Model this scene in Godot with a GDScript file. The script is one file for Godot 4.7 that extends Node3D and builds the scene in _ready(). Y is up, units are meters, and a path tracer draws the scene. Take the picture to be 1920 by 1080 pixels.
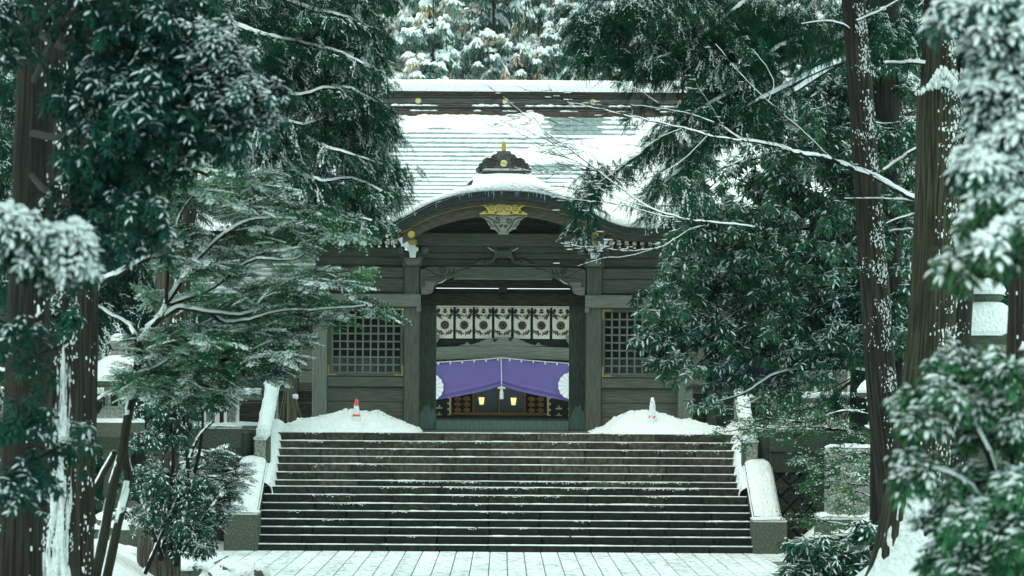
extends Node3D
# ---- view: one metre at distance d from the eye covers F / d units; the eye stands H above the paving, D0 in front of the lowest stair
const F := 5500.0
const CX := 942.0
const CY := 730.0
const H := 3.07
const D0 := 55.0
const ROLL := 0.006
const FLOOR := 2.18
var M := {}
var names := {}
var rng := RandomNumberGenerator.new()
var nz := FastNoiseLite.new()
var last_r := PackedFloat32Array()

func _ready():
	rng.seed = 20240117
	nz.seed = 7
	nz.frequency = 1.0
	nz.fractal_octaves = 3
	var cam := Camera3D.new()
	cam.name = "camera"
	cam.projection = Camera3D.PROJECTION_FRUSTUM
	cam.near = 0.5
	cam.far = 600.0
	cam.size = 2.0 * cam.near * 540.0 / F
	cam.frustum_offset = Vector2((960.0 - CX) / F, (CY - 540.0) / F) * cam.near
	cam.position = Vector3(0, H, D0)
	cam.rotation = Vector3(0, 0, ROLL)
	var lens := CameraAttributesPhysical.new()
	lens.frustum_focal_length = 103.0
	lens.exposure_aperture = 4.5
	lens.frustum_focus_distance = 60.0
	lens.frustum_near = 0.5
	lens.frustum_far = 600.0
	cam.attributes = lens
	add_child(cam)
	cam.current = true
	var we := WorldEnvironment.new()
	we.name = "environment"
	var e := Environment.new()
	e.background_mode = Environment.BG_SKY
	var sky := Sky.new()
	var sm := ProceduralSkyMaterial.new()
	sm.sky_top_color = Color(0.86, 0.985, 0.965)
	sm.sky_horizon_color = Color(0.84, 0.97, 0.95)
	sm.ground_horizon_color = Color(0.62, 0.72, 0.70)
	sm.ground_bottom_color = Color(0.5, 0.58, 0.56)
	sm.sky_curve = 0.2
	sky.sky_material = sm
	e.sky = sky
	e.background_energy_multiplier = 1.5
	e.tonemap_mode = Environment.TONE_MAPPER_LINEAR
	e.tonemap_exposure = 1.36
	e.sdfgi_enabled = true
	e.ssao_enabled = true
	e.ssil_enabled = true
	e.fog_enabled = true
	e.fog_density = 0.0002
	e.fog_light_color = Color(0.86, 0.97, 0.95)
	we.environment = e
	add_child(we)
	var sun := DirectionalLight3D.new()
	sun.name = "sun"
	sun.light_energy = 0.35
	sun.light_color = Color(1.0, 0.98, 0.94)
	sun.light_angular_distance = 25.0
	sun.shadow_enabled = true
	sun.rotation_degrees = Vector3(-62, -28, 0)
	add_child(sun)
	materials()
	build_setting()
	build_stairs()
	build_gate()
	build_hall()
	build_wings()
	build_small()
	build_trees()

# ---- from a direction and a distance to a place (ats follows the slight tilt of the camera, atb does not: buildings stand plumb)
func ats(px: float, py: float, d: float) -> Vector3:
	var x := (px - CX) * d / F
	var y := (CY - py) * d / F
	return Vector3(x * cos(ROLL) - y * sin(ROLL), H + x * sin(ROLL) + y * cos(ROLL), D0 - d)

func atb(px: float, py: float, d: float) -> Vector3:
	return Vector3((px - CX) * d / F, H + (CY - py) * d / F, D0 - d)

# ---- a collector of triangles
class MB:
	var v := PackedVector3Array()
	var n := PackedVector3Array()
	var uv := PackedVector2Array()
	var c := PackedColorArray()
	var col := Color(1, 1, 1)
	func put(p: Vector3, nn: Vector3, u: Vector2) -> void:
		v.push_back(p); n.push_back(nn); uv.push_back(u); c.push_back(col)
	func tri(a: Vector3, b: Vector3, d: Vector3, hint: Vector3, ua := Vector2.ZERO, ub := Vector2.ZERO, ud := Vector2.ZERO) -> void:
		var k := (d - a).cross(b - a)
		if k.length_squared() < 1e-16:
			return
		if k.dot(hint) < 0.0:
			k = -k.normalized()
			put(a, k, ua); put(d, k, ud); put(b, k, ub)
		else:
			k = k.normalized()
			put(a, k, ua); put(b, k, ub); put(d, k, ud)
	func quad(a: Vector3, b: Vector3, d: Vector3, e: Vector3, hint: Vector3) -> void:
		tri(a, b, d, hint)
		tri(a, d, e, hint)
	# corner normals given; the winding follows them
	func stri(a: Vector3, b: Vector3, d: Vector3, na: Vector3, nb: Vector3, nd: Vector3, ua := Vector2.ZERO, ub := Vector2.ZERO, ud := Vector2.ZERO) -> void:
		var k := (d - a).cross(b - a)
		if k.length_squared() < 1e-18:
			return
		if k.dot(na + nb + nd) < 0.0:
			put(a, na, ua); put(d, nd, ud); put(b, nb, ub)
		else:
			put(a, na, ua); put(b, nb, ub); put(d, nd, ud)
	func box(lo: Vector3, hi: Vector3, bev := 0.008, t := Transform3D()) -> void:
		var s := hi - lo
		bev = minf(bev, 0.3 * minf(s.x, minf(s.y, s.z)))
		var m := (lo + hi) * 0.5
		var h := s * 0.5
		var mid := t * m
		for ax in 3:
			var a1 := (ax + 1) % 3
			var a2 := (ax + 2) % 3
			for sg in [-1.0, 1.0]:
				var q: Array[Vector3] = []
				for k in [[-1, -1], [1, -1], [1, 1], [-1, 1]]:
					var p := Vector3()
					p[ax] = sg * h[ax]
					p[a1] = k[0] * (h[a1] - bev)
					p[a2] = k[1] * (h[a2] - bev)
					q.append(t * (m + p))
				quad(q[0], q[1], q[2], q[3], (q[0] + q[2]) * 0.5 - mid)
			if bev <= 0.0:
				continue
			for s1 in [-1.0, 1.0]:
				for s2 in [-1.0, 1.0]:
					var q: Array[Vector3] = []
					for k in [[0, -1], [0, 1], [1, 1], [1, -1]]:
						var p := Vector3()
						p[ax] = k[1] * (h[ax] - bev)
						p[a1] = s1 * (h[a1] - (bev if k[0] else 0.0))
						p[a2] = s2 * (h[a2] - (0.0 if k[0] else bev))
						q.append(t * (m + p))
					quad(q[0], q[1], q[2], q[3], (q[0] + q[2]) * 0.5 - mid)
		if bev > 0.0:
			for sx in [-1.0, 1.0]:
				for sy in [-1.0, 1.0]:
					for sz in [-1.0, 1.0]:
						var k := Vector3(sx, sy, sz)
						var a := t * (m + k * (h - Vector3(0, bev, bev)))
						var b := t * (m + k * (h - Vector3(bev, 0, bev)))
						var d := t * (m + k * (h - Vector3(bev, bev, 0)))
						tri(a, b, d, a + b + d - mid * 3.0)
	# a tube along points; radii per point; uv: u round, v along in metres
	func tube(p: PackedVector3Array, r: PackedFloat32Array, sides := 8, squash := 1.0, wobble := 0.0, seed := 0.0) -> void:
		var rings: Array[PackedVector3Array] = []
		var norms: Array[PackedVector3Array] = []
		var up := Vector3(0.13, 0.2, 1).normalized()
		var along := PackedFloat32Array()
		var run := 0.0
		for i in p.size():
			var d: Vector3 = (p[mini(i + 1, p.size() - 1)] - p[maxi(i - 1, 0)]).normalized()
			if absf(d.dot(up)) > 0.95:
				up = Vector3(1, 0.1, 0)
			var a := d.cross(up).normalized()
			var b := a.cross(d).normalized()
			up = b
			var ring := PackedVector3Array()
			var nn := PackedVector3Array()
			for k in sides + 1:
				var th := TAU * (k % sides) / sides
				var o := a * cos(th) + b * sin(th) * squash
				var rr := r[i]
				if wobble > 0.0:
					rr *= 1.0 + wobble * (sin(th * 5.0 + seed + run * 0.7) * cos(th * 3.0 - seed + run * 0.4) + 0.7 * sin(th * 17.0 + seed * 2.0 + 1.2 * sin(run * 1.3 + th * 2.0)))
				ring.append(p[i] + o * rr)
				nn.append(o.normalized())
			rings.append(ring)
			norms.append(nn)
			along.append(run)
			if i + 1 < p.size():
				run += p[i].distance_to(p[i + 1])
		for i in p.size() - 1:
			for k in sides:
				var u0 := float(k) / sides
				var u1 := float(k + 1) / sides
				stri(rings[i][k], rings[i + 1][k], rings[i + 1][k + 1], norms[i][k], norms[i + 1][k], norms[i + 1][k + 1], Vector2(u0, along[i]), Vector2(u0, along[i + 1]), Vector2(u1, along[i + 1]))
				stri(rings[i][k], rings[i + 1][k + 1], rings[i][k + 1], norms[i][k], norms[i + 1][k + 1], norms[i][k + 1], Vector2(u0, along[i]), Vector2(u1, along[i + 1]), Vector2(u1, along[i]))
		for e in [0, p.size() - 1]:
			var d: Vector3 = p[0] - p[1] if e == 0 else p[e] - p[e - 1]
			for k in sides:
				tri(p[e], rings[e][k], rings[e][k + 1], d)
	# a turned shape: profile points are (radius, height)
	func lathe(prof: Array, at: Vector3, sides := 16, turn := 0.0, smooth := true) -> void:
		for i in prof.size() - 1:
			var a: Vector2 = prof[i]
			var b: Vector2 = prof[i + 1]
			var e := b - a
			var nn := Vector2(e.y, -e.x).normalized()
			if e.y < 0 and absf(e.y) > absf(e.x):
				nn = -nn if nn.x < 0 else nn
			for k in sides:
				var t0 := TAU * k / sides + turn
				var t1 := TAU * (k + 1) / sides + turn
				var c0 := Vector3(cos(t0), 0, sin(t0))
				var c1 := Vector3(cos(t1), 0, sin(t1))
				var y := Vector3.UP
				var p00 := at + c0 * a.x + y * a.y
				var p01 := at + c1 * a.x + y * a.y
				var p10 := at + c0 * b.x + y * b.y
				var p11 := at + c1 * b.x + y * b.y
				if smooth:
					var n0 := c0 * nn.x + y * nn.y
					var n1 := c1 * nn.x + y * nn.y
					stri(p00, p10, p11, n0, n0, n1)
					stri(p00, p11, p01, n0, n1, n1)
				else:
					var hh := (c0 + c1) * 0.5 * nn.x + y * nn.y
					quad(p00, p10, p11, p01, hh)
	# a flat outline with thickness: outline in (x, y), its face at z = 0 of t, its back at z = -thick
	func prism(poly: PackedVector2Array, thick: float, t := Transform3D()) -> void:
		var idx := Geometry2D.triangulate_polygon(poly)
		var zf := t.basis.z
		for i in range(0, idx.size(), 3):
			var q: Array[Vector3] = []
			for k in 3:
				var p := poly[idx[i + k]]
				q.append(Vector3(p.x, p.y, 0))
			tri(t * q[0], t * q[1], t * q[2], zf)
			for k in 3:
				q[k].z = -thick
			tri(t * q[0], t * q[1], t * q[2], -zf)
		var cw := 1.0 if Geometry2D.is_polygon_clockwise(poly) else -1.0
		for i in poly.size():
			var a := poly[i]
			var b := poly[(i + 1) % poly.size()]
			var nn := Vector3(-(b - a).y, (b - a).x, 0) * cw
			quad(t * Vector3(a.x, a.y, 0), t * Vector3(b.x, b.y, 0), t * Vector3(b.x, b.y, -thick), t * Vector3(a.x, a.y, -thick), t.basis * nn)
	# a sheet of points[row][column] with smooth normals turned towards hint
	func sheet(pts: Array, hint := Vector3.UP, flip_free := false) -> void:
		var rows := pts.size()
		var cols: int = pts[0].size()
		var nn: Array[PackedVector3Array] = []
		for i in rows:
			var row := PackedVector3Array()
			for j in cols:
				var a: Vector3 = pts[mini(i + 1, rows - 1)][j] - pts[maxi(i - 1, 0)][j]
				var b: Vector3 = pts[i][mini(j + 1, cols - 1)] - pts[i][maxi(j - 1, 0)]
				var k := a.cross(b)
				if k.dot(hint) < 0.0:
					k = -k
				row.append(k.normalized() if k.length_squared() > 1e-14 else hint)
			nn.append(row)
		for i in rows - 1:
			for j in cols - 1:
				var u0 := Vector2(j, i)
				stri(pts[i][j], pts[i + 1][j], pts[i + 1][j + 1], nn[i][j], nn[i + 1][j], nn[i + 1][j + 1], u0, u0 + Vector2(0, 1), u0 + Vector2(1, 1))
				stri(pts[i][j], pts[i + 1][j + 1], pts[i][j + 1], nn[i][j], nn[i + 1][j + 1], nn[i][j + 1], u0, u0 + Vector2(1, 1), u0 + Vector2(1, 0))
	# a lump: a dented ball
	func lump(at: Vector3, r: Vector3, seed: float, rough := 0.25, seg := 10, rings := 6, flat_base := -1.0) -> void:
		var pts: Array = []
		for i in rings + 1:
			var ph := PI * i / rings - PI * 0.5
			var row := PackedVector3Array()
			for j in seg + 1:
				var th := TAU * (j % seg) / seg
				var d := Vector3(cos(ph) * cos(th), sin(ph), cos(ph) * sin(th))
				var k := 1.0 + rough * (sin(d.x * 4.1 + seed) * cos(d.z * 3.7 - seed * 1.7) + 0.6 * sin(d.y * 5.3 + d.x * 6.1 + seed * 2.3))
				d *= k
				d.y = maxf(d.y, flat_base)
				row.append(at + d * r)
			pts.append(row)
		var nn: Array = []
		for i in rings + 1:
			var row := PackedVector3Array()
			for j in seg + 1:
				row.append(((pts[i][j] - at) / (r * r)).normalized())
			nn.append(row)
		for i in rings:
			for j in seg:
				stri(pts[i][j], pts[i + 1][j], pts[i + 1][j + 1], nn[i][j], nn[i + 1][j], nn[i + 1][j + 1])
				stri(pts[i][j], pts[i + 1][j + 1], pts[i][j + 1], nn[i][j], nn[i + 1][j + 1], nn[i][j + 1])
	func into(m: ArrayMesh, mat: Material) -> void:
		if v.is_empty():
			return
		var a := []
		a.resize(Mesh.ARRAY_MAX)
		a[Mesh.ARRAY_VERTEX] = v
		a[Mesh.ARRAY_NORMAL] = n
		a[Mesh.ARRAY_TEX_UV] = uv
		a[Mesh.ARRAY_COLOR] = c
		m.add_surface_from_arrays(Mesh.PRIMITIVE_TRIANGLES, a)
		m.surface_set_material(m.get_surface_count() - 1, mat)
	func mesh(mat: Material) -> ArrayMesh:
		var m := ArrayMesh.new()
		into(m, mat)
		return m

# ---- objects
func numbered(called: String) -> String:
	var k: int = names.get(called, 0)
	names[called] = k + 1
	return called if k == 0 else "%s_%03d" % [called, k]

func tag(o: Node3D, label: String, category := "", group := "", kind := "") -> Node3D:
	o.set_meta("label", label)
	if category: o.set_meta("category", category)
	if group: o.set_meta("group", group)
	if kind: o.set_meta("kind", kind)
	return o

func thing(called: String, label: String, category: String, at := Vector3.ZERO, group := "") -> Node3D:
	var o := Node3D.new()
	o.name = numbered(called)
	add_child(o, true)
	o.position = at
	tag(o, label, category, group)
	return o

# world-made geometry becomes a mesh of its parent: the parent's place is taken off
func part(called: String, mb: MB, mat: Material, parent: Node3D = null, kind := "") -> MeshInstance3D:
	var off := Vector3.ZERO
	var p: Node = parent
	while p != null and p != self:
		off += p.position
		p = p.get_parent()
	if off != Vector3.ZERO:
		for i in mb.v.size():
			mb.v[i] -= off
	var o := MeshInstance3D.new()
	o.mesh = mb.mesh(mat)
	if parent == null:
		o.name = numbered(called)
		add_child(o, true)
	else:
		o.name = called
		parent.add_child(o, true)
	if kind: o.set_meta("kind", kind)
	return o

func meshed(called: String, m: Mesh, parent: Node3D, at: Vector3, kind := "") -> MeshInstance3D:
	var o := MeshInstance3D.new()
	o.mesh = m
	o.name = called
	o.position = at
	parent.add_child(o, true)
	if kind: o.set_meta("kind", kind)
	return o

# a box whose front shows between these bounds when it stands at distance d
func pbox(mb: MB, x0: float, y0: float, x1: float, y1: float, d: float, deep: float, bev := 0.01) -> void:
	var a := atb(x0, y1, d)
	var b := atb(x1, y0, d)
	mb.box(Vector3(minf(a.x, b.x), a.y, a.z - deep), Vector3(maxf(a.x, b.x), b.y, a.z), bev)

func bpart(called: String, x0: float, y0: float, x1: float, y1: float, d: float, deep: float, mat: Material, parent: Node3D, bev := 0.01) -> MeshInstance3D:
	var mb := MB.new()
	pbox(mb, x0, y0, x1, y1, d, deep, bev)
	return part(called, mb, mat, parent)

func mir(px: float) -> float:
	return 2.0 * CX - px

# ---- materials
func lin(r: float, g: float, b: float) -> Color:
	return Color(r, g, b).linear_to_srgb()

func tex(a: Color, b: Color, freq: float, oct: int, seed: int, lo := 0.3, hi := 0.7, size := 256, kind := FastNoiseLite.TYPE_SIMPLEX_SMOOTH, stretch := 1) -> ImageTexture:
	var f := FastNoiseLite.new()
	f.seed = seed
	f.noise_type = kind
	f.frequency = freq
	f.fractal_octaves = oct
	var g := f.get_seamless_image(size, size)
	var im := Image.create(size, size, false, Image.FORMAT_RGB8)
	for y in size:
		for x in size:
			var k := smoothstep(lo, hi, g.get_pixel(x, y * stretch % size).r)
			im.set_pixel(x, y, a.lerp(b, k))
	return ImageTexture.create_from_image(im)

func mat(called: String, c: Color, rough := 0.85, t: Texture2D = null, scale := Vector3.ONE, tri := true, metal := 0.0) -> StandardMaterial3D:
	var m := StandardMaterial3D.new()
	m.resource_name = called
	m.albedo_color = c
	m.roughness = rough
	m.metallic = metal
	m.metallic_specular = 0.35
	if t:
		m.albedo_texture = t
		m.uv1_triplanar = tri
		m.uv1_scale = scale
	M[called] = m
	return m

func bump(m: StandardMaterial3D, t: Texture2D, cm: float) -> void:
	m.heightmap_enabled = true
	m.heightmap_texture = t
	m.heightmap_scale = cm

func materials() -> void:
	var grey := tex(Color(0.1, 0.1, 0.1), Color(1, 1, 1), 0.02, 5, 3, 0.25, 0.75)
	var fine := tex(Color(0.0, 0.0, 0.0), Color(1, 1, 1), 0.06, 4, 5, 0.25, 0.75)
	var w := Color.WHITE
	var s := mat("snow", w, 0.92, tex(lin(0.82, 0.87, 0.875), lin(0.90, 0.935, 0.93), 0.03, 4, 11), Vector3.ONE * 0.9)
	bump(s, fine, 2.0)
	s = mat("snow_plain", lin(0.86, 0.91, 0.915), 0.92)
	s = mat("snow_leaf", lin(0.80, 0.865, 0.87), 0.92)
	s = mat("snow_trodden", w, 0.9, tex(lin(0.60, 0.67, 0.66), lin(0.82, 0.87, 0.86), 0.012, 5, 12, 0.2, 0.5), Vector3(0.5, 0.5, 0.35))
	bump(s, fine, 1.0)
	var wt := tex(lin(0.085, 0.088, 0.070), lin(0.14, 0.142, 0.116), 0.03, 5, 21, 0.15, 0.85)
	s = mat("wood_across", w, 0.8, wt, Vector3(0.22, 3.6, 3.6)); bump(s, grey, 0.25)
	s = mat("wood_upright", w, 0.8, wt, Vector3(3.6, 0.22, 3.6)); bump(s, grey, 0.25)
	var wp := tex(lin(0.15, 0.157, 0.133), lin(0.225, 0.233, 0.20), 0.03, 5, 22, 0.15, 0.85)
	s = mat("wood_pale", w, 0.8, wp, Vector3(0.22, 3.6, 3.6)); bump(s, grey, 0.25)
	s = mat("wood_pale_upright", w, 0.8, wp, Vector3(3.6, 0.22, 3.6)); bump(s, grey, 0.25)
	s = mat("wood_dark", w, 0.8, tex(lin(0.028, 0.026, 0.02), lin(0.06, 0.056, 0.045), 0.03, 5, 23), Vector3(0.35, 4.0, 4.0))
	s = mat("wood_brown", w, 0.75, tex(lin(0.06, 0.05, 0.038), lin(0.125, 0.10, 0.08), 0.03, 4, 24), Vector3(0.5, 5.0, 5.0))
	s = mat("wood_post_inner", w, 0.75, tex(lin(0.05, 0.06, 0.048), lin(0.10, 0.115, 0.095), 0.03, 5, 25), Vector3(5.0, 0.3, 5.0))
	s = mat("wood_washed", w, 0.8, tex(lin(0.13, 0.20, 0.18), lin(0.20, 0.27, 0.25), 0.03, 5, 26), Vector3(5.0, 0.3, 5.0))
	mat("gold", lin(0.46, 0.36, 0.10), 0.5, null, w_one(), true, 0.35)
	mat("gold_dull", lin(0.30, 0.25, 0.085), 0.55, null, w_one(), true, 0.25)
	mat("gold_pale", lin(0.72, 0.60, 0.30), 0.5, null, w_one(), true, 0.2)
	mat("white_paint", lin(0.80, 0.83, 0.83), 0.7)
	mat("cream_paint", w, 0.7, tex(lin(0.62, 0.52, 0.38), lin(0.72, 0.62, 0.48), 0.05, 3, 27), Vector3.ONE * 3.0)
	mat("black_lacquer", lin(0.012, 0.013, 0.013), 0.45)
	mat("navy_lacquer", lin(0.012, 0.018, 0.035), 0.45)
	mat("carved_dark", lin(0.022, 0.022, 0.02), 0.8)
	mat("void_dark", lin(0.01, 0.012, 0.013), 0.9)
	mat("petal_dark", lin(0.05, 0.032, 0.02), 0.7)
	mat("panel_cream", w, 0.75, tex(lin(0.74, 0.70, 0.60), lin(0.82, 0.78, 0.68), 0.05, 3, 28), Vector3.ONE * 2.0)
	mat("amber_wood", w, 0.6, tex(lin(0.20, 0.095, 0.03), lin(0.33, 0.16, 0.055), 0.03, 4, 29), Vector3(1, 6, 6))
	s = mat("copper_roof", w, 0.55, tex(lin(0.17, 0.235, 0.235), lin(0.27, 0.345, 0.34), 0.02, 4, 30), Vector3(1.2, 1.2, 1.2))
	mat("roof_edge", w, 0.7, tex(lin(0.022, 0.027, 0.026), lin(0.045, 0.05, 0.048), 0.03, 4, 31), Vector3(0.6, 8, 8))
	mat("ridge_metal", w, 0.55, tex(lin(0.055, 0.055, 0.058), lin(0.10, 0.098, 0.10), 0.03, 4, 32), Vector3(0.3, 3, 3))
	mat("ridge_brown", w, 0.6, tex(lin(0.05, 0.036, 0.03), lin(0.09, 0.066, 0.055), 0.03, 4, 33), Vector3(0.5, 4, 4))
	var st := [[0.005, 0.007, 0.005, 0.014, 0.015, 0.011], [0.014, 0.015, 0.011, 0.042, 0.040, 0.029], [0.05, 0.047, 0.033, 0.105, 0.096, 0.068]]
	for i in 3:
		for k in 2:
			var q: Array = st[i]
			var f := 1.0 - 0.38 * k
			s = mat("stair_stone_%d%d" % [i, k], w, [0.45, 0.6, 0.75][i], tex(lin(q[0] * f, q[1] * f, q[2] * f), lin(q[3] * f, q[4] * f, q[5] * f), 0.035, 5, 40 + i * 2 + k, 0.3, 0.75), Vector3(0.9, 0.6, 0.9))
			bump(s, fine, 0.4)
	s = mat("granite", w, 0.8, tex(lin(0.16, 0.172, 0.148), lin(0.33, 0.34, 0.30), 0.05, 5, 50), Vector3.ONE * 1.2); bump(s, fine, 0.4)
	s = mat("granite_mossy", w, 0.8, tex(lin(0.055, 0.066, 0.05), lin(0.12, 0.135, 0.105), 0.05, 6, 51, 0.1, 0.9), Vector3.ONE * 1.6); bump(s, fine, 0.5)
	s = mat("coping", w, 0.8, tex(lin(0.045, 0.056, 0.043), lin(0.085, 0.10, 0.08), 0.05, 6, 52, 0.1, 0.9), Vector3(1.6, 0.7, 1.6)); bump(s, fine, 0.4)
	for k in 3:
		var f: float = [1.0, 0.75, 1.3][k]
		s = mat("wall_stone_%d" % k, w, 0.8, tex(lin(0.03 * f, 0.034 * f, 0.03 * f), lin(0.065 * f, 0.07 * f, 0.062 * f), 0.04, 5, 53 + k), Vector3.ONE * 1.5); bump(s, fine, 0.8)
	mat("joint_dark", lin(0.012, 0.014, 0.012), 0.9)
	for k in 3:
		var f: float = [1.0, 0.93, 1.05][k]
		s = mat("paver_%d" % k, w, 0.85, tex(lin(0.40 * f, 0.46 * f, 0.46 * f), lin(0.74 * f, 0.80 * f, 0.80 * f), 0.02, 5, 57 + k, 0.22, 0.42), Vector3(0.9, 0.9, 0.5)); bump(s, fine, 0.3)
	mat("path_joint", lin(0.13, 0.145, 0.14), 0.9)
	s = mat("purple_cloth", w, 0.85, tex(lin(0.135, 0.10, 0.31), lin(0.155, 0.115, 0.34), 0.06, 3, 60), Vector3.ONE * 2.0)
	s.rim_enabled = true; s.rim = 0.2
	mat("white_cloth", lin(0.78, 0.80, 0.82), 0.85)
	mat("blue_cloth", lin(0.015, 0.04, 0.20), 0.85)
	mat("rope_white", lin(0.62, 0.62, 0.64), 0.9)
	mat("straw", lin(0.17, 0.14, 0.08), 0.9)
	mat("cone_orange", lin(0.78, 0.11, 0.05), 0.6)
	mat("cone_white", lin(0.75, 0.76, 0.78), 0.6)
	mat("red_paint", lin(0.6, 0.06, 0.04), 0.6)
	s = mat("lamp_paper", lin(0.8, 0.66, 0.35), 0.8)
	s.emission_enabled = true; s.emission = Color(1.0, 0.86, 0.55); s.emission_energy_multiplier = 1.1
	s = mat("ice", Color(0.86, 0.95, 0.97, 0.25), 0.05)
	s.refraction_enabled = true; s.refraction_scale = 0.031
	s.transparency = BaseMaterial3D.TRANSPARENCY_ALPHA
	s = mat("window_glass", Color(0.7, 0.82, 0.85, 0.06), 0.05); s.metallic_specular = 0.22; s.transparency = BaseMaterial3D.TRANSPARENCY_ALPHA
	# bark: uv u runs round the trunk, v along it
	var bs := [["bark_brown", 0.011, 0.0098, 0.0078, 0.056, 0.047, 0.036], ["bark_olive", 0.014, 0.0145, 0.009, 0.066, 0.064, 0.038], ["bark_dark", 0.007, 0.0065, 0.006, 0.030, 0.026, 0.021], ["bark_grey", 0.03, 0.028, 0.022, 0.10, 0.09, 0.07]]
	for i in 4:
		var q: Array = bs[i]
		s = mat(q[0], w, 0.9, tex(lin(q[1], q[2], q[3]), lin(q[4], q[5], q[6]), 0.03, 6, 70 + i, 0.2, 0.8), Vector3(5, 0.13, 1), false)
		bump(s, tex(Color.BLACK, Color.WHITE, 0.03, 5, 70 + i, 0.2, 0.8), 1.0)
	# leaves: tinted by the colour of each copy
	for q in [["leaf_green", 0.7], ["needle_green", 0.95], ["leaf_gloss", 0.5]]:
		s = mat(q[0], w, q[1])
		s.vertex_color_use_as_albedo = true
		s.backlight_enabled = true
		s.metallic_specular = {"leaf_green": 0.12, "needle_green": 0.05, "leaf_gloss": 0.2}[q[0]]
		s.backlight = Color(0.25, 0.25, 0.25)

func w_one() -> Vector3:
	return Vector3.ONE

# ---- the lie of the land
func path_half(d: float) -> float:
	return clampf(0.0935 * d + 0.1 * smoothstep(49.0, 52.0, d), 2.0, 5.15)

func path_y(d: float) -> float:
	return 1.5 * pow(clampf((47.0 - d) / 47.0, 0.0, 1.0), 1.3)

func ground_y(x: float, d: float) -> float:
	var hw := path_half(d)
	var out := smoothstep(hw + 0.05, hw + 2.0, absf(x))
	var amp := lerpf(0.9, 0.5, smoothstep(38.0, 53.0, d)) + 0.16 * nz.get_noise_2d(x * 0.45, d * 0.45) + 0.05 * nz.get_noise_2d(x * 1.7 + 9.0, d * 1.7)
	var y := path_y(d) - 0.05 + out * amp
	y += 1.15 * exp(-pow((x - 6.9) / 1.0, 2.0) - pow((d - 54.6) / 2.6, 2.0))
	y += 0.35 * exp(-pow((x + 7.2) / 1.6, 2.0) - pow((d - 53.0) / 3.0, 2.0))
	return y

func hill_y(x: float, d: float) -> float:
	var y := -0.6 + 1.2 * smoothstep(14.0, 30.0, absf(x))
	y += smoothstep(94.0, 215.0, d) * 42.0 + 2.5 * nz.get_noise_2d(x * 0.03, d * 0.03) * smoothstep(90.0, 120.0, d)
	return y

func build_setting() -> void:
	var mb := MB.new()
	var rows := []
	var d := -4.0
	while d <= 60.01:
		var row := PackedVector3Array()
		for i in 91:
			var x := -15.0 + 30.0 * i / 90.0
			row.append(Vector3(x, ground_y(x, d), D0 - d))
		rows.append(row)
		d += 0.5
	mb.sheet(rows)
	var g := part("ground", mb, M.snow)
	g.set_meta("kind", "structure")
	tag(g, "snow covered ground and banks on both sides of the path")
	mb = MB.new()
	rows = []
	d = -8.0
	while d <= 262.0:
		var row := PackedVector3Array()
		for i in 61:
			var x := -150.0 + 300.0 * i / 60.0
			row.append(Vector3(x, hill_y(x, d), D0 - d))
		rows.append(row)
		d += 5.0
	mb.sheet(rows)
	g = part("hillside", mb, M.snow)
	g.set_meta("kind", "structure")
	tag(g, "snowy hillside rising behind the shrine")
	# the terrace that the gate stands on, notched for the stairs
	mb = MB.new()
	mb.box(Vector3(-15, -0.5, -45), Vector3(15, FLOOR, -5.05), 0.02)
	mb.box(Vector3(-15, -0.5, -5.049), Vector3(-5.13, FLOOR - 0.003, -3.6), 0.02)
	mb.box(Vector3(5.27, -0.5, -5.049), Vector3(15, FLOOR - 0.003, -3.6), 0.02)
	g = part("terrace", mb, M.coping)
	g.set_meta("kind", "structure")
	tag(g, "stone terrace at the top of the stairs, under the gate")
	mb = MB.new()
	rows = []
	for i in 13:
		var row := PackedVector3Array()
		for j in 31:
			var x := -15.0 + j
			var z := -13.2 - 31.0 * i / 12.0
			row.append(Vector3(x, FLOOR + 0.03 + 0.02 * nz.get_noise_2d(x, z), z))
		rows.append(row)
	mb.sheet(rows)
	g = part("courtyard_snow", mb, M.snow)
	g.set_meta("kind", "structure")
	tag(g, "snow lying in the courtyard between gate and hall")
	# the paved path: a bed, and each slab on it
	var path := Node3D.new()
	path.name = "path"
	add_child(path)
	path.set_meta("kind", "structure")
	tag(path, "path of long stone slabs under a thin coat of snow at the foot of the stairs")
	mb = MB.new()
	rows = []
	for i in 30:
		var dd := 0.0 + 55.2 * i / 29.0
		var row := PackedVector3Array()
		for j in 11:
			var x := -5.3 + 10.6 * j / 10.0
			x *= path_half(dd) / 5.15
			row.append(Vector3(x, path_y(dd) + 0.004, D0 - dd))
		rows.append(row)
	mb.sheet(rows)
	part("path_bed", mb, M.path_joint, path)
	var count := 0
	for col in 34:
		var x := -5.26 + 0.3155 * col
		var dd := 55.05 - (0.45 if col % 2 else 0.0) - 0.5 * rng.randf()
		var first := true
		while dd > 46.3 and count < 296:
			var l := 1.15 + 0.35 * rng.randf()
			if first:
				l = 55.05 - dd
				dd = 55.05
				first = false
				if l < 0.15:
					continue
			if absf(x + 0.15) > path_half(dd - l * 0.5):
				dd -= l
				continue
			var m2 := MB.new()
			var y := path_y(dd - l * 0.5)
			var lift := 0.018 + 0.006 * rng.randf()
			m2.box(Vector3(x + 0.009, y - 0.03, D0 - dd + 0.007), Vector3(x + 0.3155 - 0.009, y + lift, D0 - dd + l - 0.007), 0.006)
			part("slab", m2, M["paver_%d" % (rng.randi() % 3)], path)
			dd -= l
			count += 1

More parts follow.
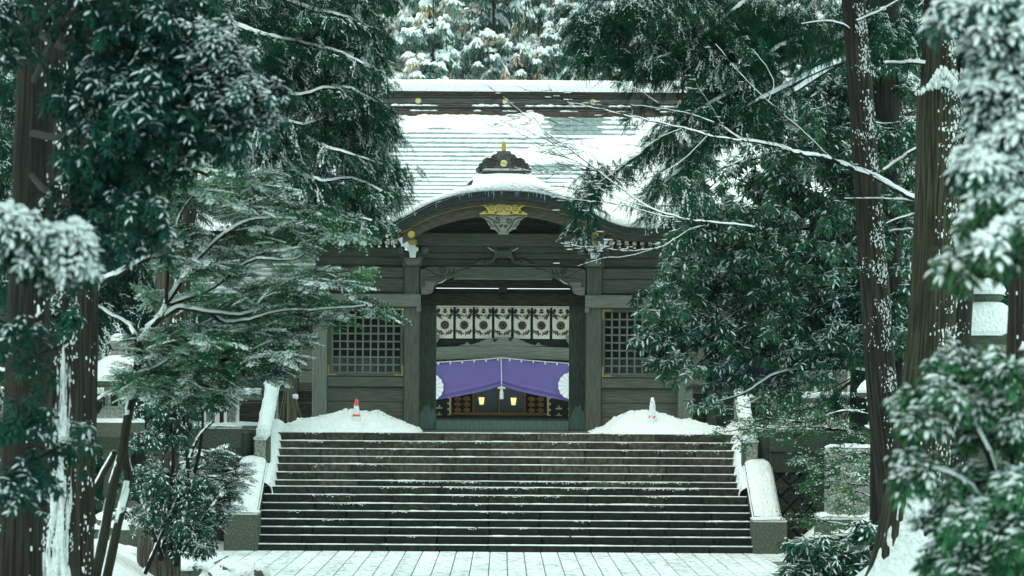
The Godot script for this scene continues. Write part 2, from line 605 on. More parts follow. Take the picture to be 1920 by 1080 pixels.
func build_stairs() -> void:
	var st := thing("stone_stairs", "wide dark wet stone stairs with thin snow lines climbing to the gate", "stairs", Vector3(0.1, 0, 0))
	var tops := [1021.8, 1005.1, 989.5, 975.1, 959.1, 944.5, 928.5, 913.5, 902.0, 886.8, 871.1, 856.8, 842.5, 827.8, 811.8]
	var joints := [590.0, 665, 737, 827, 918, 1012, 1103, 1178, 1247, 1315]
	var below := -0.05
	for i in 15:
		var d := 55.0 + 0.33 * i
		var y: float = H - (tops[i] - CY) * d / F
		var xl := -4.64 if i < 7 else -4.66
		var xr := 4.78 if i < 7 else 4.80
		var xs := [xl]
		for jx in joints:
			var k: float = 1.0 + (0.03 if i % 3 == 1 else -0.02 if i % 3 == 2 else 0.0)
			xs.append((jx - CX) * 57.4 / F * k + rng.randf_range(-0.02, 0.02))
		xs.append(xr)
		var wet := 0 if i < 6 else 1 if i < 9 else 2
		for b in xs.size() - 1:
			var m := MB.new()
			var w := wet
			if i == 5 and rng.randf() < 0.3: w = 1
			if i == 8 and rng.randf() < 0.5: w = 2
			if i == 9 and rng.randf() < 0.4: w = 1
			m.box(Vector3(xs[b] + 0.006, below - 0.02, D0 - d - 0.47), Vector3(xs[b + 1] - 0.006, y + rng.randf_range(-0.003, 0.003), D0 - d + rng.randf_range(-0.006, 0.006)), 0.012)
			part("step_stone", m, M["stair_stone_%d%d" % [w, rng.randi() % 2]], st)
		# what snow is left along the edge of the tread, and frost hanging down the riser
		var sb := MB.new()
		var x: float = xl + 0.02
		while x < xr - 0.05:
			var len := rng.randf_range(0.25, 0.9)
			var x1 := minf(x + len, xr - 0.02)
			var n := maxi(3, int((x1 - x) / 0.05))
			var thick := rng.randf_range(0.004, 0.007) * (1.15 if i < 7 else 1.0)
			if rng.randf() < 0.16: thick *= 2.0
			var prof := []
			for k in n + 1:
				var xx := lerpf(x, x1, float(k) / n)
				var f := clampf(0.75 + 0.75 * nz.get_noise_2d(xx * 3.0, i * 7.3), 0.12, 1.6)
				var tk := maxf(0.0015, thick * f)
				var over := 0.009 + 0.4 * tk
				prof.append([Vector3(xx, y + 0.0005, D0 - d - 0.05 - 0.07 * f), Vector3(xx, y + tk * 0.9, D0 - d - 0.03 - 0.04 * f), Vector3(xx, y + tk, D0 - d - 0.02), Vector3(xx, y + tk * 0.5, D0 - d + over), Vector3(xx, y - 0.006 - tk * 0.4, D0 - d + over * 0.7), Vector3(xx, y - 0.012 - tk * 0.4, D0 - d + 0.002)])
			sb.sheet(prof, Vector3(0, 0.5, 1))
			x = x1 + (0.0 if rng.randf() < 0.94 else rng.randf_range(0.02, 0.06))
		var fro := 0
		fro = [0, 1, 3, 4, 5, 8, 12, 34, 30, 3, 3, 4, 5, 14, 9][i]
		for k in fro:
			var cx := rng.randf_range(xl + 0.1, xr - 0.1)
			if i in [7, 8]:
				cx = rng.randf_range(-2.3, 3.9)
			for q in rng.randi_range(6, 14):
				var at := Vector3(cx + rng.randfn(0, 0.09), y - 0.008 - absf(rng.randfn(0, 0.018)), D0 - d + 0.008)
				sb.lump(at, Vector3(rng.randf_range(0.006, 0.02), rng.randf_range(0.003, 0.009), 0.005), rng.randf() * 9.0, 0.3, 6, 4)
		part("step_snow", sb, M.snow_plain, st, "stuff")
		below = y
	# stringers heaped with snow where the treads meet the side walls (upper flight)
	for s in [-1.0, 1.0]:
		var sb := MB.new()
		var rows := []
		for k in 41:
			var t := k / 40.0
			var d := lerpf(57.0, 60.4, t)
			var y := lerpf(0.98, FLOOR + 0.02, minf(1.0, t * 1.04))
			var j := 0.5 + 0.5 * nz.get_noise_2d(d * 3.0, s * 5.0)
			var j2 := 0.5 + 0.5 * nz.get_noise_2d(d * 4.5, s * 9.0 + 3.0)
			var row := PackedVector3Array()
			var inner: float = 4.5 - 0.13 * j2 if s < 0 else 4.66 - 0.13 * j2
			var outer := 4.88 if s < 0 else 5.02
			for q in 9:
				var u := q / 8.0
				var bulge := sin(PI * clampf(u * 0.75 + 0.12, 0, 1)) * (0.20 + 0.1 * j)
				if q == 0: bulge = -0.12
				row.append(Vector3(s * lerpf(inner, outer, u), y + bulge - 0.03 * (1.0 - u), D0 - d))
			rows.append(row)
		sb.sheet(rows)
		part("side_snow", sb, M.snow, st)
	for s in [-1.0, 1.0]:
		side_wall(s)
		retaining_wall(s)

# a block at the foot, a sloping wall, a post, and the sloping rail to the newel
func side_wall(s: float) -> void:
	var left := s < 0
	var c := thing("stair_side_wall", "snow topped granite side wall, posts and sloping rail on the %s flank of the stairs" % ("left" if left else "right"), "stair wall", Vector3(5.0 * s, 0, 0), "side walls of the stairs")
	var q := func(px: float) -> float: return px if left else 2.0 * 949.5 - px
	var mb := MB.new()
	pbox(mb, q.call(421), 967 if left else 975, q.call(485), 1040, 54.9, 0.75, 0.03)
	part("end_block", mb, M.granite_mossy, c)
	mb = MB.new()
	var a := atb(q.call(421), 967 if left else 975, 54.9)
	var b := atb(q.call(485), 967 if left else 975, 54.9)
	snow_cap(mb, minf(a.x, b.x) + 0.01, maxf(a.x, b.x) - 0.01, a.z - 0.74, a.z - 0.01, a.y, 0.07, 3.0 * s)
	part("block_snow", mb, M.snow, c)
	# the sloping lower wall, with snow along it
	var xi := -4.64 if left else 4.78
	var xo := -5.18 if left else 5.30
	var lo := MB.new()
	var sn := MB.new()
	var y0 := 0.72
	var y1 := 1.62
	var z0 := D0 - 55.64
	var z1 := D0 - 58.35
	var poly := PackedVector2Array([Vector2(z0, -0.2), Vector2(z0, y0 - 0.04), Vector2(z1 + 0.55, y1), Vector2(z1, y1), Vector2(z1, -0.2)])
	# profile lies in (z, y); turned so that its thickness runs along x
	lo.prism(poly, absf(xo - xi), Transform3D(Basis(Vector3(0, 0, 1), Vector3(0, 1, 0), Vector3(-1, 0, 0)), Vector3(minf(xi, xo), 0, 0)))
	part("lower_wall", lo, M.granite_mossy, c)
	var rows := []
	for k in 25:
		var t := k / 24.0
		var z := lerpf(z0 + 0.02, z1 + 0.02, t)
		var y := y1
		if z > z1 + 0.55:
			y = lerpf(y0 - 0.04, y1, (z - z0) / (z1 + 0.55 - z0))
		var row := PackedVector3Array()
		for j in 9:
			var u := j / 8.0
			var th := 0.10 * pow(sin(PI * clampf(u, 0.001, 0.999)), 0.4) + 0.03 * nz.get_noise_2d(z * 2.0, u * 3.0 + s)
			if j == 0 or j == 8 or k == 0: th = -0.05
			row.append(Vector3(lerpf(xi - 0.02 * s, xo + 0.02 * s, u), y + th, z))
		rows.append(row)
	sn.sheet(rows)
	part("wall_snow", sn, M.snow, c)
	# post half way, with its panelled side
	mb = MB.new()
	pbox(mb, q.call(477), 826, q.call(499), 905, 57.95, 0.3, 0.02)
	part("post", mb, M.granite, c)
	mb = MB.new()
	pbox(mb, q.call(498.6), 815, q.call(507), 905, 58.0, 0.22, 0.02)
	part("post_panel", mb, M.granite_mossy, c)
	mb = MB.new()
	a = atb(q.call(476), 826, 57.95)
	b = atb(q.call(499), 826, 57.95)
	snow_cap(mb, minf(a.x, b.x), maxf(a.x, b.x), a.z - 0.3, a.z + 0.01, a.y, 0.045, s)
	part("post_snow", mb, M.snow, c)
	# sloping rail from the post up to the newel, a wall of snow on it
	var p0 := atb(q.call(494.0), 818, 58.0)
	var p1 := atb(q.call(511.0), 727, 60.7)
	mb = MB.new()
	var w := 0.12
	mb.tube(PackedVector3Array([p0, p1]), PackedFloat32Array([w, w]), 10)
	part("sloping_rail", mb, M.granite, c)
	mb = MB.new()
	rows = []
	for k in 21:
		var p := p0.lerp(p1, k / 20.0)
		var row := PackedVector3Array()
		for j in 9:
			var th := PI * (j / 8.0) * 1.16 - 0.08 * PI
			var r := 0.145 + 0.025 * nz.get_noise_2d(k * 0.9, j * 0.8 + s * 3.0)
			row.append(p + Vector3(cos(th) * r, sin(th) * (r + 0.05), 0))
		rows.append(row)
	mb.sheet(rows)
	mb.lump(p0 + Vector3(0, 0.05, 0.02), Vector3(0.15, 0.17, 0.1), 4.0 * s, 0.15, 14, 8)
	part("rail_snow", mb, M.snow, c)
	mb = MB.new()
	for k in 5:
		var p := p0.lerp(p1, 0.15 + 0.19 * k)
		mb.box(Vector3(p.x - 0.05, lerpf(1.15, 2.15, k / 4.5), p.z - 0.06), Vector3(p.x + 0.05, p.y - 0.06, p.z + 0.06), 0.012)
	part("rail_support", mb, M.granite, c)
	var nb := MB.new()
	var pn := atb(q.call(511.0), 721, 60.75)
	nb.box(Vector3(pn.x - 0.11, FLOOR - 0.02, pn.z - 0.22), Vector3(pn.x + 0.11, pn.y - 0.02, pn.z), 0.02)
	part("newel", nb, M.granite, c)
	nb = MB.new()
	nb.lump(Vector3(pn.x - 0.02, pn.y, pn.z - 0.1), Vector3(0.17, 0.1, 0.15), 2.0 + s, 0.15, 14, 8)
	nb.lump(Vector3(pn.x + 0.06, pn.y + 0.02, pn.z - 0.12), Vector3(0.1, 0.07, 0.1), 5.0 + s, 0.2, 10, 6)
	part("newel_snow", nb, M.snow, c)

# snow lying on a flat top between these bounds
func snow_cap(mb: MB, x0: float, x1: float, z0: float, z1: float, y: float, thick: float, seed: float, nx := 12, nzz := 5) -> void:
	var rows := []
	for i in nzz + 3:
		var row := PackedVector3Array()
		var z := lerpf(z0, z1, clampf((i - 1.0) / nzz, 0, 1))
		for j in nx + 3:
			var x := lerpf(x0, x1, clampf((j - 1.0) / nx, 0, 1))
			var edge := i == 0 or j == 0 or i == nzz + 2 or j == nx + 2
			var u := clampf((j - 1.0) / nx, 0, 1)
			var v := clampf((i - 1.0) / nzz, 0, 1)
			var dome := pow(clampf(minf(minf(u, 1 - u) * nx * 0.5, minf(v, 1 - v) * nzz * 0.5) + 0.25, 0, 1), 0.5)
			var n := 1.0 + 0.5 * nz.get_noise_3d(x * 3.1, z * 3.1, seed)
			var p := Vector3(x, y + (-0.01 if edge else thick * dome * n), z)
			if not edge and dome < 0.8:
				p += Vector3((0.5 - u) * -0.02, 0, (v - 0.5) * 0.03)
			row.append(p)
		rows.append(row)
	mb.sheet(rows)

func retaining_wall(s: float) -> void:
	var left := s < 0
	var r := thing("retaining_wall", "dark wall of diamond set stones under a concrete band %s of the stairs" % ("left" if left else "right"), "wall", Vector3(8 * s, 0, -3.4), "retaining walls beside the stairs")
	var xi := -5.2 if left else 5.33
	var zf := D0 - 58.45
	var mb := MB.new()
	mb.box(Vector3(minf(xi, 15 * s), 1.44, zf - 0.2), Vector3(maxf(xi, 15 * s), 1.85, zf), 0.015)
	part("lower_band", mb, M.coping, r)
	mb = MB.new()
	mb.box(Vector3(minf(xi, 15 * s), 1.853, zf - 0.2), Vector3(maxf(xi, 15 * s), 2.26, zf + 0.05), 0.02)
	part("upper_band", mb, M.granite_mossy, r)
	mb = MB.new()
	mb.box(Vector3(minf(xi, 15 * s), -0.4, zf - 0.25), Vector3(maxf(xi, 15 * s), 1.438, zf - 0.09), 0.0)
	part("mortar", mb, M.joint_dark, r)
	# stones set on their corners
	var step := 0.40
	for i in 24:
		for j in 6:
			var x := xi + s * (0.02 + i * step * 0.5)
			var y := 1.36 - j * step
			if i % 2: y -= step * 0.5
			if absf(x) > 9.4 or y < -0.1:
				continue
			var m := MB.new()
			var pts := PackedVector2Array()
			for k in 8:
				var th := TAU * k / 8.0
				var rad := step * 0.5 * (0.93 if k % 2 else 0.99) * rng.randf_range(0.9, 1.03)
				var dd := Vector2(cos(th), sin(th))
				dd /= pow(absf(dd.x) + absf(dd.y), 0.86)
				pts.append(dd * rad)
			var zc := zf - 0.09
			var ctr := Vector3(x, y, zc)
			var bulge := rng.randf_range(0.05, 0.09)
			for k in 8:
				var a := pts[k]
				var b := pts[(k + 1) % 8]
				var a0 := ctr + Vector3(a.x, minf(a.y, 1.436 - y), 0)
				var b0 := ctr + Vector3(b.x, minf(b.y, 1.436 - y), 0)
				var a1 := ctr + Vector3(a.x * 0.82, minf(a.y * 0.82, 1.42 - y), bulge * 0.85)
				var b1 := ctr + Vector3(b.x * 0.82, minf(b.y * 0.82, 1.42 - y), bulge * 0.85)
				m.quad(a0, b0, b1, a1, Vector3(a.x + b.x, a.y + b.y, 0.1))
				m.tri(a1, b1, ctr + Vector3(0, minf(0.0, 1.4 - y), bulge), Vector3(0, 0, 1))
			part("stone", m, M["wall_stone_%d" % (rng.randi() % 3)], r)
	mb = MB.new()
	snow_cap(mb, minf(xi, 14.9 * s), maxf(xi, 14.9 * s), zf - 0.18, zf + 0.06, 2.262, 0.075, 4.0 * s, 60, 3)
	part("band_snow", mb, M.snow, r)
	# the balustrade on it: rail, foot beam, posts
	var b := thing("stone_balustrade", "granite balustrade on the terrace edge %s of the stairs, its rounded rail under snow" % ("left" if left else "right"), "balustrade", Vector3(8 * s, 2.26, -5.3), "terrace balustrades")
	var zr := -5.3
	var x0 := -4.95 if left else 5.0
	mb = MB.new()
	mb.box(Vector3(minf(x0, 14.5 * s), 2.185, zr - 0.14), Vector3(maxf(x0, 14.5 * s), 2.30, zr + 0.14), 0.02)
	part("foot_beam", mb, M.granite, b)
	mb = MB.new()
	mb.tube(PackedVector3Array([Vector3(x0, 2.93, zr), Vector3(14.5 * s, 2.93, zr)]), PackedFloat32Array([0.115, 0.115]), 14)
	part("rail", mb, M.granite, b)
	mb = MB.new()
	var rows := []
	for k in 61:
		var x := lerpf(x0, 14.5 * s, k / 60.0)
		var row := PackedVector3Array()
		for j in 9:
			var th := PI * (j / 8.0)
			var rr := 0.122 + (0.03 if left else 0.012) * (0.6 + nz.get_noise_2d(k * 0.5, j * 0.3)) * sin(th)
			row.append(Vector3(x, 2.93 + sin(th) * rr, zr - cos(th) * rr))
		rows.append(row)
	mb.sheet(rows)
	part("rail_snow", mb, M.snow, b)
	mb = MB.new()
	rows = []
	for k in 121:
		var x := lerpf(x0, 14.5 * s, k / 120.0)
		var row := PackedVector3Array()
		var hump := 0.05 + 0.035 * absf(sin(k * 0.27)) + 0.015 * nz.get_noise_2d(k * 0.3, 2.0)
		for j in 7:
			var u := j / 6.0
			row.append(Vector3(x, 2.295 + hump * pow(sin(PI * clampf(u, 0.0, 1.0)), 0.6), zr - 0.15 + 0.3 * u))
		rows.append(row)
	mb.sheet(rows)
	part("foot_snow", mb, M.snow, b)
	for k in 22:
		var m := MB.new()
		var x := x0 + s * (0.62 + 0.43 * k)
		m.box(Vector3(x - 0.085, 2.3, zr - 0.07), Vector3(x + 0.085, 2.835, zr + 0.07), 0.015)
		part("baluster", m, M.granite, b)

# ---- the gate
# height of the front edge of the roof: level, rising to a rounded hump in the middle
func edge_y(x: float) -> float:
	var a := absf(x)
	var k := [[0.0, 7.24], [0.56, 7.215], [1.0, 7.135], [1.45, 7.0], [1.75, 6.86], [2.05, 6.69], [2.3, 6.575], [2.6, 6.50], [3.0, 6.48], [3.6, 6.49], [4.4, 6.53], [5.0, 6.60], [5.5, 6.70]]
	for i in k.size() - 1:
		if a <= k[i + 1][0]:
			var t: float = (a - k[i][0]) / (k[i + 1][0] - k[i][0])
			var m0: float = (k[i + 1][1] - k[maxi(i - 1, 0)][1]) / (k[i + 1][0] - k[maxi(i - 1, 0)][0]) if i > 0 else 0.0
			var m1: float = (k[mini(i + 2, k.size() - 1)][1] - k[i][1]) / (k[mini(i + 2, k.size() - 1)][0] - k[i][0])
			var w: float = k[i + 1][0] - k[i][0]
			return (2 * t * t * t - 3 * t * t + 1) * k[i][1] + (t * t * t - 2 * t * t + t) * m0 * w + (-2 * t * t * t + 3 * t * t) * k[i + 1][1] + (t * t * t - t * t) * m1 * w
	return k[-1][1]

func plain_y(x: float, d: float) -> float:
	var s := (d - 61.5) / 5.3
	var lift := 0.10 * smoothstep(3.4, 5.5, absf(x)) * (1.0 - s)
	return 6.48 + 2.78 * (0.74 * s + 0.26 * s * s) + lift

func roof_y(x: float, d: float) -> float:
	var s := (d - 61.5) / 5.3
	var m := plain_y(x, d)
	var k := edge_y(x) + 0.02 * s
	# the hump runs straight back until the slope has climbed past it
	var r := 0.16
	var h := clampf(0.5 + 0.5 * (k - m) / r, 0.0, 1.0)
	return lerpf(m, k, h) + r * h * (1.0 - h) * (0.0 if s < 0.02 else minf(1.0, s * 6.0))

func scroll(mb: MB, at: Vector3, r0: float, turns: float, dir: float, start: float, thick: float) -> void:
	var p := PackedVector3Array()
	var rr := PackedFloat32Array()
	for i in 25:
		var t := i / 24.0
		var th := start + dir * TAU * turns * t
		var r := r0 * (1.0 - 0.86 * t)
		p.append(at + Vector3(cos(th) * r, sin(th) * r, 0))
		rr.append(thick * (1.0 - 0.4 * t))
	mb.tube(p, rr, 5)

func line(mb: MB, pts: Array, z_d: float, thick: float) -> void:
	var p := PackedVector3Array()
	var r := PackedFloat32Array()
	for i in pts.size():
		p.append(atb(pts[i][0], pts[i][1], z_d))
		r.append(thick * (0.5 if i == 0 or i == pts.size() - 1 else 1.0))
	mb.tube(p, r, 5)

func outline(pts: Array, d: float, mirror := true) -> PackedVector2Array:
	var o := PackedVector2Array()
	for q in pts:
		var p := atb(q[0], q[1], d)
		o.append(Vector2(p.x, p.y))
	if mirror:
		for i in range(pts.size() - 1, -1, -1):
			var q: Array = pts[i]
			if absf(q[0] - CX) < 0.5:
				continue
			var p := atb(mir(q[0]), q[1], d)
			o.append(Vector2(p.x, p.y))
	return o

func at_d(d: float) -> Transform3D:
	return Transform3D(Basis(), Vector3(0, 0, D0 - d))

func build_gate() -> void:
	var g := thing("shrine_gate", "grey weathered wooden shrine gate with a curved gable and a snow covered roof", "gate", Vector3(0, FLOOR, -9))
	# front posts
	for x in [[585.0, 613.0], [757.0, 786.0], [1098.0, 1127.0], [1271.0, 1299.0]]:
		var o := bpart("post", x[0], 500, x[1], 808, 63.5, 0.34, M.wood_pale_upright if x[0] < 600 or x[0] > 1200 else M.wood_upright, g, 0.02)
		if x[0] > 700 and x[0] < 1100:
			bpart("post_capital", x[0] - 4, 486, x[1] + 4, 500, 63.4, 0.5, M.wood_across, g, 0.02)
	# door posts further in, washed pale at the foot by wet
	for s in [-1, 1]:
		var a := 783.0 if s < 0 else mir(783.0)
		var b := 817.0 if s < 0 else mir(817.0)
		bpart("door_post", a, 540, b, 752, 64.6, 0.4, M.wood_post_inner, g, 0.015)
		var mb := MB.new()
		var p0 := atb(a, 809, 64.6)
		var p1 := atb(b, 752, 64.6)
		var top := p1.y
		mb.box(Vector3(minf(p0.x, p1.x), FLOOR, p0.z - 0.4), Vector3(maxf(p0.x, p1.x), top, p0.z), 0.012)
		part("door_post_foot", mb, M.wood_washed, g)
		mb = MB.new()
		var xs := minf(p0.x, p1.x)
		var xe := maxf(p0.x, p1.x)
		var poly := PackedVector2Array([Vector2(xs + 0.004, top + 0.01), Vector2(xe - 0.004, top + 0.01)])
		for k in 9:
			poly.append(Vector2(lerpf(xe - 0.004, xs + 0.004, k / 8.0), top - [0.32, 0.16, 0.24, 0.06, 0.12, 0.1, 0.2, 0.3, 0.42][k]))
		mb.prism(poly, 0.01, Transform3D(Basis(), Vector3(0, 0, p0.z + 0.006)))
		part("door_post_stain", mb, M.wood_post_inner, g)
	bpart("lintel", 789, 549.5, mir(789), 573, 64.45, 0.4, M.wood_dark, g, 0.015)
	bpart("lintel_board", 789, 541.5, mir(789), 549, 64.55, 0.2, M.wood_dark, g, 0.005)
	bpart("gable_backing", 768, 436, mir(768), 512, 63.95, 0.05, M.wood_dark, g, 0.0)
	bpart("lintel_stud", 934, 551, 950, 562, 64.40, 0.06, M.carved_dark, g, 0.02)
	bpart("upper_lintel", 789, 510, mir(789), 539.8, 64.3, 0.25, M.wood_dark, g, 0.015)
	bpart("lintel_strut", 934, 537, 950, 549, 64.35, 0.2, M.wood_dark, g, 0.01)
	# long beams over the side bays
	for s in [-1, 1]:
		var X := func(px: float) -> float: return px if s < 0 else mir(px)
		bpart("nageshi_beam", X.call(586), 552, X.call(788), 576, 63.38, 0.16, M.wood_pale, g, 0.015)
		bpart("beam_end_drop", X.call(780), 576, X.call(788.5), 586, 63.385, 0.15, M.wood_pale, g, 0.015)
		bpart("wall_beam", X.call(600), 502, X.call(757), 521.5, 63.6, 0.25, M.wood_across, g, 0.015)
		bpart("wall_beam", X.call(600), 522.5, X.call(757), 549, 63.62, 0.25, M.wood_across, g, 0.015)
		bpart("wall_board", X.call(600), 465, X.call(757), 482, 63.75, 0.12, M.wood_across, g, 0.01)
		bpart("wall_board", X.call(600), 483, X.call(757), 499, 63.74, 0.12, M.wood_across, g, 0.01)
		# lattice window: frame, bars, dark sheet painting the unlit room behind, fittings
		bpart("window_lintel", X.call(614), 577, X.call(756), 584, 63.6, 0.2, M.wood_upright, g)
		bpart("window_jamb", X.call(613.5), 577, X.call(621), 706, 63.62, 0.2, M.wood_upright, g)
		bpart("window_jamb", X.call(750), 584, X.call(756.5), 706, 63.63, 0.2, M.wood_upright, g)
		bpart("window_rail", X.call(621), 701, X.call(750), 707, 63.61, 0.2, M.wood_across, g)
		var shade := bpart("window_dark_sheet", X.call(618), 580, X.call(753), 706, 63.95, 0.03, M.void_dark, g, 0.0)
		var pane := bpart("window_pane", X.call(621.5), 672, X.call(749.5), 701, 63.78, 0.01, M.window_glass, g, 0.0)
		for k in 9:
			bpart("lattice_bar", X.call(621.0 + 14.35 * k), 584.5, X.call(624.2 + 14.35 * k), 700.5, 63.66, 0.04, M.wood_pale_upright, g, 0.006)
		for k in 8:
			bpart("lattice_bar", X.call(621.5), 584.0 + 14.6 * k + 12.2, X.call(749.5), 587.2 + 14.6 * k + 12.2, 63.675, 0.03, M.wood_pale, g, 0.006)
		for q in [[738, 578, 756, 583, 752, 598, 1], [738, 702, 756, 706, 752, 686, -1], [614, 702, 630, 706, 617.5, 686, -1], [614, 578, 630, 583, 617.5, 598, 1]]:
			var mb := MB.new()
			pbox(mb, X.call(q[0]), q[1], X.call(q[2]), q[3], 63.56, 0.03, 0.004)
			var v0: float = q[4] if q[0] > 700 else 613.8
			var v1: float = 756.3 if q[0] > 700 else 617.5
			pbox(mb, X.call(v0), minf(q[1], q[5]), X.call(v1), maxf(q[3], q[5]), 63.555, 0.03, 0.004)
			part("corner_fitting", mb, M.gold_dull, g)
		bpart("sill_beam", X.call(613.5), 708, X.call(757), 727, 63.55, 0.2, M.wood_across, g, 0.012)
		for k in 3:
			bpart("wall_plank", X.call(613.5), 728.0 + 27 * k, X.call(757), 754.4 + 27 * k, 63.64 + 0.008 * (k % 2), 0.1, M.wood_across, g, 0.01)
		# side walls and the rear of the gate
		bpart("side_wall", X.call(590), 470, X.call(600), 808, 63.85, 4.2, M.wood_across, g)
		bpart("rear_post", X.call(592), 480, X.call(618), 808, 68.0, 0.34, M.wood_upright, g)
		bpart("inner_side_wall", X.call(768), 500, X.call(786), 808, 64.0, 0.62, M.wood_post_inner, g)
		bpart("rear_wall", X.call(600), 470, X.call(770), 808, 67.9, 0.15, M.wood_across, g)
		# eaves of the side bays: rafters with cream ends, board and gilt fitting
		for k in 19:
			var x := 2.28 + 0.166 * k
			var mb := MB.new()
			mb.box(Vector3(s * x - 0.042, 6.13, D0 - 64.2), Vector3(s * x + 0.042, 6.245, D0 - 62.13), 0.004)
			var r := part("rafter", mb, M.wood_dark, g)
			mb = MB.new()
			mb.box(Vector3(s * x - 0.041, 6.135, D0 - 62.128), Vector3(s * x + 0.041, 6.24, D0 - 62.11), 0.004)
			part("rafter_tip", mb, M.cream_paint, r)
		var eb := MB.new()
		eb.box(Vector3(minf(s * 2.2, s * 5.5), 6.25, D0 - 62.2), Vector3(maxf(s * 2.2, s * 5.5), 6.36, D0 - 61.95), 0.01)
		part("eave_board", eb, M.wood_brown, g)
		var gm := MB.new()
		for xx in [2.98, 4.6]:
			var c := Vector3(s * xx, 6.30, D0 - 61.93)
			gm.box(c + Vector3(-0.15, -0.05, -0.01), c + Vector3(0.15, 0.05, 0.005), 0.004)
			for q in [-1, 1]:
				scroll(gm, c + Vector3(0.09 * q, 0, 0.01), 0.05, 1.4, q, 0.5, 0.012)
				gm.box(c + Vector3(0.15 * q - 0.1, 0.02, -0.01), c + Vector3(0.15 * q + 0.1, 0.05, 0.004), 0.004)
		part("eave_fitting", gm, M.gold, g)
		# bracket over the post: arms, blocks, the white painted beam nose, gilt disc and shoe
		for q in [[744, 463, 757, 484], [788, 463, 802, 484]]:
			bpart("bracket_block", X.call(q[0]), q[1], X.call(q[2]), q[3] - 8, 63.35, 0.3, M.wood_pale, g, 0.03)
		var arm := MB.new()
		arm.prism(outline([[X.call(747), 474], [X.call(750), 484], [X.call(758), 488], [X.call(788), 488], [X.call(796), 484], [X.call(800), 474]], 63.38, false), 0.25, at_d(63.38))
		part("bracket_arm", arm, M.wood_across, g)
		arm = MB.new()
		arm.prism(outline([[X.call(757), 484], [X.call(758), 492], [X.call(763), 497], [X.call(782), 497], [X.call(787), 492], [X.call(788), 484]], 63.1, false), 0.4, at_d(63.1))
		part("bearing_block", arm, M.wood_pale, g)
		var nose := MB.new()
		nose.prism(outline([[X.call(766.5), 459], [X.call(777.5), 459], [X.call(777.5), 464], [X.call(783), 465], [X.call(783), 471], [X.call(779), 473], [X.call(777.5), 484], [X.call(767), 484], [X.call(765.5), 473], [X.call(761.5), 471], [X.call(761.5), 465], [X.call(766.5), 464]], 62.5, false), 0.02, at_d(62.5))
		part("white_nose", nose, M.white_paint, g)
		bpart("beam_nose", X.call(766), 459, X.call(778.5), 484, 62.53, 1.0, M.wood_across, g)
		bpart("gilt_shoe", X.call(763), 448, X.call(779), 458.5, 62.0, 0.5, M.gold, g, 0.03)
		var disc := MB.new()
		disc.lathe([Vector2(0, 0.03), Vector2(0.05, 0.03), Vector2(0.075, 0.015), Vector2(0.08, 0)], Vector3.ZERO, 18)
		var dm := meshed("gilt_disc", disc.mesh(M.gold), g, atb(X.call(769.5), 440.5, 61.6) - g.position)
		dm.rotation.x = PI / 2
	# the great beam across the middle, hollowed below, with carved scrolls
	var kb := MB.new()
	kb.prism(outline([[942, 500.5], [830, 500.5], [800, 502], [787, 506], [787, 545], [803, 545], [815, 536], [832, 528], [848, 519.5], [870, 523], [942, 523]], 63.45), 0.3, at_d(63.45))
	part("rainbow_beam", kb, M.wood_across, g)
	var lip := MB.new()
	pbox(lip, 850, 521.5, mir(850), 524.5, 63.43, 0.1, 0.004)
	part("beam_lip", lip, M.wood_pale, g)
	for s in [-1, 1]:
		var X := func(px: float) -> float: return px if s < 0 else mir(px)
		var c := MB.new()
		scroll(c, atb(X.call(828), 508.5, 63.44), 0.085, 1.6, -1.0 if s < 0 else 1.0, PI * 0.9 if s < 0 else PI * 0.1, 0.012)
		line(c, [[X.call(792), 503], [X.call(803), 508], [X.call(815), 515], [X.call(824), 519], [X.call(834), 517]], 63.44, 0.008)
		line(c, [[X.call(836), 519], [X.call(841), 511], [X.call(842), 503]], 63.44, 0.012)
		line(c, [[X.call(841), 519], [X.call(848), 511], [X.call(852), 503.5]], 63.44, 0.012)
		line(c, [[X.call(845), 519], [X.call(858), 508], [X.call(872), 504], [X.call(882), 504]], 63.44, 0.008)
		line(c, [[X.call(870), 504], [X.call(880), 503]], 63.44, 0.012)
		line(c, [[X.call(790), 525], [X.call(810), 520], [X.call(835), 521]], 63.44, 0.007)
		part("beam_carving", c, M.carved_dark, g)
		var b := MB.new()
		b.prism(outline([[X.call(796), 528], [X.call(816), 528], [X.call(816), 534], [X.call(812), 536], [X.call(812), 538], [X.call(812), 543], [X.call(808), 550], [X.call(800), 552.5], [X.call(789), 552.5], [X.call(789), 538], [X.call(796), 538]], 63.36, false), 0.25, at_d(63.36))
		part("beam_bracket", b, M.wood_pale, g)
		var ed := MB.new()
		line(ed, [[X.call(820), 532], [X.call(827), 530], [X.call(836), 523.5]], 63.4, 0.014)
		part("bracket_edge", ed, M.white_paint, g)
	# wall above it: boards and the carved frog-leg strut
	for q in [[462, 473.5, 0], [474.5, 486, 1], [487, 499.5, 0]]:
		bpart("gable_board", 786, q[0], mir(786), q[1], 63.7 + 0.008 * q[2], 0.12, M.wood_across, g, 0.01)
	bpart("gable_beam", 772, 437, mir(772), 461, 63.3, 0.3, M.wood_across, g, 0.02)
	var fl := MB.new()
	fl.prism(outline([[942, 470], [931, 470], [931, 464], [925, 464], [925, 475], [922, 478], [918, 488], [908, 486], [900, 488], [888, 495], [881, 495], [881, 497.5], [910, 497.5], [922, 493], [929, 484], [942, 481]], 63.55), 0.08, at_d(63.55))
	part("frog_leg_strut", fl, M.wood_across, g)
	fl = MB.new()
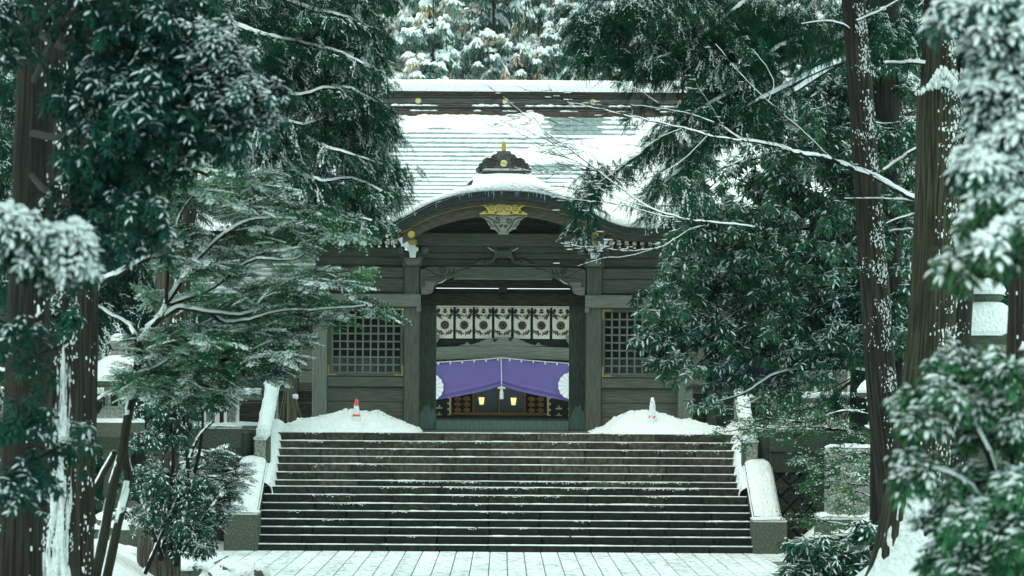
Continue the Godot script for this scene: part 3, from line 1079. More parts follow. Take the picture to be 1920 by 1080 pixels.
	for s in [-1, 1]:
		var X := func(px: float) -> float: return px if s < 0 else mir(px)
		line(fl, [[X.call(884), 495], [X.call(892), 491], [X.call(901), 485.5], [X.call(909), 484], [X.call(916), 489]], 63.53, 0.011)
		line(fl, [[X.call(919), 490], [X.call(923), 479], [X.call(926), 476]], 63.53, 0.011)
		line(fl, [[X.call(928), 495], [X.call(932), 487], [X.call(939), 483]], 63.53, 0.012)
		scroll(fl, atb(X.call(908), 490, 63.54), 0.035, 1.2, -s, 1.0, 0.009)
		for k in 4:
			line(fl, [[X.call(930 + 3 * k), 496], [X.call(934 + 2.4 * k), 488 + k]], 63.54, 0.008)
	part("strut_carving", fl, M.carved_dark, g)
	fl = MB.new()
	for s in [-1, 1]:
		line(fl, [[942 - s * 29, 464], [942 - s * 24, 467], [942 - s * 17, 471]], 63.5, 0.014)
	part("strut_tip", fl, M.white_paint, g)
	# the dark field under the arch
	var f := PackedVector2Array()
	var arch := MB.new()
	for k in 33:
		var x := lerpf(-2.0, 2.0, k / 32.0)
		f.append(Vector2(x, edge_y(x) - 0.4))
	f.append(Vector2(2.0, 6.2)); f.append(Vector2(-2.0, 6.2))
	arch.prism(f, 0.1, at_d(63.62))
	part("gable_field", arch, M.wood_dark, g)
	bpart("field_board", 800, 416, mir(800), 418.5, 63.58, 0.06, M.wood_dark, g, 0.004)
	build_roof(g)

func build_roof(g: Node3D) -> void:
	var W := 5.5
	# thick front edge in layers, following the curve
	for q in [[0.0, 0.10, 61.5, "roof_edge"], [0.10, 0.19, 61.52, "roof_edge"], [0.19, 0.285, 61.55, "wood_dark"]]:
		var mb := MB.new()
		edge_strip(mb, -W, W, q[0], q[1], q[2], 0.4, 90)
		part("eave_layer", mb, M[q[3]], g)
	var mb := MB.new()
	edge_strip(mb, -2.12, 2.12, 0.292, 0.53, 61.72, 0.12, 60)
	part("bargeboard", mb, M.wood_brown, g)
	mb = MB.new()
	edge_strip(mb, -2.16, 2.16, 0.286, 0.302, 61.70, 0.05, 60)
	part("gilt_edge", mb, M.gold, g)
	# soffit
	mb = MB.new()
	var rows := []
	for i in 2:
		var row := PackedVector3Array()
		for k in 61:
			var x := lerpf(-W, W, k / 60.0)
			row.append(Vector3(x, edge_y(x) - 0.23 + 0.02 * i, D0 - (61.6 if i == 0 else 64.4)))
		rows.append(row)
	mb.sheet(rows, Vector3.DOWN)
	part("soffit", mb, M.wood_dark, g)
	# courses of copper sheet, each a strip with a lip, from eave to ridge
	var n := 27
	for i in n:
		var d0 := 61.5 + 5.35 * i / n
		var d1 := 61.5 + 5.35 * (i + 1) / n + 0.05
		mb = MB.new()
		var hw := lerpf(W, 5.0, i / float(n))
		var r0 := PackedVector3Array()
		var r1 := PackedVector3Array()
		var r2 := PackedVector3Array()
		for k in 67:
			var x := lerpf(-hw, hw, k / 66.0)
			r0.append(Vector3(x, roof_y(x, d0) - 0.005, D0 - d0))
			r1.append(Vector3(x, roof_y(x, d0) + 0.038, D0 - d0))
			r2.append(Vector3(x, roof_y(x, d1) + 0.002, D0 - d1))
		mb.sheet([r0, r1], Vector3(0, 0.1, 1))
		mb.sheet([r1, r2])
		var co := part("roof_course", mb, M.copper_roof, g)
		# snow caught on the course
		var sb := MB.new()
		var prof := []
		for k in 161:
			var x := lerpf(-hw + 0.05, hw - 0.05, k / 160.0)
			var c := 0.5 + 0.55 * nz.get_noise_2d(x * 0.9, i * 0.55 + 3.0) + 0.3 * nz.get_noise_2d(x * 4.0, i * 2.0)
			c -= 0.95 * exp(-pow((x - 1.6 - 0.2 * nz.get_noise_2d(x * 3.0, i * 1.1)) / 0.62, 4.0)) * smoothstep(21.5, 23.5, i)
			c -= 0.9 * exp(-pow((x - 1.12 - 0.2 * nz.get_noise_2d(x * 3.0, i * 1.1)) / 0.5, 4.0)) * exp(-pow((i - 15.3) / 1.3, 4.0))
			var th := 0.014 * clampf(c * 2.0, -0.6, 1.0)
			var da := lerpf(d0 + 0.012, d1, 0.0)
			var row := PackedVector3Array()
			var y0 := roof_y(x, d0) + 0.038
			var y1 := roof_y(x, d1) + 0.002
			row.append(Vector3(x, y0 - 0.004, D0 - da - 0.02))
			row.append(Vector3(x, y0 + th, D0 - da - 0.032))
			row.append(Vector3(x, lerpf(y0, y1, 0.5) + th * 1.15, D0 - lerpf(da, d1, 0.5)))
			row.append(Vector3(x, y1 + th * 0.8, D0 - d1))
			prof.append(row)
		sb.sheet(prof)
		part("course_snow", sb, M.snow, co)
	# drifts lying over the courses: a sheet that dips under the roof where the snow has slid away
	mb = MB.new()
	rows = []
	for i in 75:
		var d := 61.42 + 5.35 * i / 74.0
		var row := PackedVector3Array()
		for k in 221:
			var x := -5.5 + 11.0 * k / 220.0
			row.append(Vector3(x, roof_y(x, maxf(d, 61.5)) + drift(x, d), D0 - d))
		rows.append(row)
	mb.sheet(rows)
	part("roof_snow", mb, M.snow, g)
	# lip of snow curling over the front edge
	mb = MB.new()
	rows = []
	for k in 181:
		var x := lerpf(-5.45, 5.45, k / 180.0)
		var y := edge_y(x)
		var j := 0.5 + 0.25 * sin(x * 2.3 + 1.0) + 0.2 * sin(x * 5.1)
		var tk := 0.09 + 0.07 * j + 0.10 * exp(-pow((x - 0.4) / 0.9, 2.0)) + 0.07 * smoothstep(1.6, 2.6, x)
		var row := PackedVector3Array()
		row.append(Vector3(x, y - 0.012, D0 - 61.497))
		row.append(Vector3(x, y + 0.0, D0 - 61.42 + 0.03 * j))
		row.append(Vector3(x, y + tk * 0.6, D0 - 61.40 + 0.02 * j))
		row.append(Vector3(x, y + tk, D0 - 61.5))
		row.append(Vector3(x, roof_y(x, 61.8) + tk * 0.6, D0 - 61.8))
		row.append(Vector3(x, roof_y(x, 62.1) - 0.03, D0 - 62.1))
		rows.append(row)
	mb.sheet(rows, Vector3(0, 0.3, 1))
	part("eave_snow", mb, M.snow, g)
	# deep snow between the front edge and the ornament, thinning to the right
	mb = MB.new()
	rows = []
	for k in 61:
		var x := lerpf(-0.78, 2.0, k / 60.0)
		var full := 0.40 * smoothstep(-0.78, -0.56, x) * (1.0 - 0.62 * smoothstep(0.45, 1.3, x)) * (1.0 - smoothstep(1.5, 2.0, x))
		var row := PackedVector3Array()
		for i in 11:
			var t := i / 10.0
			var d := 61.43 + 0.95 * t
			var e: float = pow(sin(PI * clampf(t * 0.62 + 0.10, 0.0, 1.0)), 0.8) if i > 0 else 0.0
			row.append(Vector3(x, lerpf(edge_y(x), roof_y(x, maxf(d, 61.5)), 0.7 if i else 0.0) + full * e + 0.012 * nz.get_noise_2d(x * 2.0, t * 3.0) - (0.03 if k == 0 or k == 60 else 0.0), D0 - d))
		rows.append(row)
	mb.sheet(rows)
	part("front_drift", mb, M.snow, g)
	# icicles
	for k in 26:
		var x := rng.randf_range(-0.95, 0.95) if k < 20 else rng.randf_range(-1.5, 1.4)
		var l := rng.randf_range(0.06, 0.2)
		mb = MB.new()
		var y := edge_y(x)
		mb.tube(PackedVector3Array([Vector3(x, y, D0 - 61.46), Vector3(x, y - l * 0.5, D0 - 61.46), Vector3(x, y - l, D0 - 61.46)]), PackedFloat32Array([0.011, 0.007, 0.001]), 6)
		part("icicle", mb, M.ice, g)
	# rear slope and gable ends
	mb = MB.new()
	rows = []
	for i in 9:
		var row := PackedVector3Array()
		for k in 31:
			var x := lerpf(-5.3, 5.3, k / 30.0)
			var dd := 61.5 + 5.6 * (1.0 - i / 8.0)
			row.append(Vector3(x, plain_y(x, dd) + 0.06, D0 - (134.4 - dd)))
		rows.append(row)
	mb.sheet(rows)
	part("rear_roof", mb, M.snow, g)
	for s in [-1, 1]:
		mb = MB.new()
		mb.prism(PackedVector2Array([Vector2(-63.6, 6.3), Vector2(-67.2, 8.9), Vector2(-70.8, 6.3)]), 0.1, Transform3D(Basis(Vector3(0, 0, 1), Vector3(0, 1, 0), Vector3(-1, 0, 0)), Vector3(4.1 * s, 0, D0)))
		part("end_gable", mb, M.wood_across, g)
	# the ridge: rolls, boards, gilt discs, snow along the top
	var zr := D0 - 66.85
	for q in [[9.245, 9.40, 0.42, "ridge_brown"], [9.40, 9.475, 0.36, "ridge_metal"], [9.478, 9.52, 0.39, "ridge_brown"], [9.523, 9.565, 0.34, "ridge_metal"], [9.567, 9.715, 0.30, "ridge_metal"], [9.718, 9.765, 0.33, "ridge_brown"], [9.768, 9.80, 0.31, "ridge_metal"], [9.803, 9.855, 0.36, "ridge_brown"]]:
		mb = MB.new()
		mb.box(Vector3(-5.0, q[0], zr - 0.35 - q[2]), Vector3(5.0, q[1], zr - 0.35 + q[2]), 0.02)
		part("ridge_layer", mb, M[q[3]], g)
	for k in 5:
		var x := -3.98 + 1.99 * k
		var disc := MB.new()
		disc.lathe([Vector2(0, 0.02), Vector2(0.055, 0.02), Vector2(0.07, 0.0)], Vector3.ZERO, 18)
		for j in 12:
			var th := TAU * j / 12.0
			disc.lump(Vector3(cos(th) * 0.045, 0.02, sin(th) * 0.045), Vector3(0.012, 0.006, 0.012), 1.0, 0.0, 6, 4)
		var o := meshed("ridge_disc", disc.mesh(M.gold_pale), g, Vector3(x + 0.03, 9.638, zr - 0.048) - g.position)
		o.rotation.x = PI / 2
	mb = MB.new()
	rows = []
	for k in 101:
		var x := lerpf(-5.05, 5.05, k / 100.0)
		var row := PackedVector3Array()
		var up := 0.30 + 0.012 * nz.get_noise_2d(x * 0.8, 3.0)
		for j in 11:
			var u: float = [0.0, 0.012, 0.05, 0.15, 0.3, 0.5, 0.7, 0.85, 0.95, 0.988, 1.0][j]
			row.append(Vector3(x, 9.85 + (0.0 if j == 0 or j == 10 else up * pow(sin(PI * u), 0.2)), zr - 0.75 + 0.82 * u))
		rows.append(row)
	mb.sheet(rows)
	part("ridge_snow", mb, M.snow, g)
	mb = MB.new()
	for k in 70:
		var x := lerpf(-4.9, 4.9, k / 69.0) + rng.randf_range(-0.05, 0.05)
		if nz.get_noise_2d(x * 1.3, 77.0) < -0.12:
			continue
		mb.lump(Vector3(x, 9.525, zr + 0.0), Vector3(0.11, rng.randf_range(0.015, 0.045), 0.045), k, 0.25, 8, 5)
		if nz.get_noise_2d(x * 1.1, 99.0) > 0.05:
			mb.lump(Vector3(x, 9.405, zr + 0.02), Vector3(0.1, rng.randf_range(0.012, 0.03), 0.04), k + 3.0, 0.25, 8, 5)
	part("ridge_crumbs", mb, M.snow, g, "stuff")
	# the ornament on the curved gable: scrolled plate, base, gilt disc and finial, hood of snow
	var od := 61.95
	var op := MB.new()
	op.prism(outline([[942, 283], [930, 283], [928, 288], [921, 290], [917, 296], [910, 295], [903, 299], [901, 305], [896, 306], [895, 312], [890, 316], [889.5, 322], [895, 324], [899, 318], [942, 318]], od), 0.22, at_d(od))
	part("ridge_end_ornament", op, M.ridge_metal, g)
	op = MB.new()
	for s in [-1, 1]:
		var X := func(px: float) -> float: return px if s < 0 else mir(px)
		scroll(op, atb(X.call(917), 307, od - 0.01), 0.105, 1.8, s, 0.4 if s < 0 else PI - 0.4, 0.016)
		line(op, [[X.call(896), 320], [X.call(899), 312], [X.call(906), 303], [X.call(914), 297], [X.call(922), 298], [X.call(929), 302]], od - 0.01, 0.016)
		line(op, [[X.call(922), 292], [X.call(928), 296], [X.call(930), 305]], od - 0.01, 0.013)
		scroll(op, atb(X.call(899), 314, od - 0.01), 0.04, 1.3, s, 0.4 if s < 0 else PI - 0.4, 0.012)
	part("ornament_scroll", op, M.wood_dark, g)
	bpart("ornament_base", 901, 319.5, mir(901), 323.5, od - 0.06, 0.3, M.ridge_metal, g, 0.01)
	var disc := MB.new()
	disc.lathe([Vector2(0, 0.03), Vector2(0.06, 0.03), Vector2(0.075, 0.0)], Vector3.ZERO, 20)
	for j in 12:
		var th := TAU * j / 12.0
		disc.lump(Vector3(cos(th) * 0.05, 0.03, sin(th) * 0.05), Vector3(0.014, 0.008, 0.014), 1.0, 0.0, 6, 4)
	var od2 := meshed("ornament_disc", disc.mesh(M.gold_pale), g, atb(942, 306.5, od - 0.05) - g.position)
	od2.rotation.x = PI / 2
	op = MB.new()
	var fz := atb(942, 283, od + 0.02)
	var fp := PackedVector2Array()
	for k in 17:
		var th := TAU * k / 16.0
		if k < 16:
			fp.append(Vector2(fz.x + cos(th) * 0.052, fz.y + 0.09 + sin(th) * 0.12))
	op.prism(fp, 0.7, Transform3D(Basis(), Vector3(0, 0, fz.z)))
	part("gilt_finial", op, M.gold, g)
	# snow lying on the ornament's back and shoulders, running back up the slope
	op = MB.new()
	rows = []
	for i in 17:
		var d := od + 0.02 + 2.4 * i / 16.0
		var row := PackedVector3Array()
		for k in 33:
			var u := k / 32.0 * 2.0 - 1.0
			var hx := 0.64 + 0.22 * i / 16.0
			var crest := lerpf(8.13, 8.16, i / 16.0)
			var y := crest - 0.62 * pow(absf(u), 1.35) + 0.03 * nz.get_noise_2d(u * 4.0, i * 0.5)
			if i == 0:
				y -= 0.08
			row.append(Vector3(u * hx, y, D0 - d))
		rows.append(row)
	op.sheet(rows)
	part("ornament_snow", op, M.snow, g)
	op = MB.new()
	snow_cap(op, atb(903, 0, od).x, atb(mir(903), 0, od).x, D0 - od - 0.01, D0 - od + 0.07, atb(0, 319, od).y, 0.035, 8.0, 20, 3)
	part("base_snow", op, M.snow, g)
	# gilt lattice plate and the carved pendant in the middle of the bargeboard
	var pd := 61.58
	var gp := MB.new()
	gp.prism(outline([[942, 381], [920, 381], [891, 380.5], [891, 382.5], [905, 387], [911, 391], [908, 395], [897, 400.5], [897, 402.5], [920, 401.5], [942, 403.5]], pd), 0.03, at_d(pd))
	part("gilt_plate", gp, M.gold, g)
	gp = MB.new()
	for s in [-1, 1]:
		for q in [[934, 391, 0.085, 1.0], [921, 390, 0.07, -1.0], [912, 385, 0.035, 1.0], [911, 397, 0.035, -1.0], [927, 398.5, 0.03, 1.0], [927, 384.5, 0.03, -1.0]]:
			var X: float = q[0] if s < 0 else mir(q[0])
			scroll(gp, atb(X, q[1], pd - 0.005), q[2], 1.5, q[3] * s, 1.0, 0.007)
	part("plate_openwork", gp, M.carved_dark, g)
	gp = MB.new()
	gp.prism(outline([[942, 404], [899, 403.5], [897, 405.5], [905, 409], [911, 414], [914, 422], [919, 425], [917, 429], [926, 431], [931, 435], [933, 439.5], [942, 439.5]], pd + 0.03), 0.07, at_d(pd + 0.03))
	part("carved_pendant", gp, M.wood_pale, g)
	gp = MB.new()
	for s in [-1, 1]:
		var X := func(px: float) -> float: return px if s < 0 else mir(px)
		scroll(gp, atb(X.call(930), 414, pd + 0.025), 0.065, 1.4, s, 2.0, 0.012)
		line(gp, [[X.call(902), 406], [X.call(914), 408], [X.call(923), 413], [X.call(926), 422], [X.call(933), 430], [X.call(936), 436]], pd + 0.025, 0.010)
		line(gp, [[X.call(912), 412], [X.call(918), 420], [X.call(925), 426]], pd + 0.025, 0.009)
		scroll(gp, atb(X.call(938.5), 424, pd + 0.025), 0.035, 1.1, -s, 1.0, 0.010)
	part("pendant_carving", gp, M.carved_dark, g)

func edge_strip(mb: MB, x0: float, x1: float, y_top: float, y_bot: float, d: float, deep: float, n: int) -> void:
	var a := PackedVector3Array(); var b := PackedVector3Array(); var c := PackedVector3Array(); var e := PackedVector3Array()
	for k in n + 1:
		var x := lerpf(x0, x1, float(k) / n)
		var y := edge_y(x)
		a.append(Vector3(x, y - y_top, D0 - d)); b.append(Vector3(x, y - y_bot, D0 - d))
		c.append(Vector3(x, y - y_bot, D0 - d - deep)); e.append(Vector3(x, y - y_top, D0 - d - deep))
	mb.sheet([a, b], Vector3(0, 0, 1))
	mb.sheet([b, c], Vector3.DOWN)
	mb.sheet([c, e], Vector3(0, 0, -1))
	mb.sheet([e, a], Vector3.UP)
	for k in [0, n]:
		mb.quad(a[k], b[k], c[k], e[k], Vector3(-1 if k == 0 else 1, 0, 0))

# thickness of the drifts on the gate roof; below nought the snow has gone
func drift(x: float, d: float) -> float:
	var s := (d - 61.5) / 5.3
	var n := 0.5 * nz.get_noise_2d(x * 0.55 + 4.0, d * 0.8) + 0.3 * nz.get_noise_2d(x * 2.2, d * 2.4 + 8.0) + 0.14 * nz.get_noise_2d(x * 7.0, d * 7.0)
	var want := -0.85
	want += 1.25 * smoothstep(0.2, 1.4, x - 0.5 * (0.5 - s))                    # the right half lies deep
	want += 1.3 * smoothstep(0.80, 0.9, s) * (1.0 - smoothstep(0.6, 1.2, x))     # a band under the ridge on the left
	want += 1.0 * exp(-pow((x + 0.9) / 0.85, 2.0) - pow((s - 0.38) / 0.2, 2.0))  # round the ornament
	want += 1.3 * exp(-pow((x - 0.25) / 1.0, 2.0) - pow((s - 0.62) / 0.16, 2.0))
	want += 1.5 * exp(-pow((x + 0.15) / 1.0, 2.0) - pow(s / 0.10, 2.0))           # over the curved front
	want += 0.9 * smoothstep(1.3, 2.4, x) * (1.0 - smoothstep(0.05, 0.25, s))
	want -= 1.9 * exp(-pow((x - 1.55) / 0.75, 2.0) - pow((s - 0.93) / 0.09, 2.0))  # bare sheet below the ridge
	want -= 2.4 * exp(-pow((x - 1.12) / 0.5, 2.0) - pow((s - 0.56) / 0.06, 2.0))   # and a bare gap above the hump
	var t := want + n * 0.9
	return clampf(t * 0.16, -0.05, 0.15)

# ---- the worship hall across the courtyard
func build_hall() -> void:
	var hd := 80.0
	var g := get_node("shrine_gate")
	bpart("threshold", 817, 789, mir(817), 809, 64.5, 0.3, M.wood_washed, g, 0.015)
	bpart("threshold_board", 817, 785, mir(817), 788.5, 64.62, 0.18, M.wood_post_inner, g, 0.01)
	var h := thing("worship_hall", "wooden worship hall with painted transom panels seen through the gate doorway", "shrine hall", Vector3(0, FLOOR, -25))
	# transom: dark frame with cream panels of flowers
	bpart("transom_frame", 770, 574, mir(770), 637, hd + 0.25, 0.15, M.navy_lacquer, h, 0.01)
	bpart("transom_bright_strip", 770, 573, mir(770), 576, hd + 0.08, 0.12, M.panel_cream, h, 0.005)  # pale strip standing in for the bright line of light above the panels
	var flower := MB.new()
	flower_panel(flower)
	var fm := flower.mesh(M.petal_dark)
	for k in 9:
		var px := 942.0 + 36.2 * (k - 4)
		var p := bpart("transom_panel", px - 15.6, 577, px + 15.6, 635, hd + 0.17, 0.05, M.panel_cream, h, 0.006)
		meshed("panel_flowers", fm, p, atb(px, 606, hd + 0.165) - h.position)
	bpart("black_beam", 760, 635, mir(760), 652, hd + 0.2, 0.3, M.black_lacquer, h)
	for s in [-1, 1]:
		var mb := MB.new()
		var X := func(px: float) -> float: return px if s < 0 else mir(px)
		mb.prism(outline([[X.call(780), 628], [X.call(823), 628], [X.call(823), 634], [X.call(821), 641], [X.call(813), 646], [X.call(780), 648]], hd, false), 0.2, at_d(hd))
		part("corbel", mb, M.wood_pale, h)
	var fl := MB.new()
	fl.prism(outline([[942, 632], [928, 632], [925, 634.5], [914, 634], [910, 637], [903, 639], [896, 643], [882, 647], [874, 641], [871, 646], [858, 648.5], [942, 648.5]], hd - 0.02), 0.12, at_d(hd - 0.02))
	part("frog_leg_strut", fl, M.wood_pale, h)
	fl = MB.new()
	for s in [-1, 1]:
		scroll(fl, atb(942 + s * 15.0, 637, hd - 0.05), 0.05, 1.1, s, 0.5, 0.022)
	part("strut_carving", fl, M.carved_dark, h)
	var kb := MB.new()
	kb.prism(outline([[942, 648.5], [880, 649.5], [800, 652], [770, 654], [770, 676], [800, 675.5], [880, 673], [942, 672]], hd), 0.3, at_d(hd))
	part("arched_beam", kb, M.wood_pale, h)
	bpart("inner_beam", 770, 675, mir(770), 690, hd + 0.3, 0.2, M.wood_dark, h)
	for q in [[822, 674.6, 832, 677], [836, 674.6, 846, 677]]:
		bpart("beam_fitting", q[0], q[1], q[2], q[3], hd + 0.28, 0.03, M.gold, h, 0.002)
	# doors: amber frames with glass, black leaves with gilt fittings at both sides
	for x in [846.0, 887.5, 936.0, 984.5, 1026.0]:
		bpart("door_stile", x - 1.6, 690, x + 1.6, 774, hd + 0.62, 0.06, M.amber_wood, h, 0.005)
	bpart("door_sill", 845, 773.5, 1028, 778.5, hd + 0.6, 0.1, M.amber_wood, h, 0.006)
	bpart("door_glass", 889, 690, 934.3, 773.5, hd + 0.66, 0.012, M.window_glass, h, 0.0)
	bpart("door_glass", 937.7, 690, 983, 773.5, hd + 0.66, 0.012, M.window_glass, h, 0.0)
	for s in [0, 1]:
		var x := 866.8 if s == 0 else 1005.2
		var m := MB.new()
		for k in 3:
			for q in [-1, 1]:
				var c := atb(x + q * 8.5, 748.0 + 10.5 * k, hd + 0.68)
				m.prism(PackedVector2Array([Vector2(c.x - 0.115, c.y), Vector2(c.x - 0.02, c.y + 0.075), Vector2(c.x + 0.10, c.y + 0.03), Vector2(c.x + 0.09, c.y - 0.04), Vector2(c.x - 0.02, c.y - 0.07)]), 0.03, at_d(hd + 0.68))
		part("carved_door_panel", m, M.amber_wood, h)
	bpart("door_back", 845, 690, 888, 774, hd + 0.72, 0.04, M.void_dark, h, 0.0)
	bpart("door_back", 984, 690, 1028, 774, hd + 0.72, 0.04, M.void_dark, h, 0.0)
	for s in [-1, 1]:
		var X := func(px: float) -> float: return px if s < 0 else 1872.0 - px
		bpart("black_door_leaf", X.call(790), 690, X.call(846), 783, hd + 0.56, 0.05, M.black_lacquer, h)
		var m := MB.new()
		pbox(m, X.call(842.5), 741, X.call(845.8), 784, hd + 0.54, 0.03, 0.003)
		for y in [746.0, 757.0, 768.0, 779.0]:
			pbox(m, X.call(839), y - 2, X.call(843), y + 2, hd + 0.545, 0.02, 0.003)
		for x in [824.0, 801.0]:
			for y in [765.0, 778.5]:
				pbox(m, X.call(x - 6), y - 0.8, X.call(x + 6), y + 2.0, hd + 0.545, 0.02, 0.003)
				pbox(m, X.call(x - 1.3), y - 5, X.call(x + 1.3), y - 1, hd + 0.545, 0.02, 0.003)
		part("gilt_fitting", m, M.gold_pale, h)
	bpart("base_beam", 760, 779, mir(760), 792, hd + 0.5, 0.3, M.black_lacquer, h)
	bpart("veranda_step", 780, 786, mir(780), 793, hd - 0.6, 0.9, M.wood_across, h)
	# inside, floor and walls to close the room
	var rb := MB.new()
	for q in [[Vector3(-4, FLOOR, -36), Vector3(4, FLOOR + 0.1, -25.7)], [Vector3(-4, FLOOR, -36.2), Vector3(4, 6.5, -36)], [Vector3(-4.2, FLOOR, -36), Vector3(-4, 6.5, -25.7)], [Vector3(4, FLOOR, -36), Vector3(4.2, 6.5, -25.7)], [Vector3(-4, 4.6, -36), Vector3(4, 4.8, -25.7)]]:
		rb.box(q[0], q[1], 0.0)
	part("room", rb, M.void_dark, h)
	for s in [-1, 1]:
		bpart("hall_post", 942 + s * 178 - 11, 560, 942 + s * 178 + 11, 792, hd - 0.1, 0.32, M.wood_pale_upright, h)
		var a := atb(942 + s * 190, 792, hd + 0.3)
		var mb := MB.new()
		mb.box(Vector3(minf(a.x, 12.5 * s), FLOOR, a.z - 0.2), Vector3(maxf(a.x, 12.5 * s), 5.6, a.z), 0.01)
		part("hall_wall", mb, M.wood_across, h)
	# roof under snow: eave edge, soffit, slope
	var mb := MB.new()
	mb.box(Vector3(-13.5, 5.5, D0 - 78.9), Vector3(13.5, 5.72, D0 - 78.5), 0.03)
	part("eave_edge", mb, M.roof_edge, h)
	mb = MB.new()
	mb.box(Vector3(-13.4, 5.44, D0 - 80.6), Vector3(13.4, 5.52, D0 - 78.91), 0.0)
	part("soffit", mb, M.wood_dark, h)
	mb = MB.new()
	var rows := []
	for i in 31:
		var t := i / 30.0
		var dd := 78.4 + 7.8 * t
		var row := PackedVector3Array()
		for k in 61:
			var x := lerpf(-13.7, 13.7, k / 60.0)
			var n := 0.5 + 0.5 * nz.get_noise_2d(x * 0.5 + 30.0, dd * 0.6)
			row.append(Vector3(x, 5.72 + 4.9 * (0.62 * t + 0.38 * t * t) + (0.05 if i > 0 else -0.02) + 0.12 * n * minf(1.0, t * 8.0), D0 - dd))
		rows.append(row)
	mb.sheet(rows)
	part("roof_snow", mb, M.snow, h)
	mb = MB.new()
	mb.box(Vector3(-12.8, 10.5, D0 - 87.0), Vector3(12.8, 11.0, D0 - 86.0), 0.05)
	part("ridge", mb, M.ridge_metal, h)
	mb = MB.new()
	rows = []
	for i in 7:
		var row := PackedVector3Array()
		for k in 21:
			row.append(Vector3(lerpf(-13.6, 13.6, k / 20.0), 10.6 - 0.75 * i, D0 - 86.5 - 1.5 * i))
		rows.append(row)
	mb.sheet(rows)
	part("rear_roof", mb, M.snow, h)
	mb = MB.new()
	snow_cap(mb, -12.8, 12.8, D0 - 87.0, D0 - 86.0, 11.0, 0.2, 60.0, 40, 3)
	part("ridge_snow", mb, M.snow, h)
	# the purple curtain, drawn up in the middle
	var cu := thing("purple_curtain", "purple shrine curtain with white chrysanthemum crests drawn up in the middle of the doorway", "curtain", Vector3(0, 4, -24.7))
	var cd := 79.7
	mb = MB.new()
	rows = []
	for j in 141:
		var px := 782.0 + 318.0 * j / 140.0
		var u := (px - 940.0) / 125.0
		var yt: float = 672.0 + 10.0 * pow(absf(u), 0.8) + 0.7 * absf(sin(u * 16.0))
		var yb := 722.0 + 29.0 * pow(absf(u), 0.72) if absf(u) < 1.35 else 758.0
		var col := PackedVector3Array()
		for i in 41:
			var v := i / 40.0
			var y := lerpf(yt, yb, v)
			var fold := sin(v * 34.0 - absf(u) * 3.0) * smoothstep(0.68, 0.95, v) * 0.045 * (1.0 - 0.5 * absf(u))
			var wave := (0.03 * sin(u * 9.0 + v * 2.0) + 0.012 * sin(u * 23.0 - v * 1.5)) * (1.0 - v * 0.4) + 0.03 * sin(v * PI)
			var p := atb(px, y, cd)
			p.z += fold + wave
			col.append(p)
		rows.append(col)
	mb.sheet(rows, Vector3(0, 0, 1))
	part("cloth", mb, M.purple_cloth, cu)
	for q in [[1072.0, 722.5], [806.0, 727.0]]:
		mb = MB.new()
		var pts := PackedVector2Array()
		for k in 96:
			var th := TAU * k / 96.0
			var r := 0.355 + 0.02 * absf(sin(th * 8.0))
			pts.append(Vector2(cos(th) * r, sin(th) * r))
		var c := atb(q[0], q[1], cd - 0.085)
		mb.prism(pts, 0.012, Transform3D(Basis(), c))
		var crest := part("crest", mb, M.white_cloth, cu)
		mb = MB.new()
		for k in 16:
			var th := TAU * k / 16.0
			mb.tube(PackedVector3Array([c + Vector3(cos(th) * 0.06, sin(th) * 0.06, 0.001), c + Vector3(cos(th) * 0.35, sin(th) * 0.35, 0.001)]), PackedFloat32Array([0.002, 0.0035]), 4)
		part("petal_line", mb, M.purple_cloth, crest)
	mb = MB.new()
	var rp := PackedVector3Array()
	var rr := PackedFloat32Array()
	for j in 41:
		var px := 782.0 + 318.0 * j / 40.0
		var u := (px - 940.0) / 125.0
		rp.append(atb(px, 670.5 + 10.0 * pow(absf(u), 0.8), cd - 0.02))
		rr.append(0.016)
	mb.tube(rp, rr, 6)
	part("hanging_rope", mb, M.rope_white, cu)
	for k in 12:
		var px := 822.0 + 22.2 * k
		var u := (px - 940.0) / 125.0
		var mt := MB.new()
		mt.lump(atb(px, 672.5 + 10.0 * pow(absf(u), 0.8), cd - 0.04), Vector3(0.028, 0.05, 0.025), k, 0.2, 8, 5)
		part("tie", mt, M.rope_white, cu)
	mb = MB.new()
	mb.tube(PackedVector3Array([atb(939, 672, cd - 0.1), atb(940, 700, cd - 0.12), atb(940.5, 726, cd - 0.12)]), PackedFloat32Array([0.013, 0.013, 0.013]), 6)
	part("cord", mb, M.rope_white, cu)
	mb = MB.new()
	var tc := atb(940.5, 728, cd - 0.12)
	mb.tube(PackedVector3Array([tc + Vector3(-0.1, 0.0, 0), tc + Vector3(0, 0.02, 0.02), tc + Vector3(0.1, 0.0, 0)]), PackedFloat32Array([0.025, 0.035, 0.025]), 7)
	mb.lathe([Vector2(0.03, 0.03), Vector2(0.035, -0.03), Vector2(0.03, -0.06), Vector2(0.05, -0.12), Vector2(0.055, -0.29), Vector2(0.0, -0.3)], tc, 12)
	part("tassel", mb, M.rope_white, cu)
	# two lit paper lanterns inside
	for q in [[903.0, 752.0, "left"], [963.0, 752.5, "right"]]:
		var c := atb(q[0], q[1], 81.6)
		var l := thing("paper_lantern", "lit paper lantern, %s of the two glowing behind the hall doors" % q[2], "lantern", c, "lit lanterns in the hall")
		mb = MB.new()
		mb.lathe([Vector2(0.055, -0.1), Vector2(0.085, 0.1)], c, 6, 0.2, false)
		part("paper_shade", mb, M.lamp_paper, l)
		mb = MB.new()
		mb.lathe([Vector2(0.0, 0.13), Vector2(0.1, 0.10), Vector2(0.0, 0.10)], c, 6, 0.2, false)
		mb.lathe([Vector2(0.0, -0.1), Vector2(0.065, -0.1), Vector2(0.06, -0.12), Vector2(0.0, -0.12)], c, 6, 0.2, false)
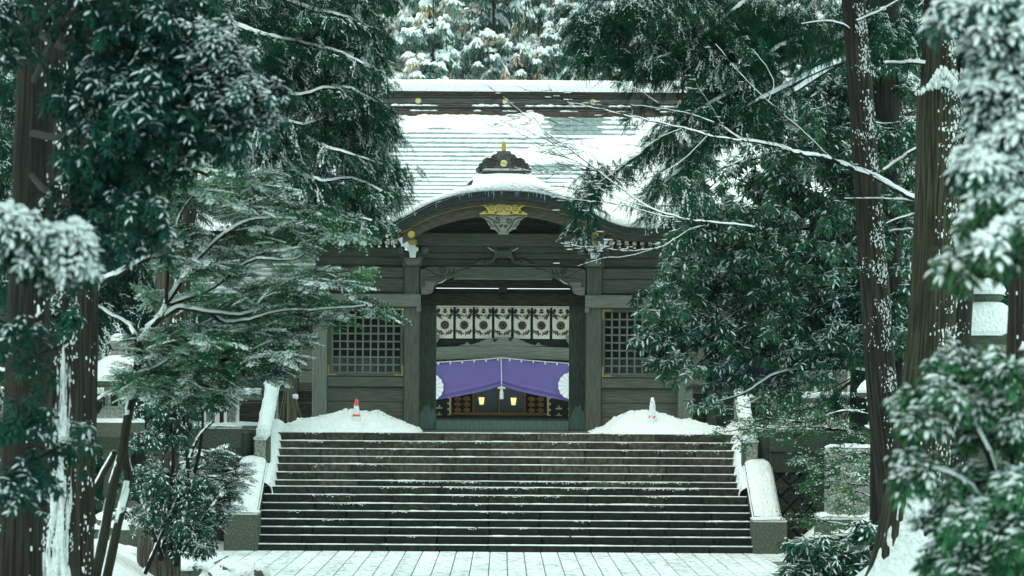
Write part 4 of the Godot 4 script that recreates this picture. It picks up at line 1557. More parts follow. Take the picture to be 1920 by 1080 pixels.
		mb.tube(PackedVector3Array([c + Vector3(0, -0.12, 0), Vector3(c.x, FLOOR + 0.1, c.z)]), PackedFloat32Array([0.014, 0.014]), 6)
		part("lantern_frame", mb, M.black_lacquer, l)
		var om := OmniLight3D.new()
		om.name = "lantern_light"
		om.light_color = Color(1.0, 0.78, 0.42)
		om.light_energy = 0.05
		om.light_size = 0.04
		om.omni_range = 12.0
		om.omni_attenuation = 2.0
		om.shadow_enabled = true
		l.add_child(om)

# a chrysanthemum with sprays of leaves above and below, raised a little from its panel (about 0.45 by 0.84 m)
func flower_panel(mb: MB) -> void:
	var disc := func(c: Vector2, rx: float, ry: float, turn: float) -> void:
		var pts := PackedVector2Array()
		for k in 8:
			var th := TAU * k / 8.0
			pts.append(c + Vector2(cos(th) * rx, sin(th) * ry).rotated(turn))
		mb.prism(pts, 0.012, Transform3D(Basis(), Vector3(0, 0, 0.012)))
	var ctr := Vector2(0, -0.06)
	for k in 16:
		var th := TAU * k / 16.0
		disc.call(ctr + Vector2(cos(th), sin(th)) * 0.088, 0.042, 0.0155, th)
	disc.call(ctr, 0.045, 0.045, 0.0)
	for s in [-1.0, 1.0]:
		for k in 4:
			var t := k / 3.0
			for q in 3:
				disc.call(Vector2(s * lerpf(0.195, 0.12, t), lerpf(0.17, 0.10, t) + 0.06) + Vector2(0.035, 0).rotated(q * 2.1 + t), 0.032, 0.014, q * 2.1 + t)
				disc.call(Vector2(s * lerpf(0.19, 0.06, t), lerpf(-0.22, -0.29, t)) + Vector2(0.033, 0).rotated(q * 2.1 + t * 2.0), 0.032, 0.014, q * 2.1 + t * 2.0)
		disc.call(Vector2(s * 0.18, 0.33), 0.05, 0.075, 0.3 * s)
		disc.call(Vector2(s * 0.10, 0.13), 0.04, 0.013, 0.8 * s)
		disc.call(Vector2(s * 0.045, 0.20), 0.05, 0.013, 0.9 * s)
		disc.call(Vector2(s * 0.035, 0.30), 0.035, 0.022, 0.4 * s)
	disc.call(Vector2(0, 0.36), 0.05, 0.035, 0.0)
	disc.call(Vector2(0, 0.29), 0.03, 0.03, 0.0)

# ---- the corridors at both sides of the gate
func build_wings() -> void:
	for s in [-1.0, 1.0]:
		var side := "left" if s < 0 else "right"
		var wd := 67.0
		var zf := D0 - wd
		var w := thing("shrine_corridor", "low wooden corridor with diagonal lattice openings joined to the %s of the gate" % side, "corridor", Vector3(8.5 * s, FLOOR, zf), "corridors beside the gate")
		var B := func(called: String, x0: float, y0: float, x1: float, y1: float, z: float, deep: float, m: Material) -> void:
			var mb := MB.new()
			mb.box(Vector3(minf(x0 * s, x1 * s), y0, z - deep), Vector3(maxf(x0 * s, x1 * s), y1, z), 0.012)
			part(called, mb, m, w)
		B.call("sill", 4.2, 3.02, 13.0, 3.2, zf + 0.02, 0.2, M.wood_across)
		for k in 3:
			B.call("wall_plank", 4.2, FLOOR + 0.28 * k, 13.0, FLOOR + 0.275 * (k + 1), zf - 0.05 + 0.008 * (k % 2), 0.1, M.wood_dark)
		B.call("head_beam", 4.2, 4.05, 13.0, 4.2, zf + 0.03, 0.2, M.wood_across)
		B.call("tie_beam", 4.2, 4.48, 13.0, 4.72, zf + 0.05, 0.25, M.wood_across)
		B.call("frieze_board", 4.2, 4.2, 13.0, 4.48, zf - 0.05, 0.08, M.wood_dark)
		for y in [4.21, 4.29]:
			var mb := MB.new()
			mb.box(Vector3(minf(4.2 * s, 13.0 * s), y, zf + 0.02), Vector3(maxf(4.2 * s, 13.0 * s), y + 0.03, zf + 0.09), 0.008)
			part("snow_line", mb, M.snow_plain, w)
		for k in 5:
			var x := 4.35 + 0.42 + 1.9 * k
			B.call("post", x - 0.11, FLOOR, x + 0.11, 4.9, zf + 0.04, 0.25, M.wood_upright)
			for j in 2:
				B.call("nail_cover", x - 0.42 + 0.29 * j, 4.52, x - 0.34 + 0.29 * j, 4.6, zf + 0.08, 0.03, M.white_paint)
			if k < 3:
				# diagonal lattice in the opening
				var xa := x + 0.13
				var xb := x + 1.77
				for q in 19:
					for dirn in [-1.0, 1.0]:
						var c := lerpf(xa - 0.8, xb + 0.8, q / 18.0)
						var pts := []
						for t in 2:
							var yy := 3.2 + 0.85 * t
							pts.append(Vector2(c + dirn * (t - 0.5) * 0.85, yy))
						var a: Vector2 = pts[0]
						var b: Vector2 = pts[1]
						if maxf(a.x, b.x) > xb + 0.3 or minf(a.x, b.x) < xa - 0.3:
							continue
						a.x = clampf(a.x, xa, xb)
						b.x = clampf(b.x, xa, xb)
						if absf(a.x - b.x) < 0.3:
							continue
						var mb := MB.new()
						mb.tube(PackedVector3Array([Vector3(a.x * s, a.y, zf - 0.07 - 0.012 * dirn), Vector3(b.x * s, b.y, zf - 0.07 - 0.012 * dirn)]), PackedFloat32Array([0.012, 0.012]), 4)
						part("lattice_bar", mb, M.wood_dark, w)
		B.call("eave_edge", 4.0, 4.98, 13.6, 5.16, D0 - 66.0, 0.25, M.roof_edge)
		B.call("soffit", 4.05, 4.9, 13.5, 4.975, D0 - 66.2, 3.6, M.wood_dark)
		for i in 11:
			var mb := MB.new()
			var da := 66.0 + 0.21 * i
			var ya := 5.17 + 0.115 * i
			mb.box(Vector3(minf(4.15 * s, 13.6 * s), ya - 0.06, D0 - da - 0.26), Vector3(maxf(4.15 * s, 13.6 * s), ya + 0.02, D0 - da), 0.01)
			part("roof_course", mb, M.copper_roof, w)
			mb = MB.new()
			snow_cap(mb, minf(4.15 * s, 13.6 * s), maxf(4.15 * s, 13.6 * s), D0 - da - 0.24, D0 - da - 0.012, ya + 0.02, 0.05, i * 3.0 + s, 50, 2)
			part("course_snow", mb, M.snow, w)
		B.call("ridge", 4.15, 6.38, 13.6, 6.6, D0 - 68.25, 0.4, M.ridge_metal)
		var mb2 := MB.new()
		snow_cap(mb2, minf(4.15 * s, 13.6 * s), maxf(4.15 * s, 13.6 * s), D0 - 68.68, D0 - 68.22, 6.6, 0.14, 5.0 * s, 40, 3)
		part("ridge_snow", mb2, M.snow, w)
		mb2 = MB.new()
		var rows := []
		for i in 2:
			var row := PackedVector3Array()
			for k in 2:
				row.append(Vector3(s * lerpf(4.15, 13.6, k), 6.5 - 1.3 * i, D0 - 68.5 - 2.4 * i))
			rows.append(row)
		mb2.sheet(rows)
		part("rear_roof", mb2, M.snow, w)
		# what hangs behind the openings
		for q in ([[4.9, 6.2, 3.02, 3.98, "purple curtain behind the first lattice opening left of the gate"], [7.1, 7.5, 2.3, 3.9, "narrow strip of purple curtain behind the left balustrade"]] if s < 0 else [[4.9, 6.4, 3.0, 3.95, "purple curtain behind the first lattice opening right of the gate"], [6.85, 7.25, 2.45, 4.05, "narrow purple cloth hanging above the right balustrade"]]):
			var mb := MB.new()
			rows = []
			for i in 13:
				var row := PackedVector3Array()
				for k in 41:
					var u := k / 40.0
					var x: float = lerpf(q[0], q[1], u)
					row.append(Vector3(s * x, lerpf(q[3], q[2], i / 12.0) + (0.06 * sin(u * PI) if i == 12 else 0.0), D0 - (66.6 if q[1] - q[0] < 0.6 else 67.8) + 0.035 * sin(x * 18.0 + i * 0.1)))
				rows.append(row)
			mb.sheet(rows, Vector3(0, 0, 1))
			var o := part("corridor_curtain", mb, M.purple_cloth)
			tag(o, q[4], "curtain", "curtains in the corridors")
	# blue and white cloth behind the left balustrade, pale boards behind the right one
	var mb := MB.new()
	var cl := thing("blue_cloth", "white hanging cloth with a dark blue drape behind the left balustrade", "cloth", atb(437, 800, 66.4))
	pbox(mb, 420, 740, 449, 806, 66.45, 0.02, 0.004)
	part("white_cloth", mb, M.white_cloth, cl)
	mb = MB.new()
	mb.prism(outline([[423, 740], [444, 740], [442, 780], [432, 772], [424, 758]], 66.42, false), 0.015, at_d(66.42))
	part("blue_drape", mb, M.blue_cloth, cl)
	for q in [[381, 398, "left"], [398.5, 412, "right"]]:
		mb = MB.new()
		pbox(mb, q[0], 745, q[1], 806, 66.5, 0.03, 0.004)
		var o := part("white_board", mb, M.white_cloth)
		tag(o, "pale upright board behind the left balustrade, %s of two" % q[2], "board", "pale boards behind the left balustrade")
	var stall := thing("shrine_office", "pale walled low building behind the right balustrade", "building", Vector3(8.6, FLOOR, -11.3))
	bpart("wall", 1465, 640, 1600, 806, 66.3, 0.3, M.panel_cream, stall)
	for k in 4:
		bpart("window", 1472.0 + 31 * k, 690, 1496.0 + 31 * k, 735, 66.27, 0.04, M.wood_pale, stall)
	mb = MB.new()
	mb.lump(atb(1537, 784, 66.0), Vector3(0.11, 0.12, 0.06), 1.0, 0.05, 14, 8)
	tag(part("red_sign", mb, M.red_paint), "small round red marker beyond the right balustrade", "sign")

# ---- snow heaps, traffic cones, rope tent, lanterns, rocks
func build_small() -> void:
	var heaps := [
		["left", [[520, 806], [530, 795], [560, 786], [600, 780], [625, 774], [645, 768], [660, 767], [675, 770], [690, 771], [705, 770], [720, 775], [740, 784], [760, 791], [780, 800], [796, 809]]],
		["right", [[1100, 811], [1118, 803], [1135, 796], [1155, 782], [1165, 777], [1185, 771], [1200, 768], [1215, 770], [1230, 772], [1250, 778], [1275, 786], [1300, 787], [1325, 795], [1350, 800], [1378, 803]]]]
	for q in heaps:
		var top: Array = q[1]
		var mb := MB.new()
		var rows := []
		for i in 25:
			var t := i / 24.0
			var d := 59.74 + 2.95 * t
			var env := pow(sin(PI * clampf(t * 0.94 + 0.03, 0, 1)), 1.5 if t < 0.5 else 0.7)
			var row := PackedVector3Array()
			for j in 97:
				var px: float = lerpf(top[0][0], top[-1][0], j / 96.0)
				var py := 0.0
				for k in top.size() - 1:
					if px <= top[k + 1][0] + 0.01:
						py = lerpf(top[k][1], top[k + 1][1], (px - top[k][0]) / (top[k + 1][0] - top[k][0]))
						break
				var p := ats(px, py, 61.3)
				var hgt := maxf(0.0, p.y - FLOOR)
				var n := 0.05 * nz.get_noise_2d(p.x * 3.0, d * 3.0) + 0.05 * absf(nz.get_noise_2d(p.x * 7.0, d * 7.0))
				var e := minf(1.0, minf(j, 96 - j) / 3.0) * minf(1.0, minf(i, 24 - i) / 2.0)
				row.append(Vector3(p.x, FLOOR + hgt * env + n * e - 0.03, D0 - d))
			rows.append(row)
		mb.sheet(rows)
		for k in 160:
			var px := rng.randf_range(top[2][0], top[-3][0])
			var py := 0.0
			for j in top.size() - 1:
				if px <= top[j + 1][0] + 0.01:
					py = lerpf(top[j][1], top[j + 1][1], (px - top[j][0]) / (top[j + 1][0] - top[j][0]))
					break
			var p := ats(px, py + 1.0, 61.25 + rng.randf_range(-0.15, 0.1))
			p.y -= 0.02
			mb.lump(p, Vector3(1, 0.8, 1) * rng.randf_range(0.012, 0.045) * (1.6 if rng.randf() < 0.1 else 1.0), k, 0.4, 7, 5)
		tag(part("snow_pile", mb, M.snow), "cleared snow heaped at the top of the stairs on the %s" % q[0], "snow pile", "snow piles at the top of the stairs")
	for s in [0, 1]:
		var d := 60.42
		var c := ats(668 if s == 0 else 1223, 797 if s == 0 else 800, d)
		var o := thing("traffic_cone", "orange and white striped traffic cone stuck in the left snow pile" if s == 0 else "traffic cone caked with snow standing in the right snow pile", "traffic cone", c, "traffic cones in the snow piles")
		var r0 := 0.115
		var hh := 0.56
		var bands := [[0.0, 0.13, "cone_orange"], [0.13, 0.37, "cone_white"], [0.37, 0.45, "cone_orange"], [0.45, 0.76, "cone_white"], [0.76, 1.0, "cone_orange"]]
		for b in bands:
			var mb := MB.new()
			mb.lathe([Vector2(lerpf(r0, 0.028, b[0]), hh * b[0] - 0.03), Vector2(lerpf(r0, 0.028, b[1]), hh * b[1] - 0.03)], c, 20)
			if b[1] == 1.0:
				mb.lathe([Vector2(0.028, hh - 0.03), Vector2(0.022, hh - 0.02), Vector2(0.0, hh - 0.018)], c, 20)
			part("stripe", mb, M[b[2]], o)
		var mb := MB.new()
		mb.box(c + Vector3(-0.17, -0.07, -0.17), c + Vector3(0.17, -0.032, 0.17), 0.02)
		part("base", mb, M.cone_orange, o)
		mb = MB.new()
		var n := 20 if s == 0 else 420
		for k in n:
			var t := rng.randf()
			var th := rng.randf_range(0, TAU)
			if s == 0 and t < 0.5 and rng.randf() < 0.6:
				continue
			var r := lerpf(r0, 0.03, t)
			if s == 1 and sin(th) > 0.3 and absf(cos(th) - 0.55) < 0.22 and rng.randf() < 0.9:
				continue
			mb.lump(c + Vector3(cos(th) * r, t * hh - 0.03, sin(th) * r), Vector3(0.8, 1.5, 0.8) * rng.randf_range(0.007, 0.02) * (1.0 if s else 0.5), k, 0.3, 6, 4)
		if s == 1:
			mb.lump(c + Vector3(0, hh - 0.01, 0), Vector3(0.036, 0.06, 0.036), 2.0, 0.1, 8, 6)
		part("snow", mb, M.snow_plain, o, "stuff")
	# rope tent that guards a shrub from snow
	var ro := thing("rope_snow_guard", "straw ropes spread from a pole to guard a shrub against snow", "rope guard", Vector3(ats(549, 800, 62.5).x, FLOOR, D0 - 62.5))
	var apex := ats(540, 694, 62.5)
	var mbp := MB.new()
	mbp.tube(PackedVector3Array([Vector3(apex.x, FLOOR, apex.z), apex + Vector3(0, 0.05, 0)]), PackedFloat32Array([0.025, 0.018]), 7)
	part("pole", mbp, M.straw, ro)
	for k in 11:
		var th := TAU * k / 11.0
		var m := MB.new()
		m.tube(PackedVector3Array([apex, Vector3(apex.x + cos(th) * 0.3 + 0.08, FLOOR + 0.05, apex.z + sin(th) * 0.3)]), PackedFloat32Array([0.006, 0.006]), 5)
		part("rope", m, M.straw, ro)
	mbp = MB.new()
	mbp.lump(apex + Vector3(0.17, -0.56, 0.05), Vector3(0.06, 0.06, 0.05), 2.0, 0.2, 8, 6)
	part("snow", mbp, M.snow_plain, ro)
	# stone lanterns
	stone_lantern(ats(219, 985, 50), 1.0, "tall stone lantern with a round finial under snow, behind the left trunks", true)
	stone_lantern(ats(1848, 1010, 42), 1.13, "tall stone lantern with a snow capped roof near the right edge of the photo", false)
	stone_lantern(ats(1662, 985, 53), 0.92, "stone lantern with a wide smooth snow roof between the two right cedar trunks", false)
	# pedestal, stones
	var p := thing("stone_pedestal", "square stone pedestal with snow on its stepped base beside the right stair wall", "pedestal", ats(1592, 1000, 52.5))
	var m := MB.new()
	var a := ats(1555, 965, 52.5)
	m.box(a + Vector3(0, -0.06, -0.85), a + Vector3(0.86, 1.15, 0), 0.02)
	part("block", m, M.granite, p)
	m = MB.new()
	m.box(a + Vector3(-0.17, -0.75, -1.0), a + Vector3(0.75, -0.07, 0.18), 0.03)
	part("base", m, M.granite_mossy, p)
	m = MB.new()
	snow_cap(m, a.x - 0.16, a.x + 0.74, a.z - 1.0, a.z + 0.17, a.y - 0.07, 0.09, 2.0)
	part("base_snow", m, M.snow, p)
	m = MB.new()
	snow_cap(m, a.x + 0.01, a.x + 0.85, a.z - 0.84, a.z - 0.01, a.y + 1.15, 0.1, 6.0)
	part("block_snow", m, M.snow, p)
	var bl := thing("stone_block", "long mossy stone block half buried in snow right of the stairs", "stone block", ats(1600, 1035, 49))
	m = MB.new()
	a = ats(1566, 1033, 49)
	m.box(a + Vector3(0, -0.3, -0.6), a + Vector3(0.53, 0.27, 0), 0.03)
	part("block", m, M.granite_mossy, bl)
	m = MB.new()
	snow_cap(m, a.x, a.x + 0.53, a.z - 0.6, a.z, a.y + 0.27, 0.06, 9.0)
	part("snow", m, M.snow, bl)
	var rocks := [[1632, 1000, 49.5, 0.36, 0.26, "boulder with a thick smooth cap of snow right of the stairs"], [1500, 1085, 46, 0.3, 0.24, "dark rounded rock at the right edge of the path"],
		[470, 1082, 45, 0.26, 0.25, "dark rock with patches of snow at the left edge of the path"], [432, 1072, 46, 0.3, 0.24, "low snow covered rock beside the left shrub"],
		[410, 1085, 44, 0.22, 0.2, "small rock at the left bottom edge among snow"], [228, 985, 46.5, 0.42, 0.32, "broad boulder under snow in front of the left lantern"],
		[330, 1075, 44, 0.4, 0.18, "flat snow covered stone under the left shrub"], [205, 1050, 43, 0.45, 0.2, "squarish stone under snow left of the shrub"], [255, 1078, 40, 0.36, 0.15, "snow mound over a stone at the left bottom"]]
	for q in rocks:
		var c := ats(q[0], q[1], q[2])
		c.y = minf(c.y, ground_y(c.x, q[2]) + 0.1)
		var r := thing("rock", q[5], "rock", c)
		var mb := MB.new()
		mb.lump(c, Vector3(q[3], q[4], q[3] * 0.8), q[0] * 0.1, 0.22, 16, 10)
		part("stone", mb, M.granite_mossy, r)
		mb = MB.new()
		mb.lump(c + Vector3(0, q[4] * 0.42, -0.02), Vector3(q[3] * 1.04, q[4] * 0.8, q[3] * 0.84), q[0] * 0.1, 0.2, 18, 10, -0.15)
		part("snow", mb, M.snow, r)

func stone_lantern(at: Vector3, k: float, label: String, ball: bool) -> void:
	at.y = minf(at.y, ground_y(at.x, D0 - at.z))
	var o := thing("stone_lantern", label, "stone lantern", at, "stone lanterns")
	var L := func(called: String, prof: Array, sides: int, m: Material, turn := 0.26) -> void:
		var mb := MB.new()
		var pr := []
		for p in prof:
			pr.append(Vector2(p[0], p[1]) * k)
		mb.lathe(pr, at, sides, turn, sides > 8)
		part(called, mb, m, o)
	L.call("plinth", [[0.62, -0.3], [0.62, 0.16], [0.56, 0.2], [0, 0.2]], 6, M.granite_mossy)
	L.call("base", [[0.48, 0.2], [0.48, 0.42], [0.36, 0.56], [0, 0.56]], 6, M.granite_mossy)
	L.call("shaft", [[0.27, 0.55], [0.235, 1.0], [0.26, 1.45], [0, 1.45]], 6, M.granite_mossy)
	L.call("platform", [[0.24, 1.45], [0.32, 1.55], [0.5, 1.66], [0.5, 1.9], [0.42, 1.93], [0, 1.93]], 6, M.granite_mossy)
	L.call("platform_top", [[0.38, 1.93], [0.38, 2.02], [0.33, 2.06], [0.3, 2.12], [0, 2.12]], 6, M.granite)
	L.call("fire_box", [[0.25, 2.1], [0.25, 2.5], [0, 2.5]], 6, M.granite)
	for q in 3:
		var mb := MB.new()
		var th := PI * 0.5 + (q - 1) * PI / 3.0
		var b := Basis(Vector3.UP, PI * 0.5 - th)
		mb.box(Vector3(-0.085, -0.12, -0.02), Vector3(0.085, 0.12, 0.012), 0.004, Transform3D(b, at + (b * Vector3(0, 0, 0.222) + Vector3(0, 2.3, 0)) * k))
		part("fire_window", mb, M.void_dark, o)
	L.call("roof", [[0.0, 2.49], [0.52, 2.5], [0.62, 2.55], [0.6, 2.62], [0.4, 2.76], [0.22, 2.9], [0.16, 2.94], [0, 2.94]], 6, M.granite_mossy)
	L.call("roof_snow", [[0.585, 2.6], [0.6, 2.66], [0.52, 2.78], [0.36, 2.92], [0.2, 3.02], [0.1, 3.05], [0, 3.05]], 18, M.snow)
	L.call("platform_snow", [[0.5, 1.9], [0.49, 1.955], [0.385, 1.975], [0.38, 1.93]], 6, M.snow)
	if ball:
		L.call("finial", [[0.1, 2.98], [0.12, 3.1], [0.06, 3.13], [0.1, 3.16], [0.135, 3.24], [0.12, 3.33], [0.05, 3.385], [0, 3.39]], 16, M.granite)
		L.call("finial_snow", [[0.128, 3.29], [0.122, 3.35], [0.055, 3.41], [0, 3.415]], 16, M.snow)
	else:
		L.call("finial", [[0.13, 3.0], [0.2, 3.08], [0.18, 3.16], [0, 3.16]], 12, M.granite_mossy)
		L.call("finial_snow", [[0.21, 3.13], [0.24, 3.18], [0.19, 3.28], [0.09, 3.33], [0, 3.34]], 16, M.snow)

# ---- leaves and sprays
func leaf(mb: MB, base: Vector3, dir: Vector3, up: Vector3, l: float, w: float, fold := 0.15, droop := 0.1) -> void:
	var side := dir.cross(up).normalized()
	var m := base + dir * l * 0.48 - up * droop * l * 0.25
	var tip := base + dir * l - up * droop * l
	var a := m + side * w * 0.5 + up * fold * w
	var b := m - side * w * 0.5 + up * fold * w
	mb.tri(base, a, m, up)
	mb.tri(base, m, b, up)
	mb.tri(a, tip, m, up)
	mb.tri(m, tip, b, up)

func needle(mb: MB, base: Vector3, dir: Vector3, up: Vector3, l: float, w: float) -> void:
	var side := dir.cross(up).normalized() * w * 0.5
	var m := base + dir * l * 0.4
	var tip := base + dir * l
	mb.tri(base, m + side, tip, up + side * 6.0)
	mb.tri(base, m - side, tip, up - side * 6.0)

# a little loaf of snow along a leaf
func leaf_snow(mb: MB, base: Vector3, dir: Vector3, up: Vector3, l: float, w: float, h: float, droop := 0.1) -> void:
	var side := dir.cross(up).normalized()
	var p := func(t: float) -> Vector3: return base + dir * l * t - up * droop * l * t * t
	var rows := []
	for i in 4:
		var t: float = [0.06, 0.34, 0.68, 0.95][i]
		var f: float = [0.25, 1.0, 0.9, 0.2][i]
		var c: Vector3 = p.call(t)
		rows.append(PackedVector3Array([c + side * w * 0.5 * f, c + side * w * 0.3 * f + up * h * 0.8 * f, c - side * w * 0.3 * f + up * h * 0.85 * f, c - side * w * 0.5 * f]))
	mb.sheet(rows, up)

func two(a: MB, am: Material, b: MB, bm: Material) -> ArrayMesh:
	var m := ArrayMesh.new()
	a.into(m, am)
	b.into(m, bm)
	return m

func shade(mb: MB, r: RandomNumberGenerator, spread: float) -> void:
	var k := 1.0 + r.randf_range(-spread, spread)
	mb.col = Color(k, k * r.randf_range(0.94, 1.06), k * r.randf_range(0.9, 1.1))

# drooping cedar frond, growing along +z
func cedar_frond(seed: int, snow: float) -> ArrayMesh:
	var r := RandomNumberGenerator.new()
	r.seed = seed
	var g := MB.new()
	var s := MB.new()
	var n := 0
	for i in 9:
		# a cord of short bristling needles
		var yaw := r.randfn(0, 0.55)
		var len := r.randf_range(0.14, 0.30)
		var c0 := Vector3(r.randfn(0, 0.035), r.randfn(0, 0.03), r.randf_range(0.0, 0.2))
		var dirn := Vector3(sin(yaw), r.randf_range(-0.55, 0.05), cos(yaw)).normalized()
		var m := int(len / 0.0125)
		var white := r.randf() < snow * 0.5
		for k in m:
			var t := (k + 0.5) / m
			var c := c0 + dirn * len * t + Vector3(0, -0.16 * len * t * t, 0)
			for s2 in 3:
				var around := Vector3(r.randfn(), r.randfn(), r.randfn()).normalized()
				var d2: Vector3 = (dirn * r.randf_range(0.5, 1.0) + around * 0.9).normalized()
				shade(g, r, 0.4)
				needle(g, c, d2, (Vector3.UP + around * 0.6).normalized(), 0.034 * (1.1 - 0.5 * t) * r.randf_range(0.7, 1.25), 0.0085)
			if (white and r.randf() < 0.6) or r.randf() < snow * 0.07:
				var q := r.randf_range(0.6, 1.2)
				leaf_snow(s, c + Vector3(r.randfn(0, 0.006), 0.010, 0), (dirn + Vector3(r.randfn(0, 0.4), 0, 0)).normalized(), Vector3.UP, 0.036 * q, 0.02 * q, 0.010, 0.0)
	for i in n:
		var t := (i + 0.5) / n
		var c := Vector3(0, 0.03 * sin(t * 5.0) - 0.17 * t * t, 0.44 * t)
		for sd in [-1.0, 1.0]:
			var l: float = 0.15 * (1.0 - 0.55 * t) * r.randf_range(0.7, 1.2)
			var dir: Vector3 = Vector3(sd * r.randf_range(0.6, 1.0), r.randf_range(-0.45, 0.0), r.randf_range(0.5, 1.0)).normalized()
			var up := Vector3(r.randf_range(-0.3, 0.3), 1, r.randf_range(-0.2, 0.3)).normalized()
			shade(g, r, 0.35)
			needle(g, c, dir, up, l, 0.02)
			for q in 4:
				var b: Vector3 = c + dir * l * (0.2 + 0.2 * q)
				for s2 in [-1.0, 1.0]:
					var d2: Vector3 = (dir + dir.cross(up) * s2 * 0.8 + Vector3(0, r.randf_range(-0.4, 0.1), 0)).normalized()
					needle(g, b, d2, up, l * 0.42, 0.012)
			if r.randf() < snow:
				leaf_snow(s, c + up * 0.004, dir, up, l * r.randf_range(0.6, 1.05), r.randf_range(0.016, 0.034), r.randf_range(0.008, 0.02), 0.05)
	g.col = Color(0.6, 0.45, 0.4)
	needle(g, Vector3.ZERO, Vector3(0, -0.15, 1).normalized(), Vector3.UP, 0.46, 0.018)
	for k in int(snow * 2.0):
		var t := r.randf()
		s.lump(Vector3(r.randf_range(-0.05, 0.05), 0.012 - 0.17 * t * t, 0.44 * t), Vector3(r.randf_range(0.02, 0.045), r.randf_range(0.012, 0.025), r.randf_range(0.03, 0.05)), k + seed, 0.25, 6, 4)
	return two(g, M.needle_green, s, M.snow_leaf)

# a whorl of long drooping leaves
func leaf_whorl(seed: int, snow: float, heavy := 1.0, l0 := 0.115, w0 := 0.034, droop := 0.55) -> ArrayMesh:
	var r := RandomNumberGenerator.new()
	r.seed = seed
	var g := MB.new()
	var s := MB.new()
	for k in 13:
		var th := TAU * k / 13.0 * 2.0 + r.randf_range(-0.3, 0.3)
		var tier := k / 13.0
		var pitch := lerpf(-droop - 0.35, 0.12, tier) + r.randf_range(-0.25, 0.25)
		var dir: Vector3 = Vector3(cos(th) * cos(pitch), sin(pitch), sin(th) * cos(pitch))
		var up := (Vector3.UP - dir * dir.y).normalized()
		up = up.rotated(dir, r.randf_range(-0.5, 0.5))
		var l := l0 * r.randf_range(0.75, 1.2)
		var w := w0 * r.randf_range(0.8, 1.2)
		var base := dir * 0.012 + Vector3(0, 0.05 * (tier - 0.5), 0)
		shade(g, r, 0.3)
		leaf(g, base, dir, up, l, w, -0.12, 0.28)
		if r.randf() < snow * (0.55 + 0.45 * tier):
			leaf_snow(s, base + up * 0.003, dir, up, l * r.randf_range(0.55, 0.95), w * r.randf_range(0.55, 0.95) * (0.85 + 0.15 * heavy), 0.006 * heavy * r.randf_range(0.7, 1.5), 0.26)
	if heavy > 1.5:
		for k in 2:
			s.lump(Vector3(r.randf_range(-0.03, 0.03), 0.035, r.randf_range(-0.03, 0.03)), Vector3(r.randf_range(0.015, 0.032), r.randf_range(0.012, 0.022), r.randf_range(0.015, 0.032)), k + seed, 0.35, 8, 5)
	return two(g, M.leaf_gloss, s, M.snow_leaf)

# a flat fan of small leaves on forked twigs, growing along +z
func flat_fan(seed: int, snow: float, leaf_l := 0.034, size := 0.36, heavy := 1.0) -> ArrayMesh:
	var r := RandomNumberGenerator.new()
	r.seed = seed
	var g := MB.new()
	var s := MB.new()
	var n := 8
	for i in n:
		var t := (i + 0.6) / n
		for sd in [-1.0, 1.0]:
			var l := size * 0.5 * (1.0 - 0.5 * t) * r.randf_range(0.7, 1.15)
			var c := Vector3(0, -0.10 * size * t * t, size * t)
			var dir: Vector3 = Vector3(sd * r.randf_range(0.7, 1.0), r.randf_range(-0.25, 0.06), r.randf_range(0.45, 0.9)).normalized()
			g.col = Color(0.5, 0.4, 0.35)
			needle(g, c, dir, Vector3.UP, l, 0.006)
			var m := int(l / (leaf_l * 0.55))
			for q in m:
				var b: Vector3 = c + dir * l * (q + 0.5) / m
				for s2 in [-1.0, 1.0]:
					var d2: Vector3 = (dir * 0.5 + dir.cross(Vector3.UP) * s2 * 0.9 + Vector3(0, r.randf_range(-0.4, 0.15), 0)).normalized()
					var up := Vector3(r.randf_range(-0.3, 0.3), 1, r.randf_range(-0.3, 0.3)).normalized()
					shade(g, r, 0.35)
					var ll := leaf_l * r.randf_range(0.7, 1.25)
					needle(g, b, d2, up, ll, ll * 0.42)
					if r.randf() < snow * 0.55:
						leaf_snow(s, b + up * 0.003, d2, up, ll * 1.0, ll * 0.5 * heavy, 0.010 * heavy, 0.0)
			if r.randf() < snow * 0.8:
				leaf_snow(s, c + Vector3(0, 0.004, 0), dir, Vector3.UP, l * r.randf_range(0.5, 1.0), r.randf_range(0.02, 0.04) * heavy, 0.014 * heavy, 0.06)
	return two(g, M.leaf_green, s, M.snow_leaf)

# twig with scattered small oval leaves
func leafy_twig(seed: int, snow: float) -> ArrayMesh:
	var r := RandomNumberGenerator.new()
	r.seed = seed
	var g := MB.new()
	var s := MB.new()
	g.col = Color(0.45, 0.35, 0.3)
	needle(g, Vector3.ZERO, Vector3(0, 0.05, 1).normalized(), Vector3.UP, 0.36, 0.008)
	for k in 17:
		var t := (k + 0.7) / 17.0
		var sd := -1.0 if k % 2 else 1.0
		var c := Vector3(0, 0.02 * t, 0.35 * t)
		if k % 3 == 0:
			c += Vector3(sd * 0.06, 0.01, 0.03)
		var dir: Vector3 = Vector3(sd * r.randf_range(0.5, 1.0), r.randf_range(-0.35, 0.3), r.randf_range(0.1, 0.9)).normalized()
		var up := Vector3(r.randf_range(-0.6, 0.6), 1, r.randf_range(-0.4, 0.6)).normalized()
		shade(g, r, 0.35)
		var l: float = 0.068 * r.randf_range(0.7, 1.25)
		leaf(g, c, dir, up, l, l * 0.5, 0.1, 0.2)
		if r.randf() < snow:
			leaf_snow(s, c + up * 0.003, dir, up, l * 0.85, l * 0.4, 0.007, 0.2)
	return two(g, M.leaf_gloss, s, M.snow_leaf)

